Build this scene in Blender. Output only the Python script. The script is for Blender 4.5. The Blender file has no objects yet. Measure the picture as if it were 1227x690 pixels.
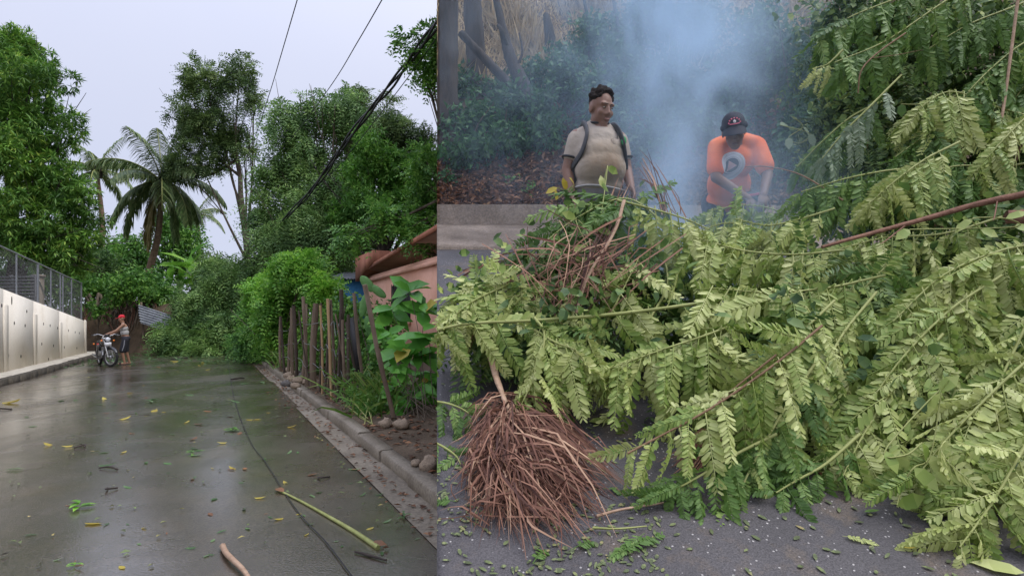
import bpy, math, random
import numpy as np
from mathutils import Vector, Matrix

# ------------------------------------------------------------------ camera, sky, sun, exposure
scene = bpy.context.scene
col = scene.collection
F = 700.0                 # focal length in pixels of the 1227 px wide photograph
CAMZ = 1.45               # eye height above the lower street
cam_data = bpy.data.cameras.new('camera')
cam_data.sensor_width = 36.0
cam_data.lens = 36.0 * F / 1227.0
cam_data.shift_y = 42.0 / 1227.0
cam_data.clip_start = 0.05
cam_data.clip_end = 3000.0
cam = bpy.data.objects.new('camera', cam_data)
cam.location = (0, 0, CAMZ)
cam.rotation_euler = (math.radians(90), 0, 0)
col.objects.link(cam)
scene.camera = cam

SUN_EL, SUN_ROT = math.radians(56), math.radians(106)
world = bpy.data.worlds.new('World')
scene.world = world
world.use_nodes = True
wn, wl_ = world.node_tree.nodes, world.node_tree.links
wn.clear()
w_out = wn.new('ShaderNodeOutputWorld')
w_mix = wn.new('ShaderNodeMixShader')
w_sky = wn.new('ShaderNodeTexSky')
w_sky.sky_type = 'NISHITA'
w_sky.sun_disc = False
w_sky.sun_elevation = SUN_EL
w_sky.sun_rotation = SUN_ROT
w_b1 = wn.new('ShaderNodeBackground'); w_b1.inputs[1].default_value = 0.10
w_b2 = wn.new('ShaderNodeBackground'); w_b2.inputs[1].default_value = 0.82
w_tc = wn.new('ShaderNodeTexCoord')
w_ns = wn.new('ShaderNodeTexNoise'); w_ns.inputs['Scale'].default_value = 1.6; w_ns.inputs['Detail'].default_value = 4
w_cr = wn.new('ShaderNodeValToRGB')
w_cr.color_ramp.elements[0].position = 0.30; w_cr.color_ramp.elements[0].color = (0.76, 0.81, 1.04, 1)
w_cr.color_ramp.elements[1].position = 0.75; w_cr.color_ramp.elements[1].color = (0.86, 0.89, 1.07, 1)
w_mix.inputs[0].default_value = 0.90
# overcast: the cloud deck brightens smoothly towards the zenith
w_sp = wn.new('ShaderNodeSeparateXYZ'); wl_.new(w_tc.outputs['Generated'], w_sp.inputs[0])
w_m0 = wn.new('ShaderNodeMath'); w_m0.operation = 'MAXIMUM'; w_m0.inputs[1].default_value = 0.0; wl_.new(w_sp.outputs[2], w_m0.inputs[0])
w_m1 = wn.new('ShaderNodeMath'); w_m1.operation = 'MULTIPLY'; wl_.new(w_m0.outputs[0], w_m1.inputs[0]); wl_.new(w_m0.outputs[0], w_m1.inputs[1])
w_m2 = wn.new('ShaderNodeMath'); w_m2.operation = 'MULTIPLY_ADD'; w_m2.inputs[1].default_value = 1.35; w_m2.inputs[2].default_value = 0.56
w_m3 = wn.new('ShaderNodeMath'); w_m3.operation = 'MULTIPLY'; wl_.new(w_m1.outputs[0], w_m3.inputs[0]); wl_.new(w_m0.outputs[0], w_m3.inputs[1]); wl_.new(w_m3.outputs[0], w_m2.inputs[0]); wl_.new(w_m2.outputs[0], w_b2.inputs[1])
wl_.new(w_tc.outputs['Generated'], w_ns.inputs['Vector'])
wl_.new(w_ns.outputs['Fac'], w_cr.inputs[0])
wl_.new(w_cr.outputs[0], w_b2.inputs[0])
wl_.new(w_sky.outputs[0], w_b1.inputs[0])
wl_.new(w_b1.outputs[0], w_mix.inputs[1]); wl_.new(w_b2.outputs[0], w_mix.inputs[2])
wl_.new(w_mix.outputs[0], w_out.inputs['Surface'])

sun_d = bpy.data.lights.new('sun', 'SUN')
sun_d.energy = 1.5
sun_d.angle = math.radians(40)
sun_d.color = (1.0, 0.96, 0.9)
sun = bpy.data.objects.new('sun', sun_d)
sun.rotation_euler = (math.radians(90) - SUN_EL, 0, math.radians(180) - SUN_ROT)
col.objects.link(sun)

scene.view_settings.view_transform = 'Standard'
scene.view_settings.look = 'None'
scene.view_settings.gamma = 1.0
scene.view_settings.exposure = 0.58
scene.cycles.volume_bounces = 2

# ------------------------------------------------------------------ helpers
def P(px, py, Y):
    """photo position at depth Y -> a point of the place (metres)"""
    return np.array(((px - 613.5) / F * Y, Y, CAMZ - (py - 387.0) / F * Y))
def G(px, py, z=0.0):
    """photo position on the lower street"""
    Y = (CAMZ - z) * F / (py - 387.0)
    return np.array(((px - 613.5) / F * Y, Y, z))
SL = 257.0 / F                        # the upper road climbs away from the street
def zr(Y): return CAMZ - 1.6 + SL * Y
def GR(px, py, up=0.0):
    Y = (1.6 - up) * F / (py - 130.0)
    return np.array(((px - 613.5) / F * Y, Y, zr(Y) + up))
SEAM = (523.6 - 613.5) / F
def clamp_r(V):
    V = np.array(V, dtype=float)
    V[:, 0] = np.maximum(V[:, 0], SEAM * V[:, 1])
    return V
U = np.array((-0.4569, 0.8895, 0.0)); N = np.array((0.8895, 0.4569, 0.0))   # along / across the street
def S(n, t, z=0.0): return N * n + U * t + np.array((0, 0, z))
def t_at(n, px):
    k = (px - 613.5) / F
    return (N[0] * n - k * N[1] * n) / (-(U[0]) + k * U[1])

def unit(v):
    v = np.asarray(v, dtype=float)
    return v / np.maximum(np.linalg.norm(v, axis=-1, keepdims=True), 1e-9)

def new_mesh(name, parts, smooth=False):
    """parts: list of (V (n,3), F (m,k))"""
    vs, lt, ls, off = [], [], [], 0
    for V, Fa in parts:
        V = np.asarray(V, dtype=np.float32).reshape(-1, 3)
        Fa = np.asarray(Fa, dtype=np.int32)
        if len(Fa) == 0:
            continue
        vs.append(V); lt.append((Fa + off).ravel()); ls.append(np.full(len(Fa), Fa.shape[1], np.int32))
        off += len(V)
    me = bpy.data.meshes.new(name)
    if not vs:
        return me
    V = np.concatenate(vs); L = np.concatenate(lt); T = np.concatenate(ls)
    me.vertices.add(len(V)); me.vertices.foreach_set('co', V.ravel())
    me.loops.add(len(L)); me.loops.foreach_set('vertex_index', L)
    me.polygons.add(len(T))
    st = np.zeros(len(T), np.int32); st[1:] = np.cumsum(T)[:-1]
    me.polygons.foreach_set('loop_start', st); me.polygons.foreach_set('loop_total', T)
    if smooth:
        me.polygons.foreach_set('use_smooth', np.ones(len(T), bool))
    me.update(calc_edges=True); me.validate()
    return me

def tag(o, label=None, cat=None, group=None, kind=None):
    if label: o['label'] = label
    if cat: o['category'] = cat
    if group: o['group'] = group
    if kind: o['kind'] = kind
    return o
def link(name, me, mat=None, parent=None):
    o = bpy.data.objects.new(name, me)
    col.objects.link(o)
    if mat is not None and not me.materials:
        me.materials.append(mat)
    if parent is not None:
        o.parent = parent
    return o
def origin_of(parent):
    o = np.zeros(3)
    while parent is not None:
        o += np.array(parent.location); parent = parent.parent
    return o
def build(name, parts, mat, parent=None, smooth=False, at=None):
    """mesh from world coordinates; `parent` chain is unrotated; `at` puts the origin of a top-level mesh there"""
    o0 = origin_of(parent) if parent is not None else (np.array(at) if at is not None else np.zeros(3))
    ps = [(np.asarray(V, dtype=float).reshape(-1, 3) - o0, Fa) for V, Fa in parts]
    o = link(name, new_mesh(name, ps, smooth), mat, parent)
    if parent is None and at is not None:
        o.location = tuple(at)
    return o
def local(name, parts, mat, parent=None, smooth=False):
    return link(name, new_mesh(name, parts, smooth), mat, parent)
def empty(name, loc, rz=0.0):
    o = bpy.data.objects.new(name, None)
    o.empty_display_size = 0.2
    o.location = tuple(float(c) for c in loc); o.rotation_euler = (0, 0, rz)
    col.objects.link(o)
    return o
def copy_tree(o, parent=None):
    c = o.copy(); col.objects.link(c); c.parent = parent
    for ch in list(o.children):
        copy_tree(ch, c)
    return c

BOXF = np.array([(0, 3, 2, 1), (4, 5, 6, 7), (0, 1, 5, 4), (1, 2, 6, 5), (2, 3, 7, 6), (3, 0, 4, 7)])
def hexa(p):
    """8 corners: bottom ring 0-3, top ring 4-7"""
    return (np.array(p, dtype=float), BOXF)
def box(c, h, ax=None):
    c = np.array(c, dtype=float)
    ax = np.eye(3) if ax is None else np.array(ax, dtype=float)
    s = np.array([(-1, -1, -1), (1, -1, -1), (1, 1, -1), (-1, 1, -1), (-1, -1, 1), (1, -1, 1), (1, 1, 1), (-1, 1, 1)], dtype=float)
    return (c + (s * np.array(h)) @ ax, BOXF)
def street_box(n0, n1, t0, t1, z0, z1):
    return hexa([S(n0, t0, z0), S(n1, t0, z0), S(n1, t1, z0), S(n0, t1, z0), S(n0, t0, z1), S(n1, t0, z1), S(n1, t1, z1), S(n0, t1, z1)])
def frames(pts):
    T = np.gradient(pts, axis=0); T = unit(T)
    ref = np.array((0.13, 0.21, 0.97))
    if abs(np.dot(unit(pts[-1] - pts[0]), ref)) > 0.9:
        ref = np.array((0.97, 0.2, 0.1))
    A = unit(np.cross(T, ref)); B = np.cross(T, A)
    return T, A, B
def tube(pts, r, seg=6, jitter=0.0, rng=None, flat=1.0):
    pts = np.array(pts, dtype=float)
    n = len(pts)
    r = np.broadcast_to(np.array(r, dtype=float), (n,)) if np.ndim(r) == 0 else np.interp(np.linspace(0, 1, n), np.linspace(0, 1, len(r)), r)
    _, A, B = frames(pts)
    a = np.linspace(0, 2 * np.pi, seg, endpoint=False)
    rr = r[:, None] * np.ones((n, seg))
    if jitter and rng is not None:
        rr = rr * (1 + jitter * rng.standard_normal((n, seg)))
    V = pts[:, None, :] + rr[..., None] * (np.cos(a)[None, :, None] * A[:, None, :] + flat * np.sin(a)[None, :, None] * B[:, None, :])
    V = V.reshape(-1, 3)
    Fq = []
    for i in range(n - 1):
        for j in range(seg):
            k = (j + 1) % seg
            Fq.append((i * seg + j, i * seg + k, (i + 1) * seg + k, (i + 1) * seg + j))
    V = np.vstack([V, pts[0], pts[-1]])
    c0, c1 = len(V) - 2, len(V) - 1
    for j in range(seg):
        k = (j + 1) % seg
        Fq.append((c0, k, j, j)); Fq.append((c1, (n - 1) * seg + j, (n - 1) * seg + k, (n - 1) * seg + k))
    quads = np.array([f for f in Fq if f[2] != f[3]])
    tris = np.array([f[:3] for f in Fq if f[2] == f[3]])
    return [(V, quads), (V, tris)]
def smooth_path(pts, n=24):
    """Catmull-Rom through the points"""
    p = np.array(pts, dtype=float)
    if len(p) == 2:
        return p[0] + (p[1] - p[0]) * np.linspace(0, 1, n)[:, None]
    q = np.vstack([2 * p[0] - p[1], p, 2 * p[-1] - p[-2]])
    out = []
    m = len(p) - 1
    for s in np.linspace(0, m - 1e-6, n):
        i = int(s); u = s - i
        a, b, c, d = q[i:i + 4]
        out.append(0.5 * (2 * b + (c - a) * u + (2 * a - 5 * b + 4 * c - d) * u * u + (3 * b - a - 3 * c + d) * u ** 3))
    return np.array(out)
def grid(fn, us, vs):
    V = np.array([fn(u, v) for u in us for v in vs]); m = len(vs)
    Fq = [(i * m + j, (i + 1) * m + j, (i + 1) * m + j + 1, i * m + j + 1) for i in range(len(us) - 1) for j in range(m - 1)]
    return (V, np.array(Fq))
def ball(c, r, nu=10, nv=7, rng=None, jit=0.0, M=None):
    c = np.array(c, dtype=float); r = np.broadcast_to(np.array(r, dtype=float), (3,))
    V = [(0, 0, -1)]
    for i in range(1, nv):
        th = -np.pi / 2 + np.pi * i / nv
        for j in range(nu):
            ph = 2 * np.pi * j / nu
            V.append((np.cos(th) * np.cos(ph), np.cos(th) * np.sin(ph), np.sin(th)))
    V.append((0, 0, 1)); V = np.array(V)
    if jit and rng is not None:
        V = V * (1 + jit * rng.standard_normal((len(V), 1)))
    V = V * r
    if M is not None:
        V = V @ np.array(M).T
    q = [(1 + (i) * nu + j, 1 + i * nu + (j + 1) % nu, 1 + (i + 1) * nu + (j + 1) % nu, 1 + (i + 1) * nu + j) for i in range(nv - 2) for j in range(nu)]
    last = len(V) - 1
    t = [(0, 1 + (j + 1) % nu, 1 + j) for j in range(nu)] + [(last, 1 + (nv - 2) * nu + j, 1 + (nv - 2) * nu + (j + 1) % nu) for j in range(nu)]
    return [(V + c, np.array(q)), (V + c, np.array(t))]

# ------------------------------------------------------------------ materials
def new_mat(name):
    m = bpy.data.materials.new(name); m.use_nodes = True
    nt = m.node_tree; nt.nodes.clear()
    out = nt.nodes.new('ShaderNodeOutputMaterial')
    return m, nt.nodes, nt.links, out
def ramp(nodes, stops):
    r = nodes.new('ShaderNodeValToRGB')
    e = r.color_ramp.elements
    while len(e) < len(stops):
        e.new(0.5)
    for k, (p, c) in enumerate(stops):
        e[k].position = p; e[k].color = (*c, 1)
    return r
def surf(name, stops, scale=4.0, rough=0.8, detail=6, bump=0.0, bscale=40.0, spec=0.3, fine=0.0, fscale=90.0, metallic=0.0, stretch=None, coat=0.0):
    """surface with noise-blended colours, fine speckle and bump"""
    m, n, l, out = new_mat(name)
    b = n.new('ShaderNodeBsdfPrincipled')
    tc = n.new('ShaderNodeTexCoord'); mp = n.new('ShaderNodeMapping')
    if stretch: mp.inputs['Scale'].default_value = stretch
    l.new(tc.outputs['Object'], mp.inputs['Vector'])
    ns = n.new('ShaderNodeTexNoise'); ns.inputs['Scale'].default_value = scale; ns.inputs['Detail'].default_value = detail; ns.inputs['Roughness'].default_value = 0.65
    l.new(mp.outputs[0], ns.inputs['Vector'])
    r = ramp(n, stops); l.new(ns.outputs['Fac'], r.inputs[0])
    colr = r.outputs[0]
    if fine > 0:
        n2 = n.new('ShaderNodeTexNoise'); n2.inputs['Scale'].default_value = fscale; n2.inputs['Detail'].default_value = 3
        l.new(mp.outputs[0], n2.inputs['Vector'])
        r2 = ramp(n, [(0.3, (1 - fine,) * 3), (0.7, (1 + fine,) * 3)])
        l.new(n2.outputs['Fac'], r2.inputs[0])
        mx = n.new('ShaderNodeMix'); mx.data_type = 'RGBA'; mx.blend_type = 'MULTIPLY'; mx.inputs[0].default_value = 1
        l.new(colr, mx.inputs[6]); l.new(r2.outputs[0], mx.inputs[7]); colr = mx.outputs[2]
    l.new(colr, b.inputs['Base Color'])
    b.inputs['Roughness'].default_value = rough; b.inputs['Specular IOR Level'].default_value = spec; b.inputs['Metallic'].default_value = metallic
    b.inputs['Coat Weight'].default_value = coat
    if bump > 0:
        n3 = n.new('ShaderNodeTexNoise'); n3.inputs['Scale'].default_value = bscale; n3.inputs['Detail'].default_value = 5
        l.new(mp.outputs[0], n3.inputs['Vector'])
        bp = n.new('ShaderNodeBump'); bp.inputs['Strength'].default_value = bump; bp.inputs['Distance'].default_value = 0.02
        l.new(n3.outputs['Fac'], bp.inputs['Height']); l.new(bp.outputs[0], b.inputs['Normal'])
    l.new(b.outputs[0], out.inputs['Surface'])
    return m
def plain(name, c, rough=0.6, spec=0.4, metallic=0.0, var=0.15, scale=12):
    c = np.array(c)
    return surf(name, [(0.3, tuple(c * (1 - var))), (0.7, tuple(np.minimum(c * (1 + var), 1)))], scale=scale, rough=rough, spec=spec, metallic=metallic, detail=3)
def leaf_mat(name, stops, trans=0.3, rough=0.5, spec=0.35, by_object=False, gain=1.0, clump=0.0):
    stops = [(p, tuple(min(1.0, c * gain) for c in q)) for p, q in stops]
    m, n, l, out = new_mat(name)
    b = n.new('ShaderNodeBsdfPrincipled')
    if by_object:
        oi = n.new('ShaderNodeObjectInfo'); ge = n.new('ShaderNodeNewGeometry')
        ad = n.new('ShaderNodeMath'); ad.operation = 'MULTIPLY'; ad.inputs[1].default_value = 0.35
        l.new(ge.outputs['Random Per Island'], ad.inputs[0])
        a2 = n.new('ShaderNodeMath'); a2.operation = 'MULTIPLY_ADD'; a2.inputs[1].default_value = 0.65
        l.new(oi.outputs['Random'], a2.inputs[0]); l.new(ad.outputs[0], a2.inputs[2]); src = a2.outputs[0]
    else:
        ge = n.new('ShaderNodeNewGeometry'); src = ge.outputs['Random Per Island']
    r = ramp(n, stops); l.new(src, r.inputs[0])
    cl = r.outputs[0]
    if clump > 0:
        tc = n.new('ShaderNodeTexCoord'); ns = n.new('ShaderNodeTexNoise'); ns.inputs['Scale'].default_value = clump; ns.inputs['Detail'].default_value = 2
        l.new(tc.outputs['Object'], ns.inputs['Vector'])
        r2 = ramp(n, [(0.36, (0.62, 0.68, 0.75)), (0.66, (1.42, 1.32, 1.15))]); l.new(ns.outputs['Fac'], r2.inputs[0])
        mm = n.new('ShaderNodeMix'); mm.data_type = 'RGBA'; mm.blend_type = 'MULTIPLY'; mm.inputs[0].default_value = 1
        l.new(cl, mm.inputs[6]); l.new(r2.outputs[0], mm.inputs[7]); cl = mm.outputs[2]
    l.new(cl, b.inputs['Base Color'])
    b.inputs['Roughness'].default_value = rough; b.inputs['Specular IOR Level'].default_value = spec
    t = n.new('ShaderNodeBsdfTranslucent'); l.new(cl, t.inputs['Color'])
    mx = n.new('ShaderNodeMixShader'); mx.inputs[0].default_value = trans
    l.new(b.outputs[0], mx.inputs[1]); l.new(t.outputs[0], mx.inputs[2]); l.new(mx.outputs[0], out.inputs['Surface'])
    return m

def wet_road():
    m, n, l, out = new_mat('wet_asphalt')
    b = n.new('ShaderNodeBsdfPrincipled')
    tc = n.new('ShaderNodeTexCoord')
    big = n.new('ShaderNodeTexNoise'); big.inputs['Scale'].default_value = 0.55; big.inputs['Detail'].default_value = 6; big.inputs['Roughness'].default_value = 0.6
    fin = n.new('ShaderNodeTexNoise'); fin.inputs['Scale'].default_value = 70; fin.inputs['Detail'].default_value = 4
    for k in (big, fin): l.new(tc.outputs['Object'], k.inputs['Vector'])
    r = ramp(n, [(0.3, (0.042, 0.033, 0.023)), (0.7, (0.075, 0.060, 0.043))]); l.new(big.outputs['Fac'], r.inputs[0])
    r2 = ramp(n, [(0.34, (0.42,) * 3), (0.66, (1.7,) * 3)]); l.new(fin.outputs['Fac'], r2.inputs[0])
    mx = n.new('ShaderNodeMix'); mx.data_type = 'RGBA'; mx.blend_type = 'MULTIPLY'; mx.inputs[0].default_value = 1
    l.new(r.outputs[0], mx.inputs[6]); l.new(r2.outputs[0], mx.inputs[7]); l.new(mx.outputs[2], b.inputs['Base Color'])
    sil = n.new('ShaderNodeTexNoise'); sil.inputs['Scale'].default_value = 1.3; sil.inputs['Detail'].default_value = 8; sil.inputs['Roughness'].default_value = 0.72; l.new(tc.outputs['Object'], sil.inputs['Vector'])
    sr = ramp(n, [(0.50, (0, 0, 0)), (0.70, (0.65,) * 3)]); l.new(sil.outputs['Fac'], sr.inputs[0])
    ms = n.new('ShaderNodeMix'); ms.data_type = 'RGBA'; l.new(sr.outputs[0], ms.inputs[0]); l.new(mx.outputs[2], ms.inputs[6]); ms.inputs[7].default_value = (0.12, 0.09, 0.055, 1); l.new(ms.outputs[2], b.inputs['Base Color'])
    rr = ramp(n, [(0.38, (0.16,) * 3), (0.62, (0.36,) * 3)]); l.new(big.outputs['Fac'], rr.inputs[0])
    l.new(rr.outputs[0], b.inputs['Roughness'])
    b.inputs['Specular IOR Level'].default_value = 0.85
    bp = n.new('ShaderNodeBump'); bp.inputs['Strength'].default_value = 0.30; bp.inputs['Distance'].default_value = 0.012
    b.inputs['Coat IOR'].default_value = 2.2
    # water film thicker in the wheel tracks along the street
    mpw = n.new('ShaderNodeMapping'); mpw.inputs['Rotation'].default_value = (0, 0, math.radians(-27.2)); mpw.inputs['Scale'].default_value = (1.0, 0.12, 1.0); l.new(tc.outputs['Object'], mpw.inputs[0])
    trk = n.new('ShaderNodeTexNoise'); trk.inputs['Scale'].default_value = 1.1; trk.inputs['Detail'].default_value = 5; l.new(mpw.outputs[0], trk.inputs['Vector'])
    cw = ramp(n, [(0.40, (0.5,) * 3), (0.58, (1.0,) * 3)]); l.new(trk.outputs['Fac'], cw.inputs[0]); l.new(cw.outputs[0], b.inputs['Coat Weight'])
    crg = ramp(n, [(0.38, (0.24,) * 3), (0.60, (0.13,) * 3)]); l.new(trk.outputs['Fac'], crg.inputs[0]); l.new(crg.outputs[0], b.inputs['Coat Roughness'])
    l.new(fin.outputs['Fac'], bp.inputs['Height'])
    un = n.new('ShaderNodeTexNoise'); un.inputs['Scale'].default_value = 2.2; un.inputs['Detail'].default_value = 2
    l.new(tc.outputs['Object'], un.inputs['Vector'])
    b2 = n.new('ShaderNodeBump'); b2.inputs['Strength'].default_value = 0.10; b2.inputs['Distance'].default_value = 0.03
    l.new(un.outputs['Fac'], b2.inputs['Height']); l.new(b2.outputs[0], bp.inputs['Normal'])
    l.new(bp.outputs[0], b.inputs['Normal']); b3 = n.new('ShaderNodeBump'); b.inputs['Coat Tint'].default_value = (1.0, 0.965, 0.91, 1); b3.inputs['Strength'].default_value = 0.09; b3.inputs['Distance'].default_value = 0.012; l.new(fin.outputs['Fac'], b3.inputs['Height']); l.new(b2.outputs[0], b3.inputs['Normal']); l.new(b3.outputs[0], b.inputs['Coat Normal'])
    l.new(b.outputs[0], out.inputs['Surface'])
    return m
def dry_asphalt():
    m, n, l, out = new_mat('speckled_asphalt')
    b = n.new('ShaderNodeBsdfPrincipled')
    tc = n.new('ShaderNodeTexCoord')
    big = n.new('ShaderNodeTexNoise'); big.inputs['Scale'].default_value = 1.8; big.inputs['Detail'].default_value = 6
    vo = n.new('ShaderNodeTexVoronoi'); vo.inputs['Scale'].default_value = 75
    fin = n.new('ShaderNodeTexNoise'); fin.inputs['Scale'].default_value = 160; fin.inputs['Detail'].default_value = 2
    for k in (big, vo, fin): l.new(tc.outputs['Object'], k.inputs['Vector'])
    r = ramp(n, [(0.3, (0.036, 0.032, 0.033)), (0.7, (0.072, 0.065, 0.066))]); l.new(big.outputs['Fac'], r.inputs[0])
    # scattered pale stones in the binder: a few cells only
    sp = n.new('ShaderNodeSeparateColor'); l.new(vo.outputs['Color'], sp.inputs[0])
    gt = n.new('ShaderNodeMath'); gt.operation = 'GREATER_THAN'; gt.inputs[1].default_value = 0.92; l.new(sp.outputs[0], gt.inputs[0])
    lt = n.new('ShaderNodeMath'); lt.operation = 'LESS_THAN'; lt.inputs[1].default_value = 0.30; l.new(vo.outputs['Distance'], lt.inputs[0])
    mu = n.new('ShaderNodeMath'); mu.operation = 'MULTIPLY'; l.new(gt.outputs[0], mu.inputs[0]); l.new(lt.outputs[0], mu.inputs[1])
    mx = n.new('ShaderNodeMix'); mx.data_type = 'RGBA'; l.new(mu.outputs[0], mx.inputs[0]); l.new(r.outputs[0], mx.inputs[6]); mx.inputs[7].default_value = (0.34, 0.32, 0.30, 1)
    sil = n.new('ShaderNodeTexNoise'); sil.inputs['Scale'].default_value = 3.1; sil.inputs['Detail'].default_value = 7; sil.inputs['Roughness'].default_value = 0.7; l.new(tc.outputs['Object'], sil.inputs['Vector'])
    sr = ramp(n, [(0.52, (0, 0, 0)), (0.68, (0.75,) * 3)]); l.new(sil.outputs['Fac'], sr.inputs[0])
    ms = n.new('ShaderNodeMix'); ms.data_type = 'RGBA'; l.new(sr.outputs[0], ms.inputs[0]); l.new(mx.outputs[2], ms.inputs[6]); ms.inputs[7].default_value = (0.115, 0.082, 0.052, 1); mx = ms
    r2 = ramp(n, [(0.3, (0.55,) * 3), (0.7, (1.45,) * 3)]); l.new(fin.outputs['Fac'], r2.inputs[0])
    m2 = n.new('ShaderNodeMix'); m2.data_type = 'RGBA'; m2.blend_type = 'MULTIPLY'; m2.inputs[0].default_value = 1
    l.new(mx.outputs[2], m2.inputs[6]); l.new(r2.outputs[0], m2.inputs[7]); l.new(m2.outputs[2], b.inputs['Base Color'])
    b.inputs['Roughness'].default_value = 0.62
    bp = n.new('ShaderNodeBump'); bp.inputs['Strength'].default_value = 0.7; bp.inputs['Distance'].default_value = 0.006
    l.new(fin.outputs['Fac'], bp.inputs['Height']); l.new(bp.outputs[0], b.inputs['Normal'])
    l.new(b.outputs[0], out.inputs['Surface'])
    return m

MT = {}
MT['wet'] = wet_road()
MT['asphalt'] = dry_asphalt()
MT['soil'] = surf('damp_soil', [(0.3, (0.05, 0.034, 0.02)), (0.7, (0.13, 0.09, 0.055))], scale=3, rough=0.95, bump=0.9, bscale=14, fine=0.4, fscale=60)
MT['verge'] = surf('verge_soil', [(0.3, (0.045, 0.032, 0.02)), (0.55, (0.095, 0.068, 0.043)), (0.75, (0.15, 0.11, 0.075))], scale=1.6, rough=0.95, bump=0.9, bscale=18, fine=0.4, fscale=50)
MT['grass_soil'] = surf('grassy_soil', [(0.3, (0.06, 0.07, 0.025)), (0.7, (0.12, 0.10, 0.05))], scale=1.2, rough=0.95, bump=0.8, bscale=10, fine=0.4)
MT['concrete'] = surf('kerb_concrete', [(0.25, (0.10, 0.082, 0.06)), (0.5, (0.185, 0.155, 0.115)), (0.75, (0.27, 0.235, 0.185))], scale=1.3, rough=0.6, bump=0.4, bscale=35, fine=0.25, fscale=40)
MT['kerb_dark'] = surf('mossy_kerb', [(0.3, (0.035, 0.03, 0.024)), (0.6, (0.09, 0.078, 0.06)), (0.8, (0.22, 0.19, 0.15))], scale=5, rough=0.8, bump=0.6, bscale=30, fine=0.3)
MT['slab'] = surf('old_slab', [(0.3, (0.10, 0.075, 0.055)), (0.5, (0.17, 0.132, 0.10)), (0.7, (0.27, 0.215, 0.17))], scale=1.6, rough=0.85, bump=0.4, bscale=30, fine=0.3, fscale=45)
MT['cream'] = surf('cream_render', [(0.22, (0.60, 0.53, 0.42)), (0.42, (0.78, 0.72, 0.62)), (0.75, (0.84, 0.79, 0.70))], scale=0.9, rough=0.85, bump=0.25, bscale=30, fine=0.08, fscale=30)
MT['dark_metal'] = plain('dark_metal', (0.025, 0.025, 0.028), 0.5, 0.5)
MT['galv'] = plain('galvanised_steel', (0.28, 0.29, 0.31), 0.45, 0.5, 0.6)
MT['bark'] = surf('bark', [(0.3, (0.06, 0.045, 0.033)), (0.7, (0.17, 0.135, 0.10))], scale=6, rough=0.95, bump=0.9, bscale=22, stretch=(1, 1, 0.25))
MT['bark_dark'] = surf('dark_bark', [(0.3, (0.022, 0.018, 0.016)), (0.7, (0.075, 0.06, 0.05))], scale=6, rough=0.95, bump=0.9, bscale=20, stretch=(1, 1, 0.3))
MT['palm_bark'] = surf('palm_bark', [(0.3, (0.10, 0.065, 0.04)), (0.7, (0.24, 0.165, 0.11))], scale=4, rough=0.9, bump=0.7, bscale=14, stretch=(1, 1, 4))
MT['twig'] = surf('twig_bark', [(0.3, (0.13, 0.075, 0.04)), (0.7, (0.26, 0.16, 0.09))], scale=20, rough=0.8, bump=0.3, bscale=60)
MT['green_stem'] = surf('green_stem', [(0.3, (0.20, 0.22, 0.06)), (0.7, (0.34, 0.36, 0.13))], scale=10, rough=0.6)
MT['red_bark'] = surf('reddish_bark', [(0.3, (0.10, 0.045, 0.03)), (0.7, (0.25, 0.13, 0.085))], scale=9, rough=0.85, bump=0.5, bscale=40)
MT['stake'] = surf('weathered_wood', [(0.3, (0.09, 0.062, 0.042)), (0.55, (0.19, 0.14, 0.10)), (0.8, (0.30, 0.235, 0.175))], scale=7, rough=0.9, bump=0.7, bscale=25, stretch=(1, 1, 0.15))
MT['stake_pale'] = surf('pale_wood', [(0.3, (0.34, 0.22, 0.11)), (0.8, (0.52, 0.36, 0.20))], scale=7, rough=0.85, bump=0.4, bscale=25, stretch=(1, 1, 0.15))
MT['stake_dark'] = surf('dark_wet_wood', [(0.3, (0.035, 0.026, 0.02)), (0.8, (0.11, 0.08, 0.06))], scale=7, rough=0.7, bump=0.6, bscale=25, stretch=(1, 1, 0.15))
MT['orange'] = surf('salmon_paint', [(0.25, (0.58, 0.29, 0.19)), (0.55, (0.74, 0.42, 0.30)), (0.8, (0.80, 0.48, 0.36))], scale=0.8, rough=0.85, bump=0.15, bscale=25, fine=0.08)
MT['rust_red'] = surf('stained_terracotta_paint', [(0.25, (0.19, 0.07, 0.04)), (0.7, (0.42, 0.17, 0.10))], scale=1.6, rough=0.8, stretch=(2, 2, 0.4), fine=0.2)
MT['soffit'] = surf('stained_soffit', [(0.3, (0.26, 0.14, 0.10)), (0.7, (0.44, 0.26, 0.19))], scale=2, rough=0.9)
MT['zinc'] = surf('weathered_zinc', [(0.25, (0.13, 0.14, 0.155)), (0.5, (0.25, 0.265, 0.285)), (0.8, (0.36, 0.375, 0.40))], scale=1.8, rough=0.45, spec=0.5, metallic=0.25, fine=0.2, fscale=14)
MT['blue_wall'] = plain('blue_paint', (0.035, 0.16, 0.30), 0.8)
MT['stone'] = surf('field_stone', [(0.3, (0.16, 0.12, 0.085)), (0.7, (0.36, 0.28, 0.20))], scale=5, rough=0.9, bump=0.6, bscale=20, fine=0.3)
MT['stone_grey'] = surf('grey_stone', [(0.3, (0.07, 0.065, 0.06)), (0.7, (0.19, 0.175, 0.16))], scale=5, rough=0.9, bump=0.6, bscale=20, fine=0.3)
MT['rubber'] = plain('black_rubber', (0.018, 0.018, 0.019), 0.55, 0.4)
MT['wire_mesh'] = plain('wire', (0.22, 0.22, 0.22), 0.5, 0.5, 0.5)
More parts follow.
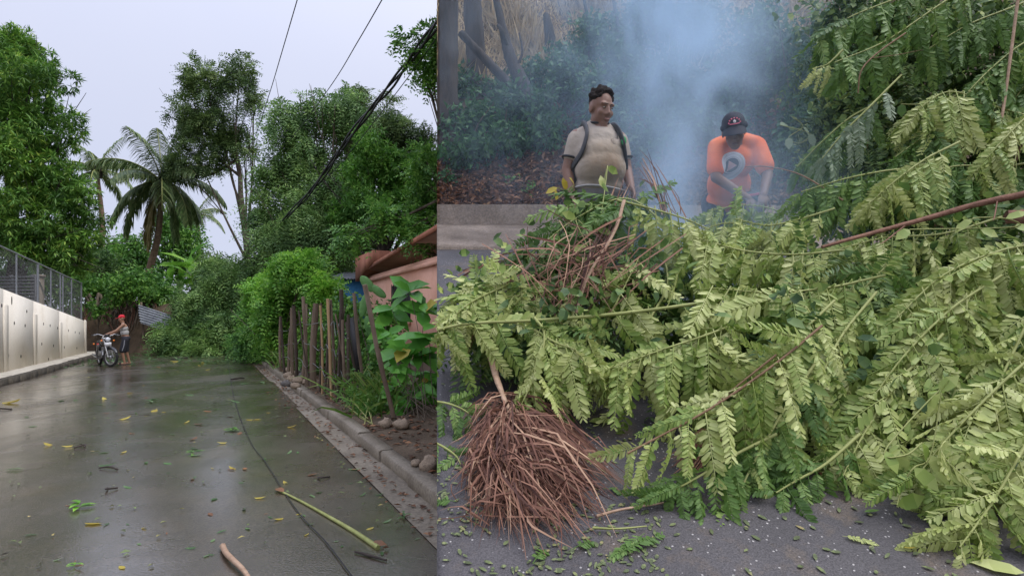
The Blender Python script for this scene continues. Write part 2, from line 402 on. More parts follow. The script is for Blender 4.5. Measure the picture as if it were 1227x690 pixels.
# foliage
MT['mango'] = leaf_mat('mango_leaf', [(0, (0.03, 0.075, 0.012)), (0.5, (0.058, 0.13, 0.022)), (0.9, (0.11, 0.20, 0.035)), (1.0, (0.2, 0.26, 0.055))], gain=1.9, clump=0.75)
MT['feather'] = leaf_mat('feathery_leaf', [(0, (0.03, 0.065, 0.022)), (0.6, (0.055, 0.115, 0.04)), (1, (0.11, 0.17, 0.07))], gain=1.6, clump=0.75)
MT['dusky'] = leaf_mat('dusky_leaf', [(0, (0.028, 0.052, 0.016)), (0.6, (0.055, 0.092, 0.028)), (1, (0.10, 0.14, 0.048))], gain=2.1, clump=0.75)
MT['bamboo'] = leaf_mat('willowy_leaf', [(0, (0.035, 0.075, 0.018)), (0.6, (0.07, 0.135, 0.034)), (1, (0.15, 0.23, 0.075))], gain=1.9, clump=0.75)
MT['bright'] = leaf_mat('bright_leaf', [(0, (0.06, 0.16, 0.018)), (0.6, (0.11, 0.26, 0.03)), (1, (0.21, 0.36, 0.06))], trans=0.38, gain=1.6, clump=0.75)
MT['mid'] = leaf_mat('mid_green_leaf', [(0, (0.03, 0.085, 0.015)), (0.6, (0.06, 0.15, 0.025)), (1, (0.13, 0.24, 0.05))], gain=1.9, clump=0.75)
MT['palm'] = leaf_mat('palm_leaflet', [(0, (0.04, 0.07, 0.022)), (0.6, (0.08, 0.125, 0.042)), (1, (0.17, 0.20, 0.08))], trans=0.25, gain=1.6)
MT['palm_old'] = leaf_mat('old_palm_leaflet', [(0, (0.14, 0.12, 0.035)), (0.6, (0.22, 0.18, 0.05)), (1, (0.26, 0.20, 0.09))], trans=0.2)
MT['broad'] = leaf_mat('broad_leaf', [(0, (0.045, 0.15, 0.02)), (0.6, (0.085, 0.25, 0.035)), (0.92, (0.14, 0.33, 0.05)), (1, (0.36, 0.34, 0.05))], trans=0.3, rough=0.35, by_object=True, gain=1.5)
MT['blade'] = leaf_mat('blade_leaf', [(0, (0.06, 0.14, 0.02)), (0.6, (0.11, 0.22, 0.035)), (1, (0.22, 0.28, 0.07))])
MT['straw'] = leaf_mat('dry_grass', [(0, (0.40, 0.30, 0.17)), (0.6, (0.60, 0.47, 0.28)), (1, (0.70, 0.58, 0.37))], trans=0.3)
MT['under'] = leaf_mat('undergrowth_leaf', [(0, (0.02, 0.06, 0.022)), (0.6, (0.035, 0.10, 0.032)), (0.95, (0.06, 0.15, 0.045)), (1, (0.10, 0.2, 0.055))], gain=1.3)
MT['litter'] = leaf_mat('dead_leaf', [(0, (0.06, 0.03, 0.018)), (0.4, (0.14, 0.065, 0.033)), (0.8, (0.25, 0.115, 0.055)), (1, (0.36, 0.21, 0.11))], trans=0.1, rough=0.8)
PALE = [(0, (0.10, 0.18, 0.03)), (0.25, (0.24, 0.33, 0.07)), (0.6, (0.43, 0.48, 0.155)), (1, (0.62, 0.64, 0.29))]
MT['pale'] = leaf_mat('pale_leaflet', PALE, trans=0.3, by_object=True, rough=0.42)
MT['fresh'] = leaf_mat('fresh_leaflet', [(0, (0.055, 0.12, 0.022)), (0.6, (0.13, 0.235, 0.048)), (1, (0.28, 0.38, 0.105))], trans=0.32, by_object=True)
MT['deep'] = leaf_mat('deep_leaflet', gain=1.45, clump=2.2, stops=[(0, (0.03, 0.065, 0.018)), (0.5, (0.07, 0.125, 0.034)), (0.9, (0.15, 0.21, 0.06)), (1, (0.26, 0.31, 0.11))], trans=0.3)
MT['silver'] = leaf_mat('silvery_leaflet', [(0, (0.15, 0.22, 0.12)), (0.6, (0.25, 0.32, 0.20)), (1, (0.40, 0.46, 0.32))], trans=0.3, by_object=True)
MT['dry'] = leaf_mat('dry_strand', [(0, (0.05, 0.02, 0.014)), (0.4, (0.15, 0.065, 0.042)), (0.85, (0.29, 0.15, 0.095)), (1, (0.46, 0.30, 0.19))], trans=0.08, rough=0.75)
MT['dry_red'] = leaf_mat('reddish_dry_strand', [(0, (0.13, 0.055, 0.035)), (0.5, (0.27, 0.125, 0.08)), (1, (0.42, 0.24, 0.16))], trans=0.08, rough=0.75)
MT['dry_stalk'] = surf('dry_stalk', [(0.3, (0.26, 0.16, 0.10)), (0.7, (0.46, 0.32, 0.22))], scale=14, rough=0.8, bump=0.3, bscale=50)
MT['yellow_leaf'] = leaf_mat('yellow_leaf', [(0, (0.36, 0.27, 0.03)), (1, (0.55, 0.46, 0.09))], by_object=True)
MT['brown_leaf'] = leaf_mat('brown_leaf', [(0, (0.10, 0.045, 0.02)), (0.6, (0.22, 0.10, 0.04)), (1, (0.42, 0.19, 0.07))], by_object=True, trans=0.1)
MT['road_leaf'] = leaf_mat('fallen_green_leaf', [(0, (0.04, 0.085, 0.03)), (0.5, (0.09, 0.19, 0.055)), (1, (0.24, 0.33, 0.16))], by_object=True)

# ------------------------------------------------------------------ foliage generators (vectorised)
def quads_to_parts(base, d, n, L, W, fold=0.18, curl=0.15, mid=0.45):
    """one folded lance leaf per row: base, direction, normal"""
    n = unit(n - d * np.sum(n * d, axis=1, keepdims=True)); s = np.cross(d, n)
    L = np.asarray(L)[:, None] if np.ndim(L) else L
    W = np.asarray(W)[:, None] if np.ndim(W) else W
    m = base + d * L * mid
    a = m + s * W * 0.5 + n * W * fold
    b = m - s * W * 0.5 + n * W * fold
    t = base + d * L - n * L * curl
    V = np.stack([base, a, t, b], axis=1).reshape(-1, 3)
    i = np.arange(len(base))[:, None] * 4
    Fa = np.concatenate([i + np.array([[0, 1, 2]]), i + np.array([[0, 2, 3]])])
    return (V, Fa)
def fat_leaves(base, d, n, L, W, fold=0.12, curl=0.2, t2=0.62):
    """oval leaf, 8 triangles: midrib of three steps"""
    n = unit(n - d * np.sum(n * d, axis=1, keepdims=True)); s = np.cross(d, n)
    L = np.broadcast_to(np.asarray(L, dtype=float), (len(base),))[:, None]; W = np.broadcast_to(np.asarray(W, dtype=float), (len(base),))[:, None]
    def at(t, w, up): return base + d * L * t + s * W * w + n * (W * up - L * curl * t * t)
    V = np.stack([at(0, 0, 0), at(0.22, 0.40, fold), at(0.22, 0, 0), at(0.22, -0.40, fold), at(t2, 0.47, fold), at(t2, 0, 0), at(t2, -0.47, fold), at(1, 0, 0)], axis=1).reshape(-1, 3)
    i = np.arange(len(base))[:, None] * 8
    q = np.concatenate([i + np.array([[1, 4, 5, 2]]), i + np.array([[2, 5, 6, 3]])])
    t = np.concatenate([i + np.array([[0, 1, 2]]), i + np.array([[0, 2, 3]]), i + np.array([[4, 7, 5]]), i + np.array([[5, 7, 6]])])
    return [(V, q), (V, t)]
def wl(px, py, rx, ry, Y, dy=None):
    s = Y / F
    return (*P(px, py, Y), rx * s, (dy if dy else max(rx, ry) * s * 0.8), ry * s)
def sample_lobes(rng, lobes, n, sub=11, subr=0.42, inner=0.45, core=0.62):
    C, R = [], []
    for lb in lobes:
        c, r = np.array(lb[:3]), np.array(lb[3:])
        C.append(c); R.append(r * core)
        v = unit(rng.standard_normal((sub, 3)))
        C.extend(c + v * r * (0.72 + 0.16 * rng.standard_normal((sub, 1)))); R.extend(r * subr * rng.uniform(0.6, 1.25, (sub, 1)))
    C, R = np.array(C), np.array(R)
    w = np.prod(R, axis=1) ** (2 / 3.); w /= w.sum()
    k = rng.choice(len(C), n, p=w)
    v = unit(rng.standard_normal((n, 3)))
    rad = inner + (1 - inner) * rng.random((n, 1)) ** 0.6
    return C[k] + v * R[k] * rad, v
def leaf_cloud(rng, pts, out, k, spread, L, W, droop=0.3, fold=0.18, up=0.5):
    b = np.repeat(pts, k, axis=0) + rng.standard_normal((len(pts) * k, 3)) * spread
    o = np.repeat(out, k, axis=0)
    d = unit(o * 0.5 + rng.standard_normal(b.shape) * 0.75 + np.array((0, 0, -droop)))
    n = unit(rng.standard_normal(b.shape) * 0.6 + np.array((0, 0, up)) + o * 0.3)
    s = rng.uniform(0.7, 1.25, len(b))
    return quads_to_parts(b, d, n, L * s, W * s, fold)
def rosettes(rng, pts, out, k, L, W, droop=0.35):
    """tufts of long leaves from one point"""
    b = np.repeat(pts, k, axis=0)
    o = np.repeat(out, k, axis=0)
    d = unit(rng.standard_normal(b.shape) + o * 0.6 + np.array((0, 0, -droop)))
    n = unit(np.array((0, 0, 1.0)) + rng.standard_normal(b.shape) * 0.35)
    s = rng.uniform(0.7, 1.2, len(b))
    return quads_to_parts(b + d * 0.02, d, n, L * s, W * s, 0.15, 0.12)
def pinnate(rng, base, d, n, Lt, m, L, W, ang=62, sag=0.25, leaf=quads_to_parts, taper=True):
    n = unit(n - d * np.sum(n * d, axis=1, keepdims=True)); s = np.cross(d, n)
    ca, sa = math.cos(math.radians(ang)), math.sin(math.radians(ang))
    out = []
    Lt = np.broadcast_to(np.asarray(Lt, dtype=float), (len(base),))[:, None]
    B, D, NN, LL = [], [], [], []
    for j in range(m):
        t = (j + 0.6) / m
        p = base + d * Lt * t + np.array((0, 0, -1.0)) * Lt * sag * t * t
        pr = (0.55 + 0.45 * math.sin(math.pi * min(1, 0.18 + 0.80 * t))) if taper else 1.0
        for sg in (-1, 1):
            dd = unit(s * sg * sa + d * ca + rng.standard_normal(d.shape) * 0.13 + np.array((0, 0, -0.15)))
            B.append(p); D.append(dd); NN.append(n + rng.standard_normal(n.shape) * 0.15); LL.append(np.full(len(base), L * pr) * rng.uniform(0.85, 1.12, len(base)))
    B, D, NN, LL = np.concatenate(B), np.concatenate(D), np.concatenate(NN), np.concatenate(LL)
    return quads_to_parts(B, D, NN, LL, LL * (W / L), 0.12, 0.08)
def sprays(rng, pts, out, k, Lt, m, L, W, droop=0.6, sag=0.3):
    b = np.repeat(pts, k, axis=0); o = np.repeat(out, k, axis=0)
    d = unit(rng.standard_normal(b.shape) * 0.8 + o * 0.6 + np.array((0, 0, -droop)))
    n = unit(np.array((0, -0.3, 1.0)) + rng.standard_normal(b.shape) * 0.5)
    return pinnate(rng, b, d, n, Lt * rng.uniform(0.7, 1.2, len(b)), m, L, W, sag=sag)
def limbs(rng, base, top, lobes, r0, wob=0.03, extra=2):
    """tapering trunk and limbs into the lobes"""
    base, top = np.array(base, dtype=float), np.array(top, dtype=float)
    H = np.linalg.norm(top - base)
    tr = base + (top - base) * np.linspace(0, 1, 12)[:, None] + np.cumsum(rng.standard_normal((12, 3)) * H * wob * 0.25, axis=0) * np.array((1, 1, 0.1))
    parts = tube(tr, np.linspace(r0 * 1.25, r0 * 0.55, 12), 8, 0.05, rng)
    for lb in lobes:
        c = np.array(lb[:3]); s0 = tr[rng.integers(5, 12)]
        for e in range(extra):
            tgt = c + rng.standard_normal(3) * np.array(lb[3:]) * (0.15 if e == 0 else 0.5)
            mid = (s0 + tgt) / 2 + rng.standard_normal(3) * H * 0.03 + np.array((0, 0, -0.04 * H))
            parts += tube(smooth_path([s0, mid, tgt], 9), [r0 * (0.42 if e == 0 else 0.25), r0 * 0.09], 5)
            for q in range(3):
                t2 = tgt + rng.standard_normal(3) * np.array(lb[3:]) * 0.6
                parts += tube(smooth_path([mid, (mid + t2) / 2 + rng.standard_normal(3) * 0.02 * H, t2], 6), [r0 * 0.13, r0 * 0.03], 4)
    return parts
def tree(name, label, cat, base, top, lobes, r0, leaves, mat, bark, group=None, extra=2, seed=1):
    rng = np.random.default_rng(seed)
    t = tag(empty(name, base), label, cat, group)
    build('trunk', limbs(rng, base, top, lobes, r0, extra=extra), bark, t, True)
    build('crown', leaves(rng, lobes), mat, t)
    return t
# ================================================================== THE LOWER STREET (left)
def struct(name, parts, mat, smooth=False, parent=None):
    o = build(name, parts, mat, parent, smooth)
    if parent is None: o['kind'] = 'structure'
    return o
def vnoise(x, y, s=0):
    return math.sin(x * 1.7 + s) * math.cos(y * 1.3 + 2 * s) * 0.5 + math.sin(x * 4.1 + 1.3 * s + y) * 0.25 + math.cos(y * 5.3 - x * 2.2 + s) * 0.25

struct('ground', [(np.array([(-900, -200, -0.03), (900, -200, -0.03), (900, 1500, -0.03), (-900, 1500, -0.03)]), np.array([(0, 1, 2, 3)]))], MT['grass_soil'])
struct('road', [grid(lambda t, n: S(n, t, 0.012 * vnoise(n * 0.6, t * 0.35) - 0.0012 * (n + 1.5) ** 2 + 0.012), np.linspace(-10, 36, 70), np.linspace(-4.26, 1.33, 14))], MT['wet'], True)
# right gutter and kerb, cast in lengths
struct('gutter', [grid(lambda t, n: S(n, t, 0.006 + 0.03 * (n - 1.30) + 0.005 * vnoise(n * 3, t)), np.linspace(-10, 27, 60), np.linspace(1.28, 1.58, 4))], MT['concrete'], True)
kerb_r = tag(empty('kerb', S(1.55, 0, 0)), kind='structure')
rngk = random.Random(3)
tt = 2.0
while tt < 27:
    Lk = 1.0
    hj = rngk.uniform(-0.016, 0.012); nj = rngk.uniform(-0.014, 0.014)
    a = [S(1.55 + nj, tt + 0.006, -0.1), S(1.70, tt + 0.006, -0.1), S(1.70, tt + Lk, -0.1), S(1.55 + nj, tt + Lk, -0.1)]
    prof = [(1.55 + nj, 0.122 + hj), (1.566 + nj, 0.138 + hj), (1.70, 0.14 + hj), (1.70, -0.1), (1.55 + nj, -0.1)]
    V = [S(n_, t_, z_) for t_ in (tt + 0.006, tt + Lk) for n_, z_ in prof]
    q = [(i, (i + 1) % 5, 5 + (i + 1) % 5, 5 + i) for i in range(5)]
    build('kerb_block', [(np.array(V), np.array(q)), (np.array(V), np.array([(4, 3, 2, 1, 0), (5, 6, 7, 8, 9)]))], MT['concrete'], kerb_r)
    tt += Lk + 0.006
def verge_z(n, t): return 0.125 + 0.10 * (n - 1.69) + (0.05 * vnoise(n * 2.1, t * 1.9) + 0.02 * vnoise(n * 7, t * 6)) * min(1.0, (n - 1.69) * 2)
def V_(n, t, up=0.0): return S(n, t, verge_z(n, t) + up)
def VG(px, py):
    """photo position -> point on the verge"""
    z = 0.2
    for _ in range(12):
        p = G(px, py, z); z = verge_z(float(p @ N), float(p @ U))
    return p
struct('verge', [grid(lambda t, n: V_(n, t), np.linspace(-2, 34, 130), np.concatenate([np.linspace(1.69, 5, 28), np.linspace(5.5, 14, 8)]))], MT['verge'], True)

# left pavement, kerb and boundary wall
struct('pavement', [grid(lambda t, n: S(n, t, 0.13 + 0.01 * vnoise(n * 3, t * 2)), np.linspace(4, 33.4, 60), np.linspace(-5.3, -4.40, 5))], surf('pavement_concrete', [(0.3, (0.34, 0.31, 0.25)), (0.7, (0.58, 0.54, 0.46))], scale=2.5, rough=0.7, fine=0.2, bump=0.3), True)
kerb_l = tag(empty('kerb', S(-4.3, 18, 0)), kind='structure')
tt = 4.0
while tt < 33.4:
    hj = rngk.uniform(-0.012, 0.012)
    build('kerb_block', [street_box(-4.42, -4.25 + rngk.uniform(-.012, .012), tt + 0.008, tt + 0.9, -0.1, 0.145 + hj)], MT['kerb_dark'], kerb_l)
    tt += 0.908

WN = -5.0
def wall_top(t): return 2.38 - 0.0717 * (t - 20.0)
def wall_z(t, row):
    p = S(WN, t); return CAMZ - (row - 387.0) / F * p[1]
T_END = t_at(WN, 103)
bw = tag(empty('boundary_wall', S(WN, T_END, 0)), 'cream rendered boundary wall with rows of drain holes beside the street', 'wall')
piers = [t_at(WN, p) for p in (-45, 4, 40, 71)] + [T_END - 0.35]
edges = [4.0] + piers + [T_END]
hole_m = plain('dark_hole', (0.012, 0.011, 0.01), 0.9, 0.1)
for a, b in zip(edges[:-1], edges[1:]):
    build('wall_panel', [hexa([S(WN, a, 0), S(WN, b, 0), S(WN - 0.2, b, 0), S(WN - 0.2, a, 0), S(WN, a, wall_top(a)), S(WN, b, wall_top(b)), S(WN - 0.2, b, wall_top(b)), S(WN - 0.2, a, wall_top(a))])], MT['cream'], bw)
for t0 in piers:
    t1 = t0 + 0.34; drop = 0.42 if t0 < T_END - 1 else 0.0
    build('pier', [hexa([S(WN + 0.03, t0, 0), S(WN + 0.03, t1, 0), S(WN - 0.003, t1, 0), S(WN - 0.003, t0, 0), S(WN + 0.03, t0, wall_top(t0) - drop), S(WN + 0.03, t1, wall_top(t1) - drop), S(WN - 0.003, t1, wall_top(t1) - drop + .05), S(WN - 0.003, t0, wall_top(t0) - drop + .05)])], MT['cream'], bw)
for (px, row) in [(2, 366), (14, 360), (32, 373), (17, 387), (30, 390), (10, 426), (25, 427), (52, 388), (60, 390), (69, 393), (50, 412), (64, 414), (44, 428), (58, 430), (82, 396), (90, 398), (95, 399), (77, 416), (92, 417)]:
    t = t_at(WN, px); z = wall_z(t, row)
    c = S(WN + 0.001, t, z)
    w, h = 0.045, (0.05 if (px, row) != (14, 360) else 0.12)
    rim = np.array([c + U * (w * math.cos(q)) + np.array((0, 0, h * math.sin(q))) + N * 0.004 for q in np.linspace(0, 6.283, 9)[:-1]])
    bot = rim - N * 0.03
    V = np.vstack([rim, bot]); q = [(i, (i + 1) % 8, 8 + (i + 1) % 8, 8 + i) for i in range(8)]
    build('drain_hole', [(V, np.array(q)), (V, np.array([tuple(range(8))]))], hole_m, bw)

# chain link fence on top of the wall
def fence_top(t): return 3.55 - 0.03 * (t - 20)
fe = tag(empty('chain_link_fence', S(WN - 0.12, T_END, wall_top(T_END))), 'chain-link fence with steel posts standing on the cream wall', 'fence')
post_t = [t_at(WN, p) for p in (-30, 3, 26, 51, 66, 77, 80, 90, 101.5)]
for k, t in enumerate(post_t):
    build('post', tube([S(WN - 0.12, t, wall_top(t) - 0.05), S(WN - 0.12, t, fence_top(t) + 0.03)], 0.034 if k in (3, 8) else 0.024, 6), MT['galv'], fe)
build('top_rail', tube([S(WN - 0.12, post_t[0], fence_top(post_t[0])), S(WN - 0.12, post_t[-1], fence_top(post_t[-1]))], 0.028, 6), MT['galv'], fe)
build('brace', tube([S(WN - 0.10, t_at(WN, 51), fence_top(20) - 0.7), S(WN - 0.10, t_at(WN, 64), wall_top(t_at(WN, 64)) + 0.03)], 0.03, 6), MT['galv'], fe)
wires = []
tA, tB = post_t[0], post_t[-1]
for k in range(-12, int((tB - tA) / 0.11) + 12):
    for sg in (1, -1):
        t0 = tA + k * 0.11
        a = np.array([t0, 0.0]); b = np.array([t0 + sg * 1.7, 1.7])
        pts = []
        for f in np.linspace(0, 1, 18):
            t = a[0] + (b[0] - a[0]) * f; zz = f * 1.7
            if tA <= t <= tB and wall_top(t) + zz < fence_top(t): pts.append(S(WN - 0.12 + 0.004 * sg, t, wall_top(t) + zz))
        if len(pts) > 1:
            wires += tube([pts[0], pts[-1]], 0.002, 3)
tag(build('chain_link', wires, MT['wire_mesh'], fe), kind='stuff')

# slatted dark gate and its pale post behind the wall
gt = tag(empty('slatted_gate', P(12, 452, 22)), 'dark slatted metal gate behind the cream wall', 'gate')
for row in range(332, 372, 4):
    build('slat', [box((P(-14, row, 22) + P(41, row, 22)) / 2, (55 / F * 22 / 2, 0.015, 0.036))], MT['dark_metal'], gt)
for px in (-14, 14, 39, 42):
    a, b = P(px, 331, 22.05), P(px, 333, 22.05); b[2] = 0.0
    build('gate_post', [box((a + b) / 2, (0.05, 0.045, (a[2] - b[2]) / 2 + 0.05))], MT['dark_metal'], gt)
gp = P(47, 345, 22.3)
gpo = tag(empty('gate_pillar', (gp[0], gp[1], 0)), 'slim pale concrete pillar with a cap beside the slatted gate', 'pillar')
build('shaft', [box((gp[0], gp[1], 1.6), (0.11, 0.11, 1.6))], MT['concrete'], gpo)
build('cap', [box((gp[0], gp[1], 3.25), (0.15, 0.15, 0.045))], MT['concrete'], gpo)

# earth bank across the end of the street
rb = np.random.default_rng(5)
def bank(u, v):
    X = -24 + 30 * u
    front = 28.2 + 1.2 * math.sin(X * 0.5) + (0.9 if X > -12 else 0)
    prof = [(0, 0), (0.35, 0.45), (0.8, 1.2), (1.2, 2.0), (1.9, 2.35), (5, 2.7), (14, 3.0)]
    d, z = prof[v]
    if X > -17.2: z *= max(0.35, 1 - 0.11 * (X + 17.2))
    return np.array((X, front + d + 0.18 * vnoise(X * 2.3, v * 1.4), z * (1 + 0.12 * vnoise(X * 1.9, v)) - 0.02))
struct('earth_bank', [grid(bank, np.linspace(0, 1, 70), range(7))], MT['soil'], True)
# exposed roots hanging down the bank
rt = tag(empty('exposed_roots', P(150, 425, 28.4)), 'tangle of brown exposed roots hanging down the earth bank behind the motorcycle', 'roots')
for k in range(46):
    px = rb.uniform(103, 190); top = rb.uniform(352, 372); Y = 28.6 + rb.uniform(0, 0.4)
    a = P(px, top, Y + 0.9)
    pts = [a, P(px + rb.uniform(-6, 8), top + 14, Y + 0.3), P(px + rb.uniform(-10, 14), min(top + rb.uniform(25, 45), 405), Y - 0.1)]
    build('root', tube(smooth_path(pts, 8), [rb.uniform(0.035, 0.09), 0.012], 5), MT['bark'] if k % 3 else MT['red_bark'], rt, True)

# corrugated sheet leaning on the bank
cs = tag(empty('corrugated_sheet', P(190, 398, 27.6)), 'bent grey corrugated metal sheet leaning on the bank', 'metal sheet')
A, B, C_, D = P(166, 365, 28.0), P(216, 381, 28.2), P(212, 400, 27.6), P(168, 387, 27.5)
def sheet(u, v, off=0.0):
    p = (A * (1 - u) + B * u) * (1 - v) + (D * (1 - u) + C_ * u) * v
    dent = -0.12 * math.exp(-((u - 0.62) ** 2 / 0.004 + (v - 0.5) ** 2 / 0.3)) + 0.03 * math.sin(9 * u + 4 * v)
    return p + np.array((0, -1, 0.2)) * (0.035 * math.sin(v * 2 * math.pi * 7) + dent + off)
for (u0, u1) in ((0, 0.52), (0.525, 1.0)):
    build('panel', [grid(lambda u, v: sheet(u, v), np.linspace(u0, u1, 14), np.linspace(0, 1, 73)), grid(lambda u, v: sheet(u, v, -0.004), np.linspace(u0, u1, 14), np.linspace(0, 1, 73))], MT['zinc'], cs, True)
build('prop', tube([P(169, 362, 28.1), P(172, 402, 27.9)], 0.05, 6), MT['stake'], cs)

# ------------------------------------------------------------------ trees and palms of the street
def L_mango(n, L=0.30, W=0.065, k=11):
    def f(rng, lobes):
        p, o = sample_lobes(rng, lobes, n, sub=16, subr=0.34)
        return [rosettes(rng, p, o, k, L, W)]
    return f
def L_spray(n, k=3, Lt=0.9, m=7, L=0.2, W=0.06, droop=0.7, sub=12, subr=0.36, sag=0.3, core=0.45):
    def f(rng, lobes):
        p, o = sample_lobes(rng, lobes, n, sub=sub, subr=subr, core=core)
        return [sprays(rng, p, o, k, Lt, m, L, W, droop, sag)]
    return f
def L_leaf(n, k=10, spread=0.22, L=0.2, W=0.09, droop=0.25, sub=12, subr=0.4):
    def f(rng, lobes):
        p, o = sample_lobes(rng, lobes, n, sub=sub, subr=subr)
        return [leaf_cloud(rng, p, o, k, spread, L, W, droop)]
    return f

def heap(name, label, cat, lobes, leaves, mat, base, seed, stems=8, group=None, stemmat=None):
    rng = np.random.default_rng(seed)
    t = tag(empty(name, base), label, cat, group)
    parts = []
    for k in range(stems):
        lb = lobes[k % len(lobes)]
        tgt = np.array(lb[:3]) + rng.standard_normal(3) * np.array(lb[3:]) * 0.6
        b = np.array(base) + np.array((rng.uniform(-.3, .3) * lb[3], rng.uniform(-.2, .2), 0))
        parts += tube(smooth_path([b, (b + tgt) / 2 + rng.standard_normal(3) * 0.1 * lb[3], tgt], 8), [0.035 * min(1.5, max(0.2, lb[3])), 0.006], 5)
    build('stems', parts, stemmat or MT['bark'], t, True)
    build('foliage', leaves(rng, lobes), mat, t)
    return t
mango_lobes = [wl(5, 90, 50, 62, 27), wl(40, 110, 42, 50, 26), wl(62, 165, 38, 48, 26), wl(70, 225, 44, 42, 25), wl(20, 190, 50, 60, 25), wl(15, 265, 55, 42, 24), wl(72, 280, 38, 34, 24.5), wl(98, 262, 24, 30, 25.5), wl(-30, 150, 50, 80, 27), wl(-20, 260, 50, 60, 25), wl(10, 52, 34, 28, 27.5), wl(62, 312, 30, 18, 24.5), wl(95, 305, 20, 18, 25.5), wl(25, 305, 26, 16, 24)]
tree('mango_tree', 'large dense dark green tree rising behind the cream wall', 'tree', P(10, 440, 26) * (1, 1, 0), P(20, 200, 26), mango_lobes, 0.32, L_mango(5200), MT['mango'], MT['bark_dark'], seed=11)

def palm(name, label, base, top, fronds, r0, Lf, seed, dead=(), nl=60, leaf=0.85):
    rng = np.random.default_rng(seed)
    base, top = np.array(base), np.array(top)
    t = tag(empty(name, base), label, 'palm tree')
    mid = (base + top) / 2 + np.array((0.05, 0, 0)) * np.linalg.norm(top - base)
    path = smooth_path([base, mid, top], 26)
    rr = r0 * (1.25 - 0.5 * np.linspace(0, 1, 26)) * (1 + 0.05 * (np.arange(26) % 2))
    build('trunk', tube(path, rr, 9), MT['palm_bark'], t, True)
    build('crownshaft', ball(top + np.array((0, 0, -0.1)), (r0 * 1.9, r0 * 1.9, r0 * 3.2), 10, 7, rng, 0.08), MT['bark_dark'], t, True)
    for i, (az, el, ln) in enumerate(fronds):
        d0 = np.array((math.cos(az) * math.cos(el), math.sin(az) * math.cos(el), math.sin(el)))
        n = 14
        pts = [top]
        d = d0.copy()
        sg = Lf * ln / (n - 1)
        for k in range(n - 1):
            d = unit(d + np.array((0, 0, -0.10 - 0.016 * k * (1 - el))))
            pts.append(pts[-1] + d * sg)
        pts = np.array(pts)
        old = i in dead
        fr = build('frond', tube(pts, [0.055 * r0 / 0.2, 0.012], 5), MT['palm_old'] if old else MT['green_stem'], t)
        s = np.linspace(0.1, 0.995, nl)
        ii = s * (n - 1); i0 = np.minimum(ii.astype(int), n - 2); u = (ii - i0)[:, None]
        p = pts[i0] * (1 - u) + pts[i0 + 1] * u
        T = unit(pts[i0 + 1] - pts[i0])
        side = unit(np.cross(T, np.array((0, 0, 1.0)) + T * 0.01)); 
        prof = (0.35 + 0.65 * np.sin(np.pi * np.clip(s * 0.92 + 0.05, 0, 1)))
        parts = []
        for q in (-1, 1):
            dd = unit(side * q * 0.9 + T * 0.55 + np.array((0, 0, -0.75 if not old else -1.3)) + rng.standard_normal(p.shape) * 0.12)
            ll = leaf * Lf / 3.6 * prof * rng.uniform(0.8, 1.15, nl)
            m1 = p + dd * ll[:, None] * 0.55
            tip = m1 + unit(dd + np.array((0, 0, -0.9))) * ll[:, None] * 0.5
            w = unit(np.cross(dd, side * 0.2 + np.array((0, 0, 1.0)))) * 0.026 * Lf / 3.6
            V = np.stack([p - w, p + w, m1 + w * 1.3, tip, m1 - w * 1.3], axis=1).reshape(-1, 3)
            ix = np.arange(nl)[:, None] * 5
            parts += [(V, ix + np.array([[0, 1, 2, 4]])), (V, ix + np.array([[4, 2, 3]]))]
        tag(build('leaflets', parts, MT['palm_old'] if old else MT['palm'], fr), kind='stuff')
    return t
rp = np.random.default_rng(21)
fr = []
for k in range(15):
    fr.append((k * 2.399 + rp.uniform(-.2, .2), math.radians(78 - 6.0 * k + rp.uniform(-8, 8)), rp.uniform(0.85, 1.1)))
fr += [(math.radians(192), math.radians(-18), 1.0), (math.radians(170), math.radians(-48), 0.95), (math.radians(205), math.radians(-62), 1.0), (math.radians(5), math.radians(-55), 0.9)]
coco = palm('coconut_palm', 'tall coconut palm with leaning brown trunk and hanging yellowed fronds', P(170, 352, 35), P(194, 218, 35), fr, 0.17, 4.0, 21, dead=(16, 17), nl=90, leaf=1.0)
for k in range(7):
    a = k * 0.9
    build('coconut', ball(P(193, 226, 34.7) + np.array((0.32 * math.cos(a), -0.2 + 0.25 * math.sin(a), -0.12 * (k % 3))), (0.13, 0.13, 0.16), 8, 6), MT['bark_dark'], coco, True)
fr2 = [(k * 2.399, math.radians(70 - 6.5 * k), 1.0) for k in range(13)]
palm('royal_palm', 'slender grey palm between the large tree and the coconut palm', P(115, 350, 48), P(116, 205, 48), fr2, 0.2, 3.6, 22)
palm('royal_palm', 'small distant palm right of the coconut palm trunk', P(232, 345, 52), P(236, 258, 52), fr2[:11], 0.2, 2.9, 23)

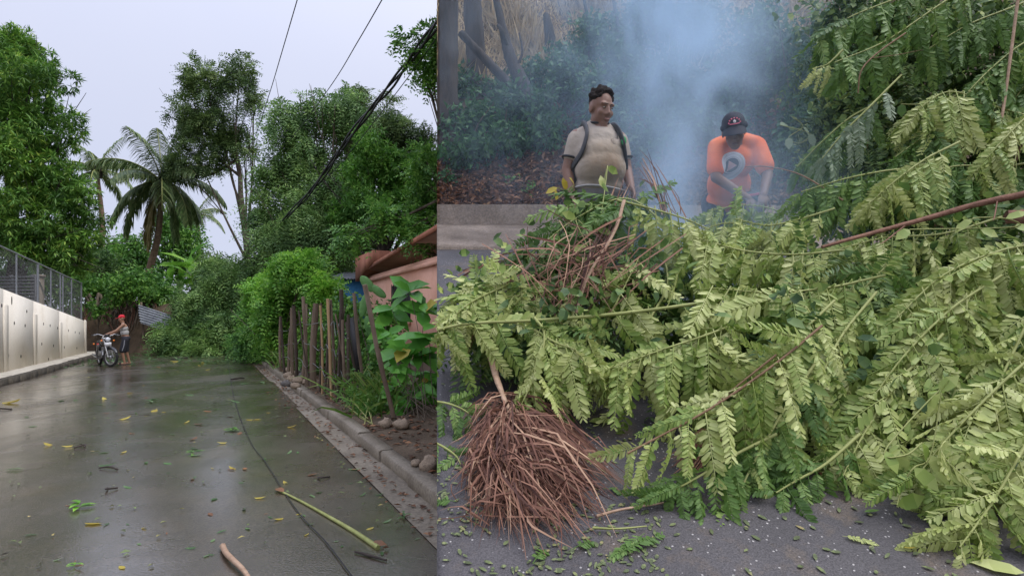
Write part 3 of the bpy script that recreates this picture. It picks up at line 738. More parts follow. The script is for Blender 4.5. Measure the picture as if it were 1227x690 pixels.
tree('tall_tree', 'tall thin dark tree with ragged crown right of the coconut palm', 'tree', P(300, 400, 34) * (1, 1, 0), P(285, 190, 34),
     [wl(248, 100, 26, 34, 34), wl(285, 88, 22, 26, 34), wl(225, 140, 24, 32, 34), wl(262, 145, 32, 32, 34), wl(238, 185, 28, 26, 34), wl(212, 195, 14, 20, 34), wl(300, 112, 14, 28, 34), wl(290, 170, 18, 22, 34)], 0.22,
     L_spray(680, 4, 0.75, 6, 0.22, 0.08, 0.35, sub=16, subr=0.21, core=0.25), MT['dusky'], MT['bark'], seed=12, extra=1)
back = 'trees closing off the end of the street'
tree('feathery_tree', 'tall feathery tree at the centre with thin upright top twigs', 'tree', P(385, 420, 30) * (1, 1, 0), P(380, 230, 30),
     [wl(345, 155, 34, 34, 30), wl(385, 135, 30, 34, 30), wl(415, 128, 34, 34, 30), wl(330, 200, 38, 34, 30), wl(380, 195, 40, 38, 29.5), wl(350, 245, 46, 36, 29), wl(410, 230, 44, 40, 29), wl(318, 262, 24, 30, 29)], 0.30,
     L_spray(1050, 3, 1.0, 7, 0.26, 0.075, 1.0, sub=18, subr=0.24, sag=0.5, core=0.3), MT['bamboo'], MT['bark'], group=back, seed=13)
tree('dense_tree', 'dense mid green tree above the salmon house', 'tree', P(470, 430, 27) * (1, 1, 0), P(465, 260, 27),
     [wl(440, 200, 44, 40, 27), wl(480, 215, 46, 40, 27), wl(455, 250, 50, 36, 26), wl(510, 240, 40, 40, 26), wl(415, 255, 30, 30, 27), wl(520, 200, 30, 30, 28)], 0.28,
     L_mango(2200, 0.26, 0.085, 9), MT['mid'], MT['bark_dark'], group=back, seed=14)
tree('thin_topped_tree', 'dark tree with wispy crown behind the dense tree at upper right', 'tree', P(455, 430, 34) * (1, 1, 0), P(455, 220, 34),
     [wl(455, 155, 34, 32, 34), wl(425, 125, 26, 24, 34), wl(475, 165, 30, 26, 34), wl(500, 180, 28, 26, 34), wl(440, 190, 40, 30, 34)], 0.24,
     L_spray(700, 4, 0.9, 6, 0.22, 0.08, 0.2, sub=18, subr=0.22, core=0.25), MT['dusky'], MT['bark'], group=back, seed=15)
tree('drooping_tree', 'weeping feathery tree hanging over the middle of the street end', 'tree', P(330, 425, 29) * (1, 1, 0), P(335, 280, 29),
     [wl(310, 300, 34, 40, 28.5), wl(345, 285, 36, 40, 28), wl(375, 280, 34, 40, 28), wl(298, 335, 24, 30, 28.5), wl(405, 285, 26, 30, 28)], 0.24,
     L_spray(800, 3, 1.0, 8, 0.24, 0.065, 1.3, sag=0.7, subr=0.28, sub=16, core=0.3), MT['bamboo'], MT['bark'], group=back, seed=16)
for k, (px, py, rx, ry, Y, lab, mt, nn) in enumerate([
        (212, 300, 24, 42, 42, 'bushy green tree behind the coconut palm trunk', 'mid', 620),
        (150, 320, 30, 30, 40, 'low green tree left of the coconut palm trunk', 'mid', 600),
        (258, 345, 26, 34, 40, 'dark shaggy tree behind the fallen branches', 'dusky', 520),
        (110, 330, 24, 26, 36, 'low bushy tree at the far end of the cream wall', 'bamboo', 500),
        (305, 375, 34, 26, 44, 'far dark thicket tree at the street end', 'dusky', 420),
        (430, 310, 34, 34, 40, 'shaded tree behind the blue walled house', 'dusky', 620)]):
    c = wl(px, py, rx, ry, Y)
    lb = [c] + [(c[0] + q[0] * c[3], c[1], c[2] + q[1] * c[5], c[3] * .55, c[4] * .5, c[5] * .5) for q in ((-.6, .5), (.6, .4), (0, .8), (-.7, -.4), (.7, -.4))]
    tree('background_tree', lab, 'tree', (c[0], Y, 0), (c[0], Y, c[2]), lb, 0.2, L_leaf(nn, 11, 0.3, 0.30, 0.11, 0.4), MT[mt], MT['bark'], group=back, seed=30 + k, extra=1)
heap('hedge', 'green hedge behind the chain-link fence on the cream wall', 'hedge', [wl(10, 335, 30, 26, 27), wl(50, 340, 28, 24, 28), wl(85, 342, 24, 22, 29), wl(-25, 330, 26, 30, 26), wl(70, 322, 22, 14, 29)], L_leaf(520, 10, 0.25, 0.26, 0.1, 0.4), MT['mid'], P(40, 425, 27.5) * (1, 1, 0), 48, 8)
# overhanging leafy limb at the upper right, from a tree beside the house
tree('overhanging_tree', 'tree beside the salmon house with leafy limbs hanging in from the right', 'tree', P(560, 440, 16.5) * (1, 1, 0), P(565, 200, 16.5),
     [wl(505, 55, 22, 22, 16), wl(520, 85, 16, 18, 16), wl(528, 38, 20, 16, 16), wl(512, 195, 24, 26, 16.5), wl(520, 240, 26, 26, 16.5), wl(480, 262, 34, 16, 16.5), wl(425, 282, 22, 10, 16), wl(503, 276, 26, 14, 16)], 0.16,
     L_spray(340, 3, 0.55, 6, 0.16, 0.07, 0.5, sub=10, subr=0.4), MT['mid'], MT['bark'], seed=17, extra=1)

# fallen tree and cut foliage blocking the street
heap('fallen_tree', 'fallen leafy tree slumped across the end of the wet street', 'fallen tree',
     [wl(235, 370, 34, 34, 27.5), wl(262, 350, 30, 40, 28), wl(225, 405, 36, 18, 26.8), wl(270, 400, 34, 24, 27), wl(258, 325, 14, 26, 29), wl(300, 395, 24, 30, 27)],
     L_spray(1500, 3, 0.8, 7, 0.24, 0.055, 0.9, sag=0.5), MT['bamboo'], P(255, 425, 27.5) * (1, 1, 0), 41, 16)
heap('cut_branch', 'low spread of cut green branches at the left foot of the fallen tree', 'cut branch',
     [wl(212, 414, 24, 8, 26.2), wl(240, 417, 26, 7, 26)], L_spray(260, 2, 0.6, 7, 0.26, 0.05, 0.3, sag=0.4), MT['bamboo'], P(225, 424, 26.2) * (1, 1, 0), 42, 5)
heap('banana_plant', 'clump of broad banana leaves behind the metal sheet', 'banana plant',
     [wl(225, 330, 22, 22, 33), wl(205, 345, 18, 16, 33), wl(245, 340, 14, 18, 33)], lambda rng, lb: fat_leaves(*(lambda p, o: (p, unit(o * 0.6 + rng.standard_normal(p.shape) * 0.5 + np.array((0, 0, 0.3))), rng.standard_normal(p.shape) * 0.4 + np.array((0, -.4, 1)), 1.5, 0.42))(*sample_lobes(rng, lb, 46, inner=0.1)), curl=0.35), MT['bright'], P(225, 420, 33) * (1, 1, 0), 43, 6)
heap('hanging_creeper', 'green creeper draped over the earth bank left of the metal sheet', 'creeper',
     [wl(150, 350, 22, 20, 28.6), wl(172, 345, 12, 22, 28.8), wl(118, 368, 12, 10, 28.2)], L_leaf(260, 9, 0.16, 0.2, 0.11, 0.6), MT['mid'], P(150, 372, 29), 44, 6)
heap('bank_shrub', 'leafy shrub on top of the bank above the metal sheet', 'shrub',
     [wl(190, 350, 22, 14, 30), wl(165, 335, 24, 12, 31), wl(130, 345, 24, 12, 31), wl(105, 345, 16, 14, 30.5)], L_leaf(420, 10, 0.2, 0.24, 0.1, 0.4), MT['mid'], P(180, 380, 31), 45, 6)
heap('green_shrub', 'bright green shrub behind the wooden stake fence', 'shrub',
     [wl(340, 345, 34, 36, 19), wl(378, 335, 24, 24, 18), wl(318, 365, 28, 34, 20), wl(395, 345, 16, 20, 17), wl(335, 395, 28, 30, 19), wl(355, 318, 22, 18, 18.5)],
     L_spray(1150, 3, 0.55, 6, 0.17, 0.075, 0.45, sub=14), MT['bright'], P(335, 440, 19) * (1, 1, 0), 46, 12)
heap('kerbside_shrub', 'darker green shrub where the kerb meets the fallen tree', 'shrub',
     [wl(308, 405, 20, 24, 21.5), wl(325, 418, 18, 18, 20.5), wl(292, 412, 16, 14, 23)], L_spray(420, 3, 0.45, 6, 0.16, 0.06, 0.5), MT['mid'], P(310, 436, 21) * (1, 1, 0), 47, 8)

# ------------------------------------------------------------------ stake fence on the right verge
sf = tag(empty('stake_fence', VG(400, 476)), 'rickety fence of upright wooden stakes and planks along the right verge', 'fence')
rs = np.random.default_rng(8)
stakes = [(346, 450, 375, 4, 'stake'), (351, 452, 368, 4, 'stake'), (357, 455, 366, 4, 'stake_dark'), (362, 457, 362, 4, 'stake'), (367, 462, 360, 5, 'stake'), (375, 466, 359, 8, 'stake'),
          (383, 470, 363, 3, 'stake_dark'), (386, 472, 361, 3, 'stake_pale'), (390, 474, 368, 3, 'stake_dark'), (392, 474, 360, 3, 'stake'), (397, 478, 358, 4, 'stake_pale'), (401, 470, 357, 4, 'stake'),
          (404, 481, 372, 4, 'stake_dark'), (409, 478, 351, 6, 'stake_dark'), (414, 482, 378, 4, 'stake'), (419, 484, 372, 4, 'stake_dark'), (341, 449, 378, 3, 'stake_dark'), (336, 446, 380, 3, 'stake')]
for k, (px, yb, yt, w, mt) in enumerate(stakes):
    b = VG(px + rs.uniform(-1, 1), yb); Y = b[1]
    t = P(px + rs.uniform(-6, 6), yt + rs.uniform(-5, 7), Y + rs.uniform(-.15, .15))
    mid = (b + t) / 2 + rs.standard_normal(3) * 0.02
    b = b - np.array((0, 0, 0.1))
    build('stake', tube(smooth_path([b, mid, t], 9), w * 0.5 * Y / F * rs.uniform(0.9, 1.1), 6, 0.09, rs), MT[mt], sf, True)
for (b, t, w, mt) in [((438, 476), (424, 351, -0.1), 8, 'stake'), ((472, 500), (437, 341, -0.3), 8, 'stake'), ((432, 468), (415, 386, 0.1), 7, 'stake_dark'), ((423, 480), (402, 376, 0.0), 4, 'stake'), ((398, 474), (414, 366, 0.1), 3, 'stake_dark'), ((372, 464), (358, 372, 0.2), 4, 'stake_dark')]:
    pb = VG(*b); pt = P(t[0], t[1], pb[1] + t[2])
    d = unit(pt - pb); sd = unit(np.cross(d, (0, 1, 0)))
    Y = pb[1]
    build('plank', tube(smooth_path([pb - d * 0.1, (pb + pt) / 2 + sd * 0.02, pt], 10), w * 0.5 * Y / F, 7, 0.07, rs, 0.5), MT[mt], sf, True)
build('board', [box((VG(432, 470) + P(418, 388, 10.2)) / 2 + np.array((0, .1, 0.1)), (0.055, 0.012, 0.62), [unit((1, 0, 0.17)), (0, 1, 0), unit((-0.17, 0, 1))])], MT['rubber'], sf)
for zf in (0.25, 0.5, 0.75):
    pts = []
    for k, (px, yb, yt, w, mt) in enumerate(sorted(stakes)):
        b = VG(px, yb); t = P(px, yt, b[1]); pts.append(b + (t - b) * (zf + rs.uniform(-.05, .05)) - np.array((0, 0.06, 0)))
    build('wire', tube(smooth_path(pts, 60), 0.006, 4), MT['wire_mesh'], sf)

# stones by the fence
stl = [(345, 452, 5, 'stone', 'brown'), (352, 450, 5, 'stone', ''), (349, 457, 6, 'stone', ''), (357, 458, 6, 'stone', ''), (362, 447, 6, 'stone_grey', ''), (364, 452, 6, 'stone_grey', ''), (354, 464, 5, 'stone', ''), (343, 461, 5, 'stone_grey', ''), (368, 459, 5, 'stone', ''), (347, 445, 5, 'stone', '')]
STL = ['brown stone at the left end of the small heap', 'small brown stone at the top of the small heap, left of the grey ones', 'brown stone at the front left of the small heap', 'largest brown stone in the middle of the small heap', 'dark grey stone at the back right of the small heap', 'dark grey stone at the right of the small heap, below the other grey one',
       'brown stone at the front of the small heap, nearest the kerb', 'dark grey stone at the front left of the small heap', 'brown stone at the right end of the small heap', 'brown stone at the back left of the small heap']
for k, (px, py, r, mt, _) in enumerate(stl):
    p = VG(px, py + 1); s = r * p[1] / F
    o = build('stone', ball(p + np.array((0, 0, s * 0.55)), (s * 1.2, s, s * 0.8), 9, 7, rs, 0.16), MT[mt], None, True, at=p)
    tag(o, STL[k], 'stone', 'stones heaped at the fence foot')
for (px, py, r, lab) in [(514, 563, 12, 'brown stone on the verge beside the kerb, nearest to the camera'), (498, 558, 6, 'small stone left of the near brown stone on the verge'), (482, 513, 9, 'stone half buried under the broad-leaved plant'), (462, 512, 8, 'stone in the weeds below the leaning plank')]:
    p = VG(px, py); s = r * p[1] / F
    tag(build('stone', ball(p + np.array((0, 0, s * 0.5)), (s, s, s * 0.85), 9, 7, rs, 0.15), MT['stone'], None, True, at=p), lab, 'stone', 'stones on the right verge')

# broad-leaved plant, weeds and blades beside the fence
def big_leaf(name, base, d, n, L, W, mat, parent, curl=0.25):
    base, d, n = (np.array([x], dtype=float) for x in (base, unit(d), n))
    return build(name, fat_leaves(base, d, n, L, W, fold=0.16, curl=curl), mat, parent, True)
bp_ = tag(empty('broad_leaved_plant', VG(500, 500)), 'shrub with large glossy oval leaves in front of the salmon house', 'shrub')
rl = np.random.default_rng(9)
root = VG(500, 500)
heads = [(470, 372), (492, 350), (508, 372), (515, 400), (505, 425), (485, 415), (498, 450), (515, 455), (480, 445), (470, 425), (520, 430), (462, 400), (508, 480), (490, 475), (478, 478), (518, 485), (498, 490), (470, 465), (485, 490), (512, 468)]
for k, (hx, hy) in enumerate(heads):
    h = P(hx, hy, 8.5 + rl.uniform(-.5, .6))
    st = build('stem', tube(smooth_path([root + rl.standard_normal(3) * (0.26, 0.16, 0), (root + h) / 2 + rl.standard_normal(3) * 0.06, h], 8), [0.006, 0.004], 5), MT['bark'], bp_)
    for q in range(8 if k < 6 else 9):
        a = rl.uniform(0, 6.283)
        d = np.array((math.cos(a), -0.35 + 0.6 * math.sin(a), rl.uniform(-0.7, 0.7)))
        sc = rl.uniform(0.75, 1.15) * (1.25 if k < 6 else 0.72)
        big_leaf('leaf', h + rl.standard_normal(3) * 0.05, d, np.array((0, -0.9, 0.7)) + rl.standard_normal(3) * 0.45, 0.34 * sc, 0.165 * sc, MT['yellow_leaf'] if (k * 9 + q) % 23 == 22 else MT['broad'], bp_, rl.uniform(0.05, 0.3))
for (bx, by, pts) in [(447, 470, [(440, 345, 24), (448, 350, 30)])]:
    cp = tag(empty('prickly_pear', VG(452, 480)), 'flat-padded green cactus above the leaning plank', 'cactus')
    for (px, py, w, h, rot) in [(440, 340, 6, 12, -0.7), (453, 349, 5, 12, -0.9), (436, 366, 5, 15, 0.2), (442, 392, 5, 14, -0.2), (444, 418, 5, 15, 0), (446, 446, 5, 16, 0), (449, 472, 5, 14, 0)]:
        Y = 11.2; c = P(px, py, Y); s = Y / F
        M_ = Matrix.Rotation(rot, 3, 'Y')
        build('pad', ball(c, (w * s, 0.03, h * s), 12, 8, M=M_), MT['mid_pad'] if 'mid_pad' in MT else MT.setdefault('mid_pad', plain('cactus_skin', (0.10, 0.24, 0.06), 0.6)), cp, True)
def blades(name, label, spots, n, L, W, mat, seed, cat='weeds', base=None):
    rng = np.random.default_rng(seed)
    t = tag(empty(name, base if base is not None else spots[0]), label, cat)
    parts = []
    for (c, rad) in [(s, 0.22) for s in spots]:
        b = c + rng.standard_normal((n, 3)) * np.array((rad, rad, 0.0)); 
        d = unit(rng.standard_normal((n, 3)) * np.array((0.55, 0.55, 0.2)) + np.array((0, 0, 1.0)))
        side = unit(np.cross(d, rng.standard_normal((n, 3))))
        ll = (L * rng.uniform(0.5, 1.2, n))[:, None]
        hz = unit(d * np.array((1, 1, 0)) + 1e-4)
        p1 = b + d * ll * 0.5; p2 = p1 + unit(d + hz * 0.7) * ll * 0.35; p3 = p2 + unit(d * 0.3 + hz + np.array((0, 0, -0.5))) * ll * 0.3
        V = np.stack([b - side * W * .5, b + side * W * .5, p1 + side * W * .6, p1 - side * W * .6, p2 + side * W * .4, p2 - side * W * .4, p3], axis=1).reshape(-1, 3)
        i = np.arange(n)[:, None] * 7
        parts += [(V, i + np.array([[0, 1, 2, 3]])), (V, i + np.array([[3, 2, 4, 5]])), (V, i + np.array([[5, 4, 6]]))]
    tag(build('blades', parts, mat, t), kind='stuff')
    return t
blades('grassy_weeds', 'tall grassy weeds between the leaning planks of the fence', [VG(445, 482), VG(452, 490), VG(460, 495), VG(466, 488), VG(440, 478)], 42, 0.75, 0.028, MT['blade'], 51)
blades('grassy_weeds', 'small grass tuft behind the heap of stones', [VG(355, 441), VG(362, 444), VG(350, 440)], 40, 0.8, 0.035, MT['blade'], 52)
heap('leafy_weed', 'feathery green weed at the kerb in front of the fence end', 'weeds', [wl(436, 490, 16, 16, 8.6), wl(450, 498, 16, 14, 8.3), wl(428, 500, 10, 10, 8.5), wl(470, 500, 14, 10, 8.6)], L_spray(170, 3, 0.18, 6, 0.05, 0.016, 0.0), MT['mid'], VG(445, 506), 53, 10, stemmat=MT['green_stem'])
heap('climbing_vine', 'green vine growing up behind the stake fence planks', 'vine', [wl(440, 400, 18, 30, 11.5), wl(462, 385, 16, 26, 11.5), wl(455, 440, 22, 28, 11), wl(415, 430, 18, 34, 12.5), wl(385, 420, 18, 36, 14.5), wl(418, 372, 16, 20, 13.5), wl(405, 395, 16, 26, 13.8)], L_leaf(620, 9, 0.13, 0.11, 0.065, 0.3), MT['mid'], VG(450, 468), 54, 8)

# ------------------------------------------------------------------ salmon house
HN = 5.0
h0, h1 = t_at(HN, 560), t_at(HN, 431)
def hz(t): return 3.62 - 0.055 * (t - 15.4)
ho = tag(empty('salmon_house', S(HN, h1, 0)), 'salmon painted house with a stained flat roof slab behind the plants', 'house')
build('wall', [street_box(HN, HN + 5, h0, h1 - 0.9, 0, 3.12)], MT['orange'], ho)
build('upper_wall', [hexa([S(HN + .9, h0, 2.75), S(HN + 4.9, h0, 2.75), S(HN + 4.9, h1 - 1.2, 2.75), S(HN + .9, h1 - 1.2, 2.75), S(HN + .9, h0, 3.98), S(HN + 4.9, h0, 3.98), S(HN + 4.9, h1 - 1.2, 3.5), S(HN + .9, h1 - 1.2, 3.5)])], MT['orange'], ho)
def slab(n0, n1, t0, t1, dz0, dz1):
    return hexa([S(n0, t0, hz(t0) + dz0), S(n1, t0, hz(t0) + dz0), S(n1, t1, hz(t1) + dz0), S(n0, t1, hz(t1) + dz0), S(n0, t0, hz(t0) + dz1), S(n1, t0, hz(t0) + dz1), S(n1, t1, hz(t1) + dz1), S(n0, t1, hz(t1) + dz1)])
build('roof_slab', [slab(HN - 0.22, HN + 5.2, h0, h1 - 0.6, -0.07, 0.02)], MT['soffit'], ho)
build('fascia', [slab(HN - 0.26, HN - 0.223, h0, h1 - 0.6, -0.09, 0.04)], MT['rust_red'], ho)
build('parapet', [hexa([S(HN - 0.28, h1 - 3.2, hz(h1 - 3.2) + 0.03), S(HN + 2, h1 - 3.2, hz(h1) + 0.03), S(HN + 2, h1 - 0.55, hz(h1) + 0.0), S(HN - 0.28, h1 - 0.55, hz(h1) - 0.25), S(HN - 0.28, h1 - 3.2, hz(h1) + 0.62), S(HN + 2, h1 - 3.2, hz(h1) + 0.62), S(HN + 2, h1 - 0.55, hz(h1) + 0.62), S(HN - 0.28, h1 - 0.55, hz(h1) + 0.62)])], MT['rust_red'], ho)
build('beam', [street_box(HN - 0.08, HN - 0.004, h0, h1 - 0.9, 2.90, 3.02)], MT['orange'], ho)
w0, w1 = t_at(HN, 492), t_at(HN, 470)
wi = build('window', [street_box(HN - 0.025, HN - 0.003, w0, w1, 1.5, 2.6)], MT['dark_metal'], ho)
for k in range(9):
    tq = w0 + (w1 - w0) * (k + 0.5) / 9
    build('bar', tube([S(HN - 0.05, tq, 1.46), S(HN - 0.05, tq, 2.64)], 0.012, 5), MT['bark_dark'], wi)
build('sill', [street_box(HN - 0.09, HN - 0.026, w0 - .05, w1 + .05, 1.40, 1.49)], MT['orange'], wi)
build('roof_tin', [slab(HN + .5, HN + 5.2, h0, h0 + 3.2, 0.62, 0.66)], plain('red_tin', (0.30, 0.05, 0.05), 0.6), ho)
# blue house with corrugated roof further along
bh = tag(empty('blue_house', P(412, 427, 25) * (1, 1, 0)), 'blue walled house with grey corrugated roof behind the shrub', 'house')
a = P(396, 334, 25); b = P(440, 334, 25)
build('wall', [box(((a[0] + b[0]) / 2, 26.5, a[2] / 2), ((b[0] - a[0]) / 2, 1.5, a[2] / 2))], MT['blue_wall'], bh)
def rf(u, v):
    return np.array((a[0] - 0.25 + (b[0] - a[0] + 0.3) * u, 24.7 + 3.2 * v, a[2] - 0.02 + 0.55 * v + 0.02 * math.sin(u * 2 * math.pi * 14)))
build('roof', [grid(rf, np.linspace(0, 1, 113), np.linspace(0, 1, 3)), grid(lambda u, v: rf(u, v) - np.array((0, 0, 0.03)), np.linspace(0, 1, 113), np.linspace(0, 1, 3))], MT['zinc'], bh)

# ------------------------------------------------------------------ overhead cables and the wire on the road
def cable(label, pts, r, twist=0, n=50):
    o = tag(empty('overhead_cable', pts[-1]), label, 'cable')
    path = smooth_path(pts, n)
    if not twist:
        build('wire', tube(path, r, 5), MT['rubber'], o)
    else:
        for k in range(twist):
            s = np.linspace(0, 1, n)
            off = np.stack([np.cos(s * 26 + k * 2.1), np.zeros(n), np.sin(s * 26 + k * 2.1)], axis=1) * r * 1.4 * (1 + 0.5 * k)
            build('strand', tube(path + off, r, 5), MT['rubber'], o)
    return o
cable('thick bundle of twisted black cables crossing the street overhead', [P(560, -25, 13.6), P(500, 62, 15.5), P(430, 150, 19), P(370, 232, 24), P(318, 286, 30), P(285, 318, 36)], 0.034, 3)
cable('thin black cable just below the thick cable bundle', [P(560, -5, 13.7), P(470, 118, 17), P(400, 205, 22), P(330, 280, 30), P(290, 318, 36)], 0.012)
cable('thin overhead wire at upper left running steeply down', [P(362, -20, 12), P(340, 55, 15), P(322, 115, 19), P(304, 168, 26), P(285, 215, 40)], 0.012)
cable('thin overhead wire between the steep wire and the cable bundle', [P(472, -25, 12), P(430, 48, 15), P(395, 105, 20), P(350, 165, 28), P(300, 225, 40)], 0.013)
def RG(px, py, up=0.012):
    p = G(px, py, 0.0)
    n_ = float(p @ N); t_ = float(p @ U)
    p[2] = (0.012 * vnoise(n_ * 0.6, t_ * 0.35) - 0.0012 * (n_ + 1.5) ** 2 + 0.012 + up) if n_ < 1.29 else 0.02 + up
    return p
tag(build('fallen_wire', tube(smooth_path([RG(273, 432), RG(277, 460), RG(284, 490), RG(300, 530), RG(318, 555), RG(340, 590), RG(362, 622), RG(390, 652), RG(426, 700)], 60), 0.0042, 5), MT['rubber'], None, at=RG(340, 590)), 'thin black wire fallen along the wet road', 'wire')

# ------------------------------------------------------------------ debris on the wet road
st_ = tag(empty('fallen_stalk', RG(392, 622)), 'long pale green leaf stalk lying on the wet road', 'stalk')
build('stalk', tube(smooth_path([RG(332, 588), RG(360, 602), RG(395, 622), RG(425, 640), RG(453, 659)], 20), [0.008, 0.017], 6), MT['green_stem'], st_, True)
build('husk', fat_leaves(np.array([RG(445, 656, .02), RG(340, 592, .02)]), unit(np.array([(0.5, 0, 0.05), (-0.4, 0.3, 0.1)])), np.array([(0, -.3, 1.0)] * 2), np.array([0.1, 0.14]), np.array([0.06, 0.06])), MT['brown_leaf'], st_)
tag(build('fallen_stalk', tube(smooth_path([RG(267, 660, .02), RG(272, 672, .03), RG(290, 690, .03), RG(300, 702, .02)], 10), [0.02, 0.012], 6), MT['dry_stalk'], None, True, at=RG(280, 680)), 'pale broken leaf base at the bottom edge of the wet road', 'stalk')
tag(build('fallen_twig', tube(smooth_path([RG(425, 664), RG(437, 667), RG(448, 670), RG(463, 674)], 10), [0.006, 0.011, 0.006], 5), MT['bark_dark'], None, True, at=RG(440, 667)), 'dark brown twig below the pale green stalk on the road', 'twig')
rd = np.random.default_rng(77)
def mk_leafmesh(name, k):
    r = np.random.default_rng(100 + k)
    ps = fat_leaves(np.zeros((1, 3)), np.array([[1.0, 0, 0]]), np.array([[0, 0.1, 1.0]]), 1.0, 0.28 + 0.18 * r.random(), fold=r.uniform(-.2, 0.2), curl=r.uniform(-0.25, 0.1))
    V = ps[0][0]; V = V - np.array((0.5, 0, V[:, 2].min()))
    return new_mesh(name, [(V, ps[0][1]), (V, ps[1][1])], True)
lm = {}
for key, mt in (('g', 'road_leaf'), ('y', 'yellow_leaf'), ('b', 'brown_leaf')):
    lm[key] = []
    for k in range(4):
        m_ = mk_leafmesh('leaf', k + 10 * len(lm)); m_.materials.append(MT[mt]); lm[key].append(m_)
LAB = {'g': ('green leaf lying flat on the wet road', 'green leaves scattered on the wet road'), 'y': ('yellow leaf lying flat on the wet road', 'yellow leaves scattered on the wet road'), 'b': ('brown dead leaf lying on the wet road', 'brown leaves scattered on the wet road')}
CN = {'g': 'green', 'y': 'yellow', 'b': 'brown'}
def where(px, py):
    d = 'far end' if py < 450 else 'far middle' if py < 490 else 'middle distance' if py < 540 else 'near middle' if py < 600 else 'nearest part'
    c = (px - (254 - 2.9 * (py - 387))) / ((254 + 1.0 * (py - 387)) - (254 - 2.9 * (py - 387)))
    wx = 273 + max(0, py - 432) * 0.57
    return d, ('close to the left kerb' if px < 300 - 2.1 * (py - 400) or px < 70 else 'left of the road middle' if px < 190 else 'at the road middle' if px < wx - 25 else 'beside the fallen wire' if px < wx + 30 else 'towards the right gutter')
def drop_leaf(px, py, key, size, ang=None, label=None):
    p = RG(px, py, 0.004)
    o = link('fallen_leaf', lm[key][rd.integers(4)])
    s = size * p[1] / F
    o.location = tuple(p); o.scale = (s, s * 1.2, s); o.rotation_euler = (rd.uniform(-.12, .12), rd.uniform(-.12, .12), rd.uniform(0, 6.28) if ang is None else ang)
    if not label:
        d_, c_ = where(px, py)
        label = f"{'tiny' if size < 7 else 'small' if size < 10 else 'larger'} {CN[key]} leaf on the {d_} of the wet road, {c_}"
    tag(o, label, 'leaf', LAB[key][1])
named = [(14, 484, 'y', 22, 0.1, 'broad yellow leaf at the left edge of the road near the kerb'), (125, 479, 'y', 10, None, 'small yellow leaf in the middle of the road beyond the twigs'), (112, 630, 'y', 22, 0.0, 'yellow leaf with a thin stalk near the bottom left of the road'),
         (130, 561, 'g', 24, 0.1, 'bluish green leaf with dark twig left of the road centre'), (18, 564, 'g', 20, 0.3, 'long green leaf at the left edge of the road'), (148, 544, 'y', 10, 1.5, 'upright yellowish leaf standing out on the left half of the road'),
         (238, 510, 'b', 12, 0, 'orange brown leaf at the road centre'), (252, 618, 'b', 14, 2.4, 'curled orange brown leaf near the bottom centre of the road'), (234, 548, 'g', 18, 0, 'crumpled dark green leaf at the road centre'),
         (278, 517, 'g', 22, 0, 'large dark green leaf beside the fallen wire'), (373, 569, 'b', 16, 0.3, 'orange brown leaf beside a dark curl right of the fallen wire'), (350, 512, 'y', 12, 0, 'yellow leaf near the right gutter'),
         (308, 503, 'y', 12, 0, 'yellow green leaf just right of the fallen wire'), (255, 650, 'g', 9, 1.6, 'small pale green leaf beneath the curled brown leaf'), (425, 562, 'g', 18, 0, 'pale green leaf close to the right kerb'), (455, 593, 'g', 12, 0, 'small green leaf against the gutter')]
for a in named: drop_leaf(*a)
for k in range(120):
    py = 430 + 255 * rd.random() ** 1.5
    lo = max(5, 105 - (py - 430) * 2.9); hi = 300 + (py - 430) * 0.98
    px = rd.uniform(lo, hi) if rd.random() < 0.4 else np.clip(rd.normal((lo + hi) / 2 + 40, (hi - lo) / 4.5), lo, hi)
    key = 'g' if rd.random() < 0.74 else ('y' if rd.random() < 0.5 else 'b')
    drop_leaf(px, py, key, rd.uniform(5, 14))
# twiggy sprigs
def sprig(px, py, label, n, L, mat, spread=1.0, seed=1):
    rng = np.random.default_rng(seed)
    c = RG(px, py, 0.012); t = tag(empty('leaf_sprig', c), label, 'sprig')
    s = c[1] / F
    for k in range(n):
        a = rng.uniform(0, 6.283)
        big_leaf('leaf', c + np.array((0, 0, 0.006 * k)), (math.cos(a), math.sin(a), 0.18), (0, 0, 1), L * s * rng.uniform(.7, 1.1), L * s * 0.32, mat, t, 0.2)
    build('stem', tube([c, c + np.array((L * s * .9 * math.cos(seed), L * s * .7 * math.sin(seed), 0.01))], 0.004, 4), MT['twig'], t)
sprig(95, 612, 'bright green sprig of pointed leaves at the bottom left of the road', 7, 20, MT['bright'], 1, 3)
sprig(278, 516, 'green leaf cluster beside the fallen wire on the road', 6, 12, MT['mid'], 1, 4)
sprig(232, 546, 'dark green leaf cluster at the road centre', 6, 12, MT['mid'], 1, 5)
sprig(90, 682, 'small yellow and green sprig at the bottom left corner of the road', 4, 12, MT['bright'], 1, 6)
sprig(484, 621, 'pale leafy sprig in the right gutter', 6, 10, MT['road_leaf'], 1, 7)
sprig(180, 483, 'dark twiggy sprig on the left half of the road', 7, 12, MT['road_leaf'], 1, 8)
for k, (px, py, L, lab) in enumerate([(5, 492, 18, 'dark twig at the left road edge below the broad yellow leaf'), (130, 564, 22, 'dark twig under the bluish green leaf'), (388, 573, 14, 'dark curled twig right of the orange brown leaf'), (215, 430, 20, 'dark twig near the fallen tree'), (285, 455, 16, 'dark twig across the fallen wire'), (95, 540, 12, 'small dark twig on the left half of the road'), (135, 590, 12, 'thin dark twig above the green sprig')]):
    a = RG(px - L / 2, py + rd.uniform(-2, 2)); b = RG(px + L / 2, py + rd.uniform(-2, 2)); m_ = (a + b) / 2 + np.array((0, rd.uniform(-.1, .1), 0.015))
    tag(build('fallen_twig', tube(smooth_path([a, m_, b], 8), 0.0012 * a[1] + .002, 5), MT['bark_dark'], None, at=m_), lab, 'twig')
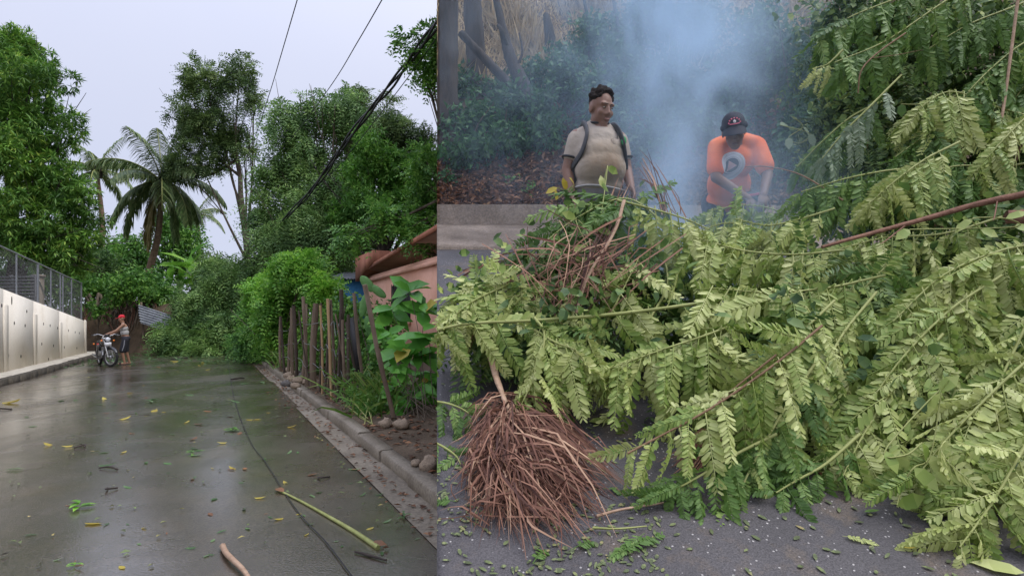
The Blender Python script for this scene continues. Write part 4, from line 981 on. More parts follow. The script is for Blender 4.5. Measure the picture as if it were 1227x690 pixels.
MT['road_leaf_bits'] = leaf_mat('leaf_scrap', [(0, (0.03, 0.025, 0.015)), (0.4, (0.08, 0.10, 0.035)), (0.8, (0.16, 0.22, 0.07)), (1, (0.4, 0.32, 0.1))], trans=0.1)
# leaf litter on the verge and at the road end
rv = np.random.default_rng(78)
q = 1500
tv = rv.uniform(4, 26, q); nv_ = 1.72 + np.abs(rv.normal(0, 0.9, q))
pv = np.array([V_(n_, t_, 0.012) for n_, t_ in zip(nv_, tv)])
aa = rv.uniform(0, 6.283, q)
tag(build('verge_litter', [quads_to_parts(pv, np.stack([np.cos(aa), np.sin(aa), np.full(q, .1)], 1), np.tile((0, 0, 1.0), (q, 1)) + rv.standard_normal((q, 3)) * .3, rv.uniform(.05, .12, q), rv.uniform(.03, .05, q))], MT['litter']), 'brown leaf litter along the right verge', 'leaf litter', kind='stuff')
q = 900
tv = rv.uniform(23, 34, q); nv_ = rv.uniform(-4.5, 2.2, q)
pv = np.array([S(n_, t_, 0.03) for n_, t_ in zip(nv_, tv)]); aa = rv.uniform(0, 6.283, q)
tag(build('fallen_foliage', [quads_to_parts(pv, np.stack([np.cos(aa), np.sin(aa), np.full(q, .15)], 1), np.tile((0, 0, 1.0), (q, 1)) + rv.standard_normal((q, 3)) * .3, rv.uniform(.08, .2, q), rv.uniform(.03, .07, q))], MT['road_leaf']), 'scattered torn leaves at the far end of the street', 'leaf litter', kind='stuff')

q = 520
tv = rv.uniform(3.5, 26, q); nv_ = 1.50 - np.abs(rv.normal(0, 0.16, q))
pv = np.array([S(n_, t_, 0.022) for n_, t_ in zip(nv_, tv)]); aa = rv.uniform(0, 6.283, q)
tag(build('gutter_litter', [quads_to_parts(pv, np.stack([np.cos(aa), np.sin(aa), np.full(q, .12)], 1), np.tile((0, 0, 1.0), (q, 1)) + rv.standard_normal((q, 3)) * .3, rv.uniform(.03, .09, q), rv.uniform(.015, .04, q))], MT['litter']), 'leaf fragments gathered along the right gutter', 'leaf litter', kind='stuff')
q = 620
tv = 4 + 24 * rv.random(q) ** 1.2; nv_ = np.clip(rv.normal(-0.4, 1.5, q), -4.1, 1.2)
pv = np.array([S(n_, t_, 0.026) for n_, t_ in zip(nv_, tv)]); aa = rv.uniform(0, 6.283, q)
tag(build('road_litter', [quads_to_parts(pv, np.stack([np.cos(aa), np.sin(aa), np.full(q, .12)], 1), np.tile((0, 0, 1.0), (q, 1)) + rv.standard_normal((q, 3)) * .3, rv.uniform(.02, .075, q), rv.uniform(.012, .03, q))], MT['road_leaf_bits']), 'tiny leaf scraps sprinkled over the wet road', 'leaf litter', kind='stuff')
# ================================================================== THE UPPER ROAD (right): a ramp climbing off the street to a wooded bank
XR = 16.0
def seamx(Y): return SEAM * Y
def rsheet(Y0, Y1, up, ny=30, nx=50, amp=0.0):
    def f(v, u):
        Y = Y0 + (Y1 - Y0) * v
        x0 = seamx(Y); X = x0 + (XR - x0) * u
        return np.array((X, Y, zr(Y) + up + amp * vnoise(X * 2, Y * 2)))
    return grid(f, np.linspace(0, 1, ny), np.linspace(0, 1, nx) ** 1.6)
def solid_under(sheet, ny, nx, zb=-0.3):
    """close a height sheet into a solid down to zb"""
    V, Fq = sheet
    B = V.copy(); B[:, 2] = zb
    k = len(V)
    idx = lambda i, j: i * nx + j
    sides = []
    for i in range(ny - 1):
        sides.append((idx(i, 0), k + idx(i, 0), k + idx(i + 1, 0), idx(i + 1, 0)))
        sides.append((idx(i, nx - 1), idx(i + 1, nx - 1), k + idx(i + 1, nx - 1), k + idx(i, nx - 1)))
    for j in range(nx - 1):
        sides.append((idx(0, j), idx(0, j + 1), k + idx(0, j + 1), k + idx(0, j)))
        sides.append((idx(ny - 1, j), k + idx(ny - 1, j), k + idx(ny - 1, j + 1), idx(ny - 1, j + 1)))
    return (np.vstack([V, B]), np.vstack([Fq, np.array(sides)]))
struct('upper_road', [solid_under(rsheet(0.42, 6.62, 0.0, amp=0.004), 30, 50)], MT['asphalt'], True)
struct('road_apron', [solid_under(rsheet(6.621, 7.93, 0.03, 8, 50, amp=0.006), 8, 50)], MT['slab'], True)
# kerb wall at the foot of the bank, cast in lengths
kw = tag(empty('kerb_wall', (0, 7.93, zr(7.93))), kind='structure')
xk = seamx(7.93)
rk = random.Random(9)
while xk < 9:
    x1 = min(xk + 2.3, 9.0); up = 0.27 + rk.uniform(-.02, .015); j = rk.uniform(0, 0.02)
    base_c = [(max(xk, seamx(y)) if xk < -0.9 else xk, y) for y in (7.93 - j, 8.18)]
    V = []
    for z in (lambda y: -0.3, lambda y: zr(7.93) + 0.03 + up):
        for (x, y) in ((max(xk, seamx(7.93 - j)), 7.93 - j), (x1 - .012, 7.93 - j), (x1 - .012, 8.18), (max(xk, seamx(8.18)) if xk > -0.9 else seamx(8.18), 8.18)):
            V.append((x, y, z(y)))
    build('kerb_length', [hexa(V)], MT['slab'], kw)
    xk = x1
# wooded hillside above the kerb
HP = [(8.18, 3.05), (8.6, 3.45), (9.2, 4.2), (10, 5.25), (11.4, 7.0), (13, 9.2), (15.5, 11.8), (20, 13.5), (40, 15)]
def hill_z(X, Y):
    z = np.interp(Y, [a for a, _ in HP], [b for _, b in HP])
    return z + min(1.0, (Y - 8.18) * 0.8) * (0.12 * vnoise(X * 1.3, Y * 1.1) + 0.04 * vnoise(X * 5, Y * 4.4))
hy = np.concatenate([np.linspace(8.181, 13, 40), np.linspace(13.4, 40, 22)])
hx = np.linspace(0, 1, 60) ** 1.4
def hill_f(Y, u):
    x0 = seamx(Y); X = x0 + (34 - x0) * u
    return np.array((X, Y, hill_z(X, Y)))
struct('hillside', [solid_under(grid(hill_f, hy, hx), len(hy), len(hx))], MT['soil'], True)
def HZ(px, py, y0=8.2):
    """photo position -> point on the hillside"""
    for Y in np.arange(y0, 30, 0.03):
        p = P(px, py, Y)
        if p[2] <= hill_z(p[0], Y): return p
    return p
rr_ = np.random.default_rng(200)
# dead-leaf litter on the bank
q = 14000
px_ = rr_.uniform(520, 960, q); Yl = 8.2 + 1.6 * rr_.random(q) ** 1.3
Xl = (px_ - 613.5) / F * Yl
pl = np.stack([Xl, Yl, np.array([hill_z(x, y) for x, y in zip(Xl, Yl)]) + 0.015 + 0.05 * rr_.random(q)], 1)
dl = unit(rr_.standard_normal((q, 3)) * (1, .8, .5)); nl_ = rr_.standard_normal((q, 3)) * 0.8 + np.array((0, -0.6, 0.8))
V, Fa = quads_to_parts(pl, dl, nl_, rr_.uniform(0.05, 0.14, q), rr_.uniform(0.03, 0.07, q), 0.25, 0.2)
tag(build('leaf_litter', [(clamp_r(V), Fa)], MT['litter']), 'brown dead leaves covering the bank above the kerb', 'leaf litter', kind='stuff')
# dry grass on the hill behind
q = 26000
Yg = rr_.uniform(10.2, 15, q); Xg = (rr_.uniform(524, 960, q) - 613.5) / F * Yg
pg = np.stack([Xg, Yg, np.array([hill_z(x, y) for x, y in zip(Xg, Yg)]) - 0.01], 1)
dg_ = unit(rr_.standard_normal((q, 3)) * (.45, .3, .2) + np.array((0, -0.15, 1.0)))
V, Fa = quads_to_parts(pg, dg_, rr_.standard_normal((q, 3)) + np.array((0, -1.5, 0)), rr_.uniform(0.2, 0.75, q) * (0.6 + 0.4 * np.sin(Xg * 3.1 + Yg * 2.3)), rr_.uniform(0.012, 0.03, q), 0.1, 0.25, 0.3)
tag(build('dry_grass', [(clamp_r(V), Fa)], MT['straw']), 'straw coloured dry grass on the hill behind the trees', 'dry grass', kind='stuff')
# undergrowth bushes
def rbush(label, lobes, n, seed, mat='under', L=0.11, W=0.06, k=10, name='bush', spread=0.09):
    rng = np.random.default_rng(seed)
    c = np.mean([l[:3] for l in lobes], axis=0)
    base = np.array((c[0], c[1], hill_z(c[0], c[1]) if c[1] > 8.2 else zr(c[1])))
    t = tag(empty(name, base), label, 'bush')
    parts = []
    for lb in lobes:
        for e in range(4):
            tg = np.array(lb[:3]) + rng.standard_normal(3) * np.array(lb[3:]) * 0.5
            b0 = base + np.array((rng.uniform(-.3, .3) + (lb[0] - c[0]) * .7, 0, 0)); b0[2] = (hill_z(b0[0], b0[1]) if b0[1] > 8.2 else zr(b0[1])) - .05
            parts += [(clamp_r(v), f) for v, f in tube(smooth_path([b0, (b0 + tg) / 2 + rng.standard_normal(3) * .1, tg], 7), [0.022, 0.006], 4)]
    build('stems', parts, MT['bark'], t)
    p, o = sample_lobes(rng, lobes, n, sub=12, subr=0.4)
    V, Fa = leaf_cloud(rng, p, o, k, spread, L, W, 0.3, 0.18, 0.3)
    keep = (V[Fa[:, 0], 0] > SEAM * V[Fa[:, 0], 1]) | (V[Fa[:, 2], 0] > SEAM * V[Fa[:, 2], 1])
    build('foliage', [(clamp_r(V), Fa[keep])], MT[mat], t)
    return t
rbush('dark bush at the left foot of the bank under the big trunk', [wl(540, 160, 30, 26, 9.3, .5), wl(585, 150, 30, 26, 9.4, .5), wl(560, 185, 28, 12, 9.0, .4)], 420, 61)
rbush('dark green bush below the slanting dead trunk', [wl(625, 135, 34, 32, 9.6, .6), wl(655, 165, 26, 24, 9.2, .5), wl(610, 170, 26, 16, 9.1, .4)], 460, 62)
rbush('tall dark bush behind the man in the beige shirt', [wl(690, 110, 38, 44, 9.8, .6), wl(740, 105, 34, 46, 9.8, .6), wl(715, 160, 36, 32, 9.3, .5)], 620, 63)
rbush('leafy bush half hidden in smoke between the two men', [wl(790, 110, 38, 48, 9.9, .6), wl(820, 150, 40, 40, 9.4, .5), wl(770, 170, 28, 30, 9.2, .5)], 620, 64)
rbush('high bush at the top centre behind the smoke', [wl(760, 35, 46, 36, 10.6, .7), wl(820, 40, 44, 44, 10.6, .7), wl(712, 52, 30, 26, 10.5, .6)], 560, 65)
rbush('shaded bush behind the man in the orange shirt', [wl(880, 110, 38, 46, 9.6, .6), wl(900, 60, 36, 46, 10.0, .6), wl(860, 170, 32, 30, 9.2, .5)], 620, 66)
rbush('dark bush filling the gap right of the orange shirt', [wl(950, 70, 40, 60, 9.0, .6), wl(960, 150, 40, 50, 8.8, .6), wl(940, 200, 36, 40, 8.8, .5)], 620, 67)
rbush('low bush between the two left trunks on the bank', [wl(556, 108, 20, 18, 10.2, .4), wl(598, 108, 24, 16, 10.0, .4), wl(640, 92, 24, 18, 10.3, .4), wl(676, 82, 18, 20, 10.5, .4)], 300, 70)
rbush('low green weed on the leaf covered bank', [wl(634, 230, 8, 8, 8.5, .12), wl(610, 222, 7, 6, 8.7, .1)], 40, 68, 'mid', 0.07, 0.04, 6, 'weed', .05)
rbush('small green weed at the left end of the bank', [wl(535, 215, 12, 10, 8.7, .15), wl(552, 200, 10, 8, 8.9, .15)], 60, 69, 'under', 0.07, 0.04, 6, 'weed', .05)

# standing trunks and dead wood on the bank
def trunk(label, pts, r, mat, seed, name='tree_trunk', cat='tree trunk', stubs=()):
    rng = np.random.default_rng(seed)
    pts = [np.array(p) for p in pts]
    t = tag(empty(name, pts[0]), label, cat)
    ps = tube(smooth_path(pts, 26), r, 12, 0.05, rng)
    build('bole', [(clamp_r(v), f) for v, f in ps], mat, t, True)
    for (a, b, r1) in stubs:
        build('stub', tube(smooth_path([a, (np.array(a) + np.array(b)) / 2 + rng.standard_normal(3) * .04, b], 8), [r1, r1 * 0.5], 7, 0.08, rng), mat, t, True)
    return t
T1 = HZ(536, 185)
trunk('thick dark trunk at the left edge of the bank', [T1 - (0, 0, .2), P(536, 110, T1[1]), P(537, 40, T1[1]), P(538, -60, T1[1])], [0.25, 0.17, 0.155, 0.15], MT['bark_dark'], 71)
T2 = HZ(572, 95)
trunk('straight trunk second from the left edge of the bank', [T2 - (0, 0, .2), P(570, 60, T2[1]), P(566, 0, T2[1]), P(562, -70, T2[1])], [0.21, 0.17, 0.16, 0.15], MT['bark_dark'], 72)
T3 = HZ(650, 165, 8.6)
trunk('slanting dead tree with broken limbs on the bank', [T3 - (0, 0, .1), P(632, 115, T3[1] + .2), P(612, 70, T3[1] + .4), P(604, 40, T3[1] + .5), P(592, -10, T3[1] + .6)], [0.10, 0.12, 0.10, 0.075, 0.05], MT['bark_dark'], 73, 'dead_tree', 'dead tree',
      [(P(618, 82, T3[1] + .3), P(622, 40, T3[1] + .3), 0.03), (P(608, 55, T3[1] + .4), P(596, 30, T3[1] + .3), 0.045)])
a1, b1 = P(552, 40, 9.6), P(604, 95, 9.5)
trunk('broken log leaning across between the two trunks', [P(612, 105, 9.5), b1, (a1 + b1) / 2, a1], [0.05, 0.075, 0.07, 0.06], MT['bark_dark'], 74, 'fallen_log', 'log')
T4 = HZ(662, 85)
trunk('short jagged dead stump on the straw coloured hill', [T4 - (0, 0, .2), P(660, 55, T4[1]), P(655, 22, T4[1]), P(651, 18, T4[1])], [0.17, 0.11, 0.07, 0.02], MT['bark_dark'], 75, 'dead_stump', 'stump')
for k, (px, top, lab) in enumerate([(735, -20, 'thin sapling stem behind the smoke left of centre'), (803, -20, 'thin sapling stem behind the smoke right of centre'), (700, -20, 'thin bent sapling near the straw coloured hill')]):
    b = HZ(px, 90); trunk(lab, [b - (0, 0, .1), P(px + 6, 40, b[1]), P(px - 4, top, b[1])], [0.04, 0.025], MT['bark_dark'], 80 + k, 'sapling', 'sapling')

# ------------------------------------------------------------------ pinnate leaves
def pinnate_mesh(name, seed, pairs=15, curl=0.25, ang=63, lw=0.30, L=0.21, miss=0.03):
    """unit-long compound leaf along +Y, normal +Z"""
    rng = np.random.default_rng(seed)
    ts = np.linspace(0.10, 0.985, pairs)
    bend = rng.uniform(-0.10, 0.10)
    def pos(t): return np.array((bend * t * t, t, -curl * t * t + 0.05 * t))
    B, D, Nn, LL = [], [], [], []
    for t in ts:
        p = pos(t); tg = unit(pos(t + 0.02) - pos(t - 0.02)); nr = unit(np.cross((1, 0, 0), tg)); sd = np.cross(tg, nr)
        pr = 0.62 + 0.38 * math.sin(math.pi * min(1.0, 0.12 + 0.80 * t)) - (0.25 if t > 0.93 else 0)
        for sg in (-1, 1):
            if rng.random() < miss: continue
            a = math.radians(ang - 22 * t + rng.normal(0, 5))
            d = unit(sd * sg * math.sin(a) + tg * math.cos(a) + nr * rng.normal(-0.14, 0.2))
            B.append(p + tg * rng.normal(0, 0.004)); D.append(d); Nn.append(nr + sd * sg * rng.normal(0.25, 0.2) + rng.standard_normal(3) * .1); LL.append(L * pr * rng.uniform(0.9, 1.1))
    B, D, Nn, LL = map(np.array, (B, D, Nn, LL))
    ps = fat_leaves(B, D, Nn, LL, LL * lw, fold=0.10, curl=0.12, t2=0.78)
    ps += tube(np.array([pos(t) for t in np.linspace(-0.06, 0.99, 8)]), [0.010, 0.004], 4)
    return new_mesh(name, ps, False)
PINN = {}
for key, mt in (('pale', 'pale'), ('fresh', 'fresh'), ('silver', 'silver')):
    PINN[key] = []
    for k in range(6):
        m_ = pinnate_mesh('compound_leaf', 300 + k, pairs=(19, 21, 17, 20, 18, 22)[k], curl=(0.15, 0.4, 0.6, 0.28, 0.05, 0.5)[k], miss=(0.02, 0.05, 0.14, 0.03, 0.08, 0.02)[k], lw=(0.33, 0.32, 0.35, 0.31, 0.34, 0.33)[k], L=(0.175, 0.165, 0.19, 0.16, 0.185, 0.155)[k])
        m_.materials.append(MT[mt]); PINN[key].append(m_)
def put_leaf(parent, base, d, n, L, key, rng, vi=None):
    d = unit(d); n = np.array(n, dtype=float); n = unit(n - d * (n @ d)); s = np.cross(d, n)
    me = PINN[key][rng.integers(6) if vi is None else vi]
    R = Matrix(((s[0], d[0], n[0]), (s[1], d[1], n[1]), (s[2], d[2], n[2])))
    wsc = L * rng.uniform(0.9, 1.12)
    # keep clear of the street side
    tips = [base, base + d * L, base + d * L * .5 + s * L * .2, base + d * L * .5 - s * L * .2]
    cut = [t[0] < SEAM * t[1] for t in tips]
    o0 = origin_of(parent)
    if any(cut):
        if all(cut): return
        co = np.empty(len(me.vertices) * 3, np.float32); me.vertices.foreach_get('co', co); co = co.reshape(-1, 3) * np.array((wsc, L, wsc))
        W = clamp_r(co @ np.array(R).T + base) - o0
        me = me.copy(); me.vertices.foreach_set('co', W.astype(np.float32).ravel()); me.update()
        o = link('leaf', me, None, parent)
        return
    o = link('leaf', me, None, parent)
    o.matrix_local = Matrix.Translation(Vector(base - o0)) @ R.to_4x4() @ Matrix.Diagonal((wsc, L, wsc, 1))
VIEW = np.array((0, -0.75, 0.65))
def branch(label, pts, nleaf, Lpx, key='pale', r=(0.008, 0.003), seed=1, hang=0.8, mat='green_stem', t0=0.12, fan=1.0, name='cut_branch', dirs=None, group='cut branches heaped on the upper road', jit=0.35, cat='branch', pair=True):
    """leafy branch: stem through (px,py,Y) points; leaves leave it on both sides and hang"""
    rng = np.random.default_rng(seed)
    W = smooth_path([P(*p) for p in pts], 28)
    base = W[0]
    t = tag(empty(name, base), label, cat, group)
    nleaf = int(nleaf * 1.35); Lpx = Lpx * 0.88
    build('stem', [(clamp_r(v), f) for v, f in tube(W, list(r), 6, 0.05, rng)], MT[mat], t, True)
    for k in range(nleaf):
        s = t0 + (1 - t0) * (k + 0.5) / nleaf
        i = min(int(s * 27), 26)
        p = W[i] + (W[i + 1] - W[i]) * (s * 27 - i)
        T = unit(W[i + 1] - W[i])
        side = unit(np.cross(T, VIEW)) * (1 if k % 2 else -1)
        hang_ = hang + 0.25
        d = side * fan + T * 0.6 + np.array((0, -0.25, -hang_)) + rng.standard_normal(3) * jit
        if dirs is not None: d = d * 0.45 + np.array(dirs) + rng.standard_normal(3) * jit * .5
        n = VIEW + rng.standard_normal(3) * 0.55
        L = Lpx * p[1] / F * rng.uniform(0.78, 1.18) * (0.75 + 0.35 * math.sin(math.pi * s))
        put_leaf(t, p, d, n, L, key, rng)
    return t
B_ = branch
# --- foreground pile, right
B_('big pale branch drooping at the right edge over the asphalt', [(1260, 330, 2.75), (1215, 420, 2.6), (1180, 500, 2.45), (1150, 585, 2.25)], 26, 120, seed=401, hang=0.6)
B_('pale branch reaching down into the bottom right corner', [(1270, 470, 2.35), (1225, 540, 2.25), (1190, 600, 2.15), (1150, 655, 2.05)], 22, 115, seed=402, hang=0.5)
B_('pale branch sweeping from the right edge above the corner branch', [(1270, 400, 2.6), (1210, 450, 2.5), (1140, 520, 2.4), (1095, 575, 2.3)], 22, 110, seed=403, hang=0.6)
B_('pale branch with hanging leaves at the upper right of the pile', [(1265, 290, 3.0), (1200, 300, 2.95), (1130, 330, 2.9), (1070, 385, 2.85)], 24, 112, seed=404, hang=1.1)
B_('pale branch hanging over the middle right of the pile', [(1200, 330, 2.9), (1140, 370, 2.8), (1080, 430, 2.7), (1030, 500, 2.6)], 26, 108, seed=405, hang=0.9)
B_('drooping pale branch above the bare asphalt at lower right', [(1130, 400, 2.75), (1075, 460, 2.65), (1035, 520, 2.55), (1010, 570, 2.45)], 22, 98, seed=406, hang=0.8)
# --- centre
B_('broad pale branch across the centre of the pile', [(1060, 330, 3.1), (990, 345, 3.05), (920, 350, 3.0), (850, 345, 3.1)], 26, 112, seed=407, hang=1.0)
B_('pale branch fanning down from the pile centre', [(1000, 360, 2.95), (950, 410, 2.8), (915, 470, 2.65), (890, 540, 2.5)], 28, 110, seed=408, hang=0.8)
B_('green tipped branch hanging to the asphalt below the centre', [(980, 430, 2.75), (940, 490, 2.6), (900, 560, 2.45), (875, 620, 2.32)], 24, 92, 'fresh', seed=409, hang=0.7)
B_('pale branch spilling over the left of the centre', [(900, 380, 2.95), (850, 400, 2.9), (790, 420, 2.85), (735, 440, 2.85)], 24, 100, seed=410, hang=0.9)
B_('snapped pale twig end pointing left in front of the pile', [(985, 390, 2.65), (930, 435, 2.55), (850, 490, 2.48), (752, 543, 2.42)], 20, 95, seed=411, hang=0.5, r=(0.006, 0.005), mat='twig', t0=0.0)
B_('fresh green branch low in front of the pile centre', [(930, 520, 2.5), (880, 545, 2.42), (830, 575, 2.36), (800, 590, 2.32)], 14, 70, 'fresh', seed=412, hang=0.4)
B_('pale branch hanging between the centre and the right', [(1050, 350, 3.0), (1010, 400, 2.85), (985, 450, 2.7), (965, 520, 2.6)], 24, 98, seed=413, hang=0.9)
B_('pale branch resting on the pile top below the orange shirt', [(1010, 300, 3.3), (950, 305, 3.3), (890, 300, 3.35), (835, 285, 3.45)], 20, 88, seed=414, hang=0.9)
B_('fresh green branch at the foot of the pile on the asphalt', [(1030, 520, 2.55), (990, 555, 2.45), (955, 575, 2.4), (930, 590, 2.36)], 14, 66, 'fresh', seed=415, hang=0.4)
# --- left heap
B_('leafy branch arching over the left heap in front of the man', [(800, 270, 3.75), (750, 238, 3.85), (690, 262, 3.8), (630, 310, 3.7)], 26, 84, 'fresh', seed=416, hang=0.55)
B_('pale branch with three hanging leaves beside the smoke', [(740, 240, 3.75), (780, 250, 3.6), (820, 262, 3.5), (850, 275, 3.45)], 9, 78, seed=417, hang=1.6, fan=0.4)
B_('long pale stem lying across the heap from the left edge', [(505, 400, 3.1), (560, 388, 3.1), (640, 384, 3.1), (740, 376, 3.15), (850, 362, 3.2)], 16, 92, seed=418, hang=0.7, mat='green_stem', r=(0.007, 0.011), t0=0.02)
B_('pale leafy branch drooping at the left edge of the heap', [(640, 330, 3.5), (600, 345, 3.35), (560, 365, 3.2), (530, 395, 3.1)], 22, 80, seed=419, hang=0.6)
B_('pale branch hanging in front of the dry stalk', [(640, 380, 3.1), (652, 400, 3.0), (645, 440, 2.92), (622, 490, 2.85)], 12, 86, seed=420, hang=0.8)
B_('pale branch hanging right of the dry stalk', [(640, 395, 3.05), (665, 410, 3.0), (690, 420, 2.95), (705, 440, 2.9)], 10, 96, seed=421, hang=1.2)
B_('bushy pale branch on the left heap below the dry straw', [(700, 340, 3.45), (650, 350, 3.4), (600, 355, 3.35), (560, 340, 3.4)], 22, 82, seed=422, hang=0.5)
B_('pale branch with upright leaves right of the dry straw', [(720, 400, 3.2), (735, 370, 3.25), (750, 340, 3.3), (765, 310, 3.4)], 12, 80, seed=423, hang=0.9)
B_('dark green branch low in the left heap', [(700, 395, 3.35), (660, 400, 3.3), (610, 395, 3.3), (560, 390, 3.35)], 12, 66, 'fresh', seed=424, hang=0.5)
B_('dark green branch in the hollow under the smoke', [(780, 380, 3.2), (800, 340, 3.4), (790, 300, 3.6), (760, 290, 3.7)], 14, 72, 'fresh', seed=425, hang=0.6)
B_('fresh branch in the hollow at the centre right', [(1090, 300, 3.3), (1050, 330, 3.2), (1010, 380, 3.1), (990, 420, 3.0)], 18, 90, 'fresh', seed=426, hang=0.8)
B_('fresh green branch lying at the left edge of the asphalt', [(500, 480, 2.95), (530, 482, 2.95), (550, 488, 2.92), (562, 495, 2.9)], 6, 52, 'fresh', seed=427, hang=0.2)
B_('small fresh branch at the left foot of the dry frond', [(500, 525, 2.7), (525, 532, 2.7), (545, 545, 2.65), (552, 556, 2.62)], 6, 46, 'fresh', seed=428, hang=0.2)
# --- wall of foliage at the right
B_('fresh branch hanging high at the right behind the bare stem', [(1270, 150, 3.9), (1200, 130, 3.9), (1140, 110, 3.9), (1100, 130, 3.85)], 24, 76, 'pale', seed=430, hang=1.7)
B_('green branch hanging under the top edge at the right', [(1180, -30, 4.2), (1120, 10, 4.1), (1060, 50, 4.05), (1000, 75, 4.0)], 20, 62, 'fresh', seed=431, hang=1.5)
B_('silvery withered branch hanging in the thinning smoke', [(1080, 90, 4.0), (1040, 130, 3.9), (1010, 160, 3.9), (985, 190, 3.9)], 9, 50, 'silver', seed=432, hang=2.0)
B_('green branch hanging right of the orange shirt', [(1110, 200, 3.8), (1060, 205, 3.75), (1010, 215, 3.75), (960, 230, 3.75)], 24, 70, 'fresh', seed=433, hang=1.9)
B_('green branch drooping over the reddish bare limb', [(1260, 190, 3.7), (1200, 200, 3.65), (1140, 200, 3.65), (1090, 225, 3.6)], 26, 74, 'fresh', seed=434, hang=1.8)
B_('two pale leaves hanging against the smoke above the orange shirt', [(1010, 60, 4.1), (1000, 70, 4.1), (990, 78, 4.1), (975, 82, 4.1)], 3, 48, 'pale', seed=435, hang=1.2, t0=0.5, fan=0.5)
B_('pale branch high in the right corner of the foliage', [(1270, 40, 4.0), (1230, 50, 4.0), (1190, 80, 3.95), (1160, 110, 3.9)], 18, 66, 'fresh', seed=436, hang=1.6)
B_('pale branch tucked under the reddish bare limb', [(1200, 260, 3.4), (1130, 280, 3.35), (1060, 285, 3.35), (1000, 300, 3.35)], 22, 86, 'pale', seed=437, hang=1.0)
B_('smoky green branch just right of the man in orange', [(1000, 250, 3.7), (960, 262, 3.7), (920, 270, 3.7), (880, 262, 3.75)], 14, 74, 'pale', seed=438, hang=1.1)

B_('leafy branch along the top edge right of the smoke', [(1120, -20, 4.5), (1070, 0, 4.45), (1020, 20, 4.4), (975, 45, 4.4)], 18, 56, 'fresh', seed=440, hang=1.4)
B_('leafy branch in the top right corner', [(1260, -10, 4.2), (1210, 10, 4.15), (1160, 30, 4.1), (1110, 60, 4.1)], 22, 62, 'fresh', seed=441, hang=1.5)
B_('yellowish branch hanging at the right edge above the thick trunk', [(1265, 110, 3.7), (1230, 140, 3.65), (1200, 170, 3.6), (1170, 205, 3.6)], 20, 70, 'pale', seed=442, hang=1.5)
B_('green branch hanging left of the thin upright stem', [(1190, 90, 3.95), (1150, 120, 3.9), (1110, 160, 3.85), (1070, 190, 3.85)], 22, 64, 'fresh', seed=443, hang=1.7)
B_('thin green branch hanging at the edge of the smoke', [(1060, 120, 4.15), (1020, 140, 4.1), (985, 170, 4.1), (955, 200, 4.1)], 16, 56, 'fresh', seed=444, hang=1.6)
B_('pale branch hanging above the reddish bare limb', [(1150, 170, 3.6), (1110, 190, 3.55), (1075, 215, 3.5), (1040, 245, 3.5)], 20, 64, 'pale', seed=445, hang=1.6)
B_('green branch tucked behind the thin upright stem', [(1270, 60, 4.1), (1240, 90, 4.05), (1215, 120, 4.0), (1195, 160, 3.95)], 16, 64, 'fresh', seed=446, hang=1.5)

B_('smoky leafy branch standing up in front of the legs of the man in orange', [(985, 285, 3.95), (945, 258, 4.05), (900, 246, 4.1), (850, 252, 4.1)], 16, 66, 'pale', seed=447, hang=1.3)
B_('pale branch lying below the orange shirt beside the smoke', [(935, 290, 3.75), (900, 272, 3.85), (865, 268, 3.9), (825, 285, 3.85)], 14, 64, 'pale', seed=448, hang=1.2)

# bare limbs and the fallen trunk
def stick(name, label, pts, r, mat, cat='branch', seed=5, twigs=()):
    rng = np.random.default_rng(seed)
    W = smooth_path([P(*p) for p in pts], 22)
    t = tag(empty(name, W[0]), label, cat)
    build('stem', [(clamp_r(v), f) for v, f in tube(W, list(r), 8, 0.06, rng)], MT[mat], t, True)
    for tw in twigs:
        build('twig', tube(smooth_path([P(*p) for p in tw], 8), [r[0] * 0.5, r[0] * 0.25], 5), MT[mat], t, True)
    return t
stick('bare_limb', 'long reddish bare limb rising to the right through the pile', [(985, 296, 3.25), (1050, 278, 3.3), (1110, 262, 3.3), (1170, 245, 3.3), (1250, 228, 3.25)], (0.009, 0.021), 'red_bark', seed=1, twigs=[[(1085, 270, 3.3), (1062, 288, 3.2), (1055, 292, 3.15)], [(1195, 240, 3.28), (1192, 258, 3.2), (1190, 264, 3.15)]])
stick('fallen_log', 'thick reddish trunk lying at the right edge of the pile', [(1205, 262, 3.45), (1240, 262, 3.4), (1300, 250, 3.4)], (0.05, 0.075), 'red_bark', 'trunk', 2)
stick('dead_stick', 'thin upright bare stem at the upper right', [(1165, 330, 3.6), (1185, 230, 3.75), (1205, 110, 3.9), (1222, -20, 4.0)], (0.007, 0.01), 'dry_stalk', 'stem', 3)
stick('bare_twig', 'thin brown twig arching in front of the orange shirt', [(1010, 240, 3.7), (960, 210, 3.9), (920, 200, 4.1), (893, 200, 4.15)], (0.006, 0.003), 'twig', 'twig', 4)
stick('bare_twig', 'forked pale twig hanging high right of the smoke', [(1085, 40, 4.0), (1050, 65, 3.95), (1032, 85, 3.9), (1028, 112, 3.9)], (0.006, 0.004), 'twig', 'twig', 5, [[(1045, 70, 3.95), (1075, 66, 3.95), (1105, 60, 3.9)]])
stick('bare_twig', 'brown twig lying low in the centre of the pile', [(930, 425, 2.58), (905, 445, 2.56), (880, 465, 2.54), (860, 482, 2.5)], (0.005, 0.003), 'twig', 'twig', 6)
stick('bare_limb', 'brown limb lying along the left heap beside the straw', [(590, 390, 3.2), (600, 360, 3.35), (620, 335, 3.5), (650, 300, 3.7)], (0.014, 0.009), 'bark', seed=7)

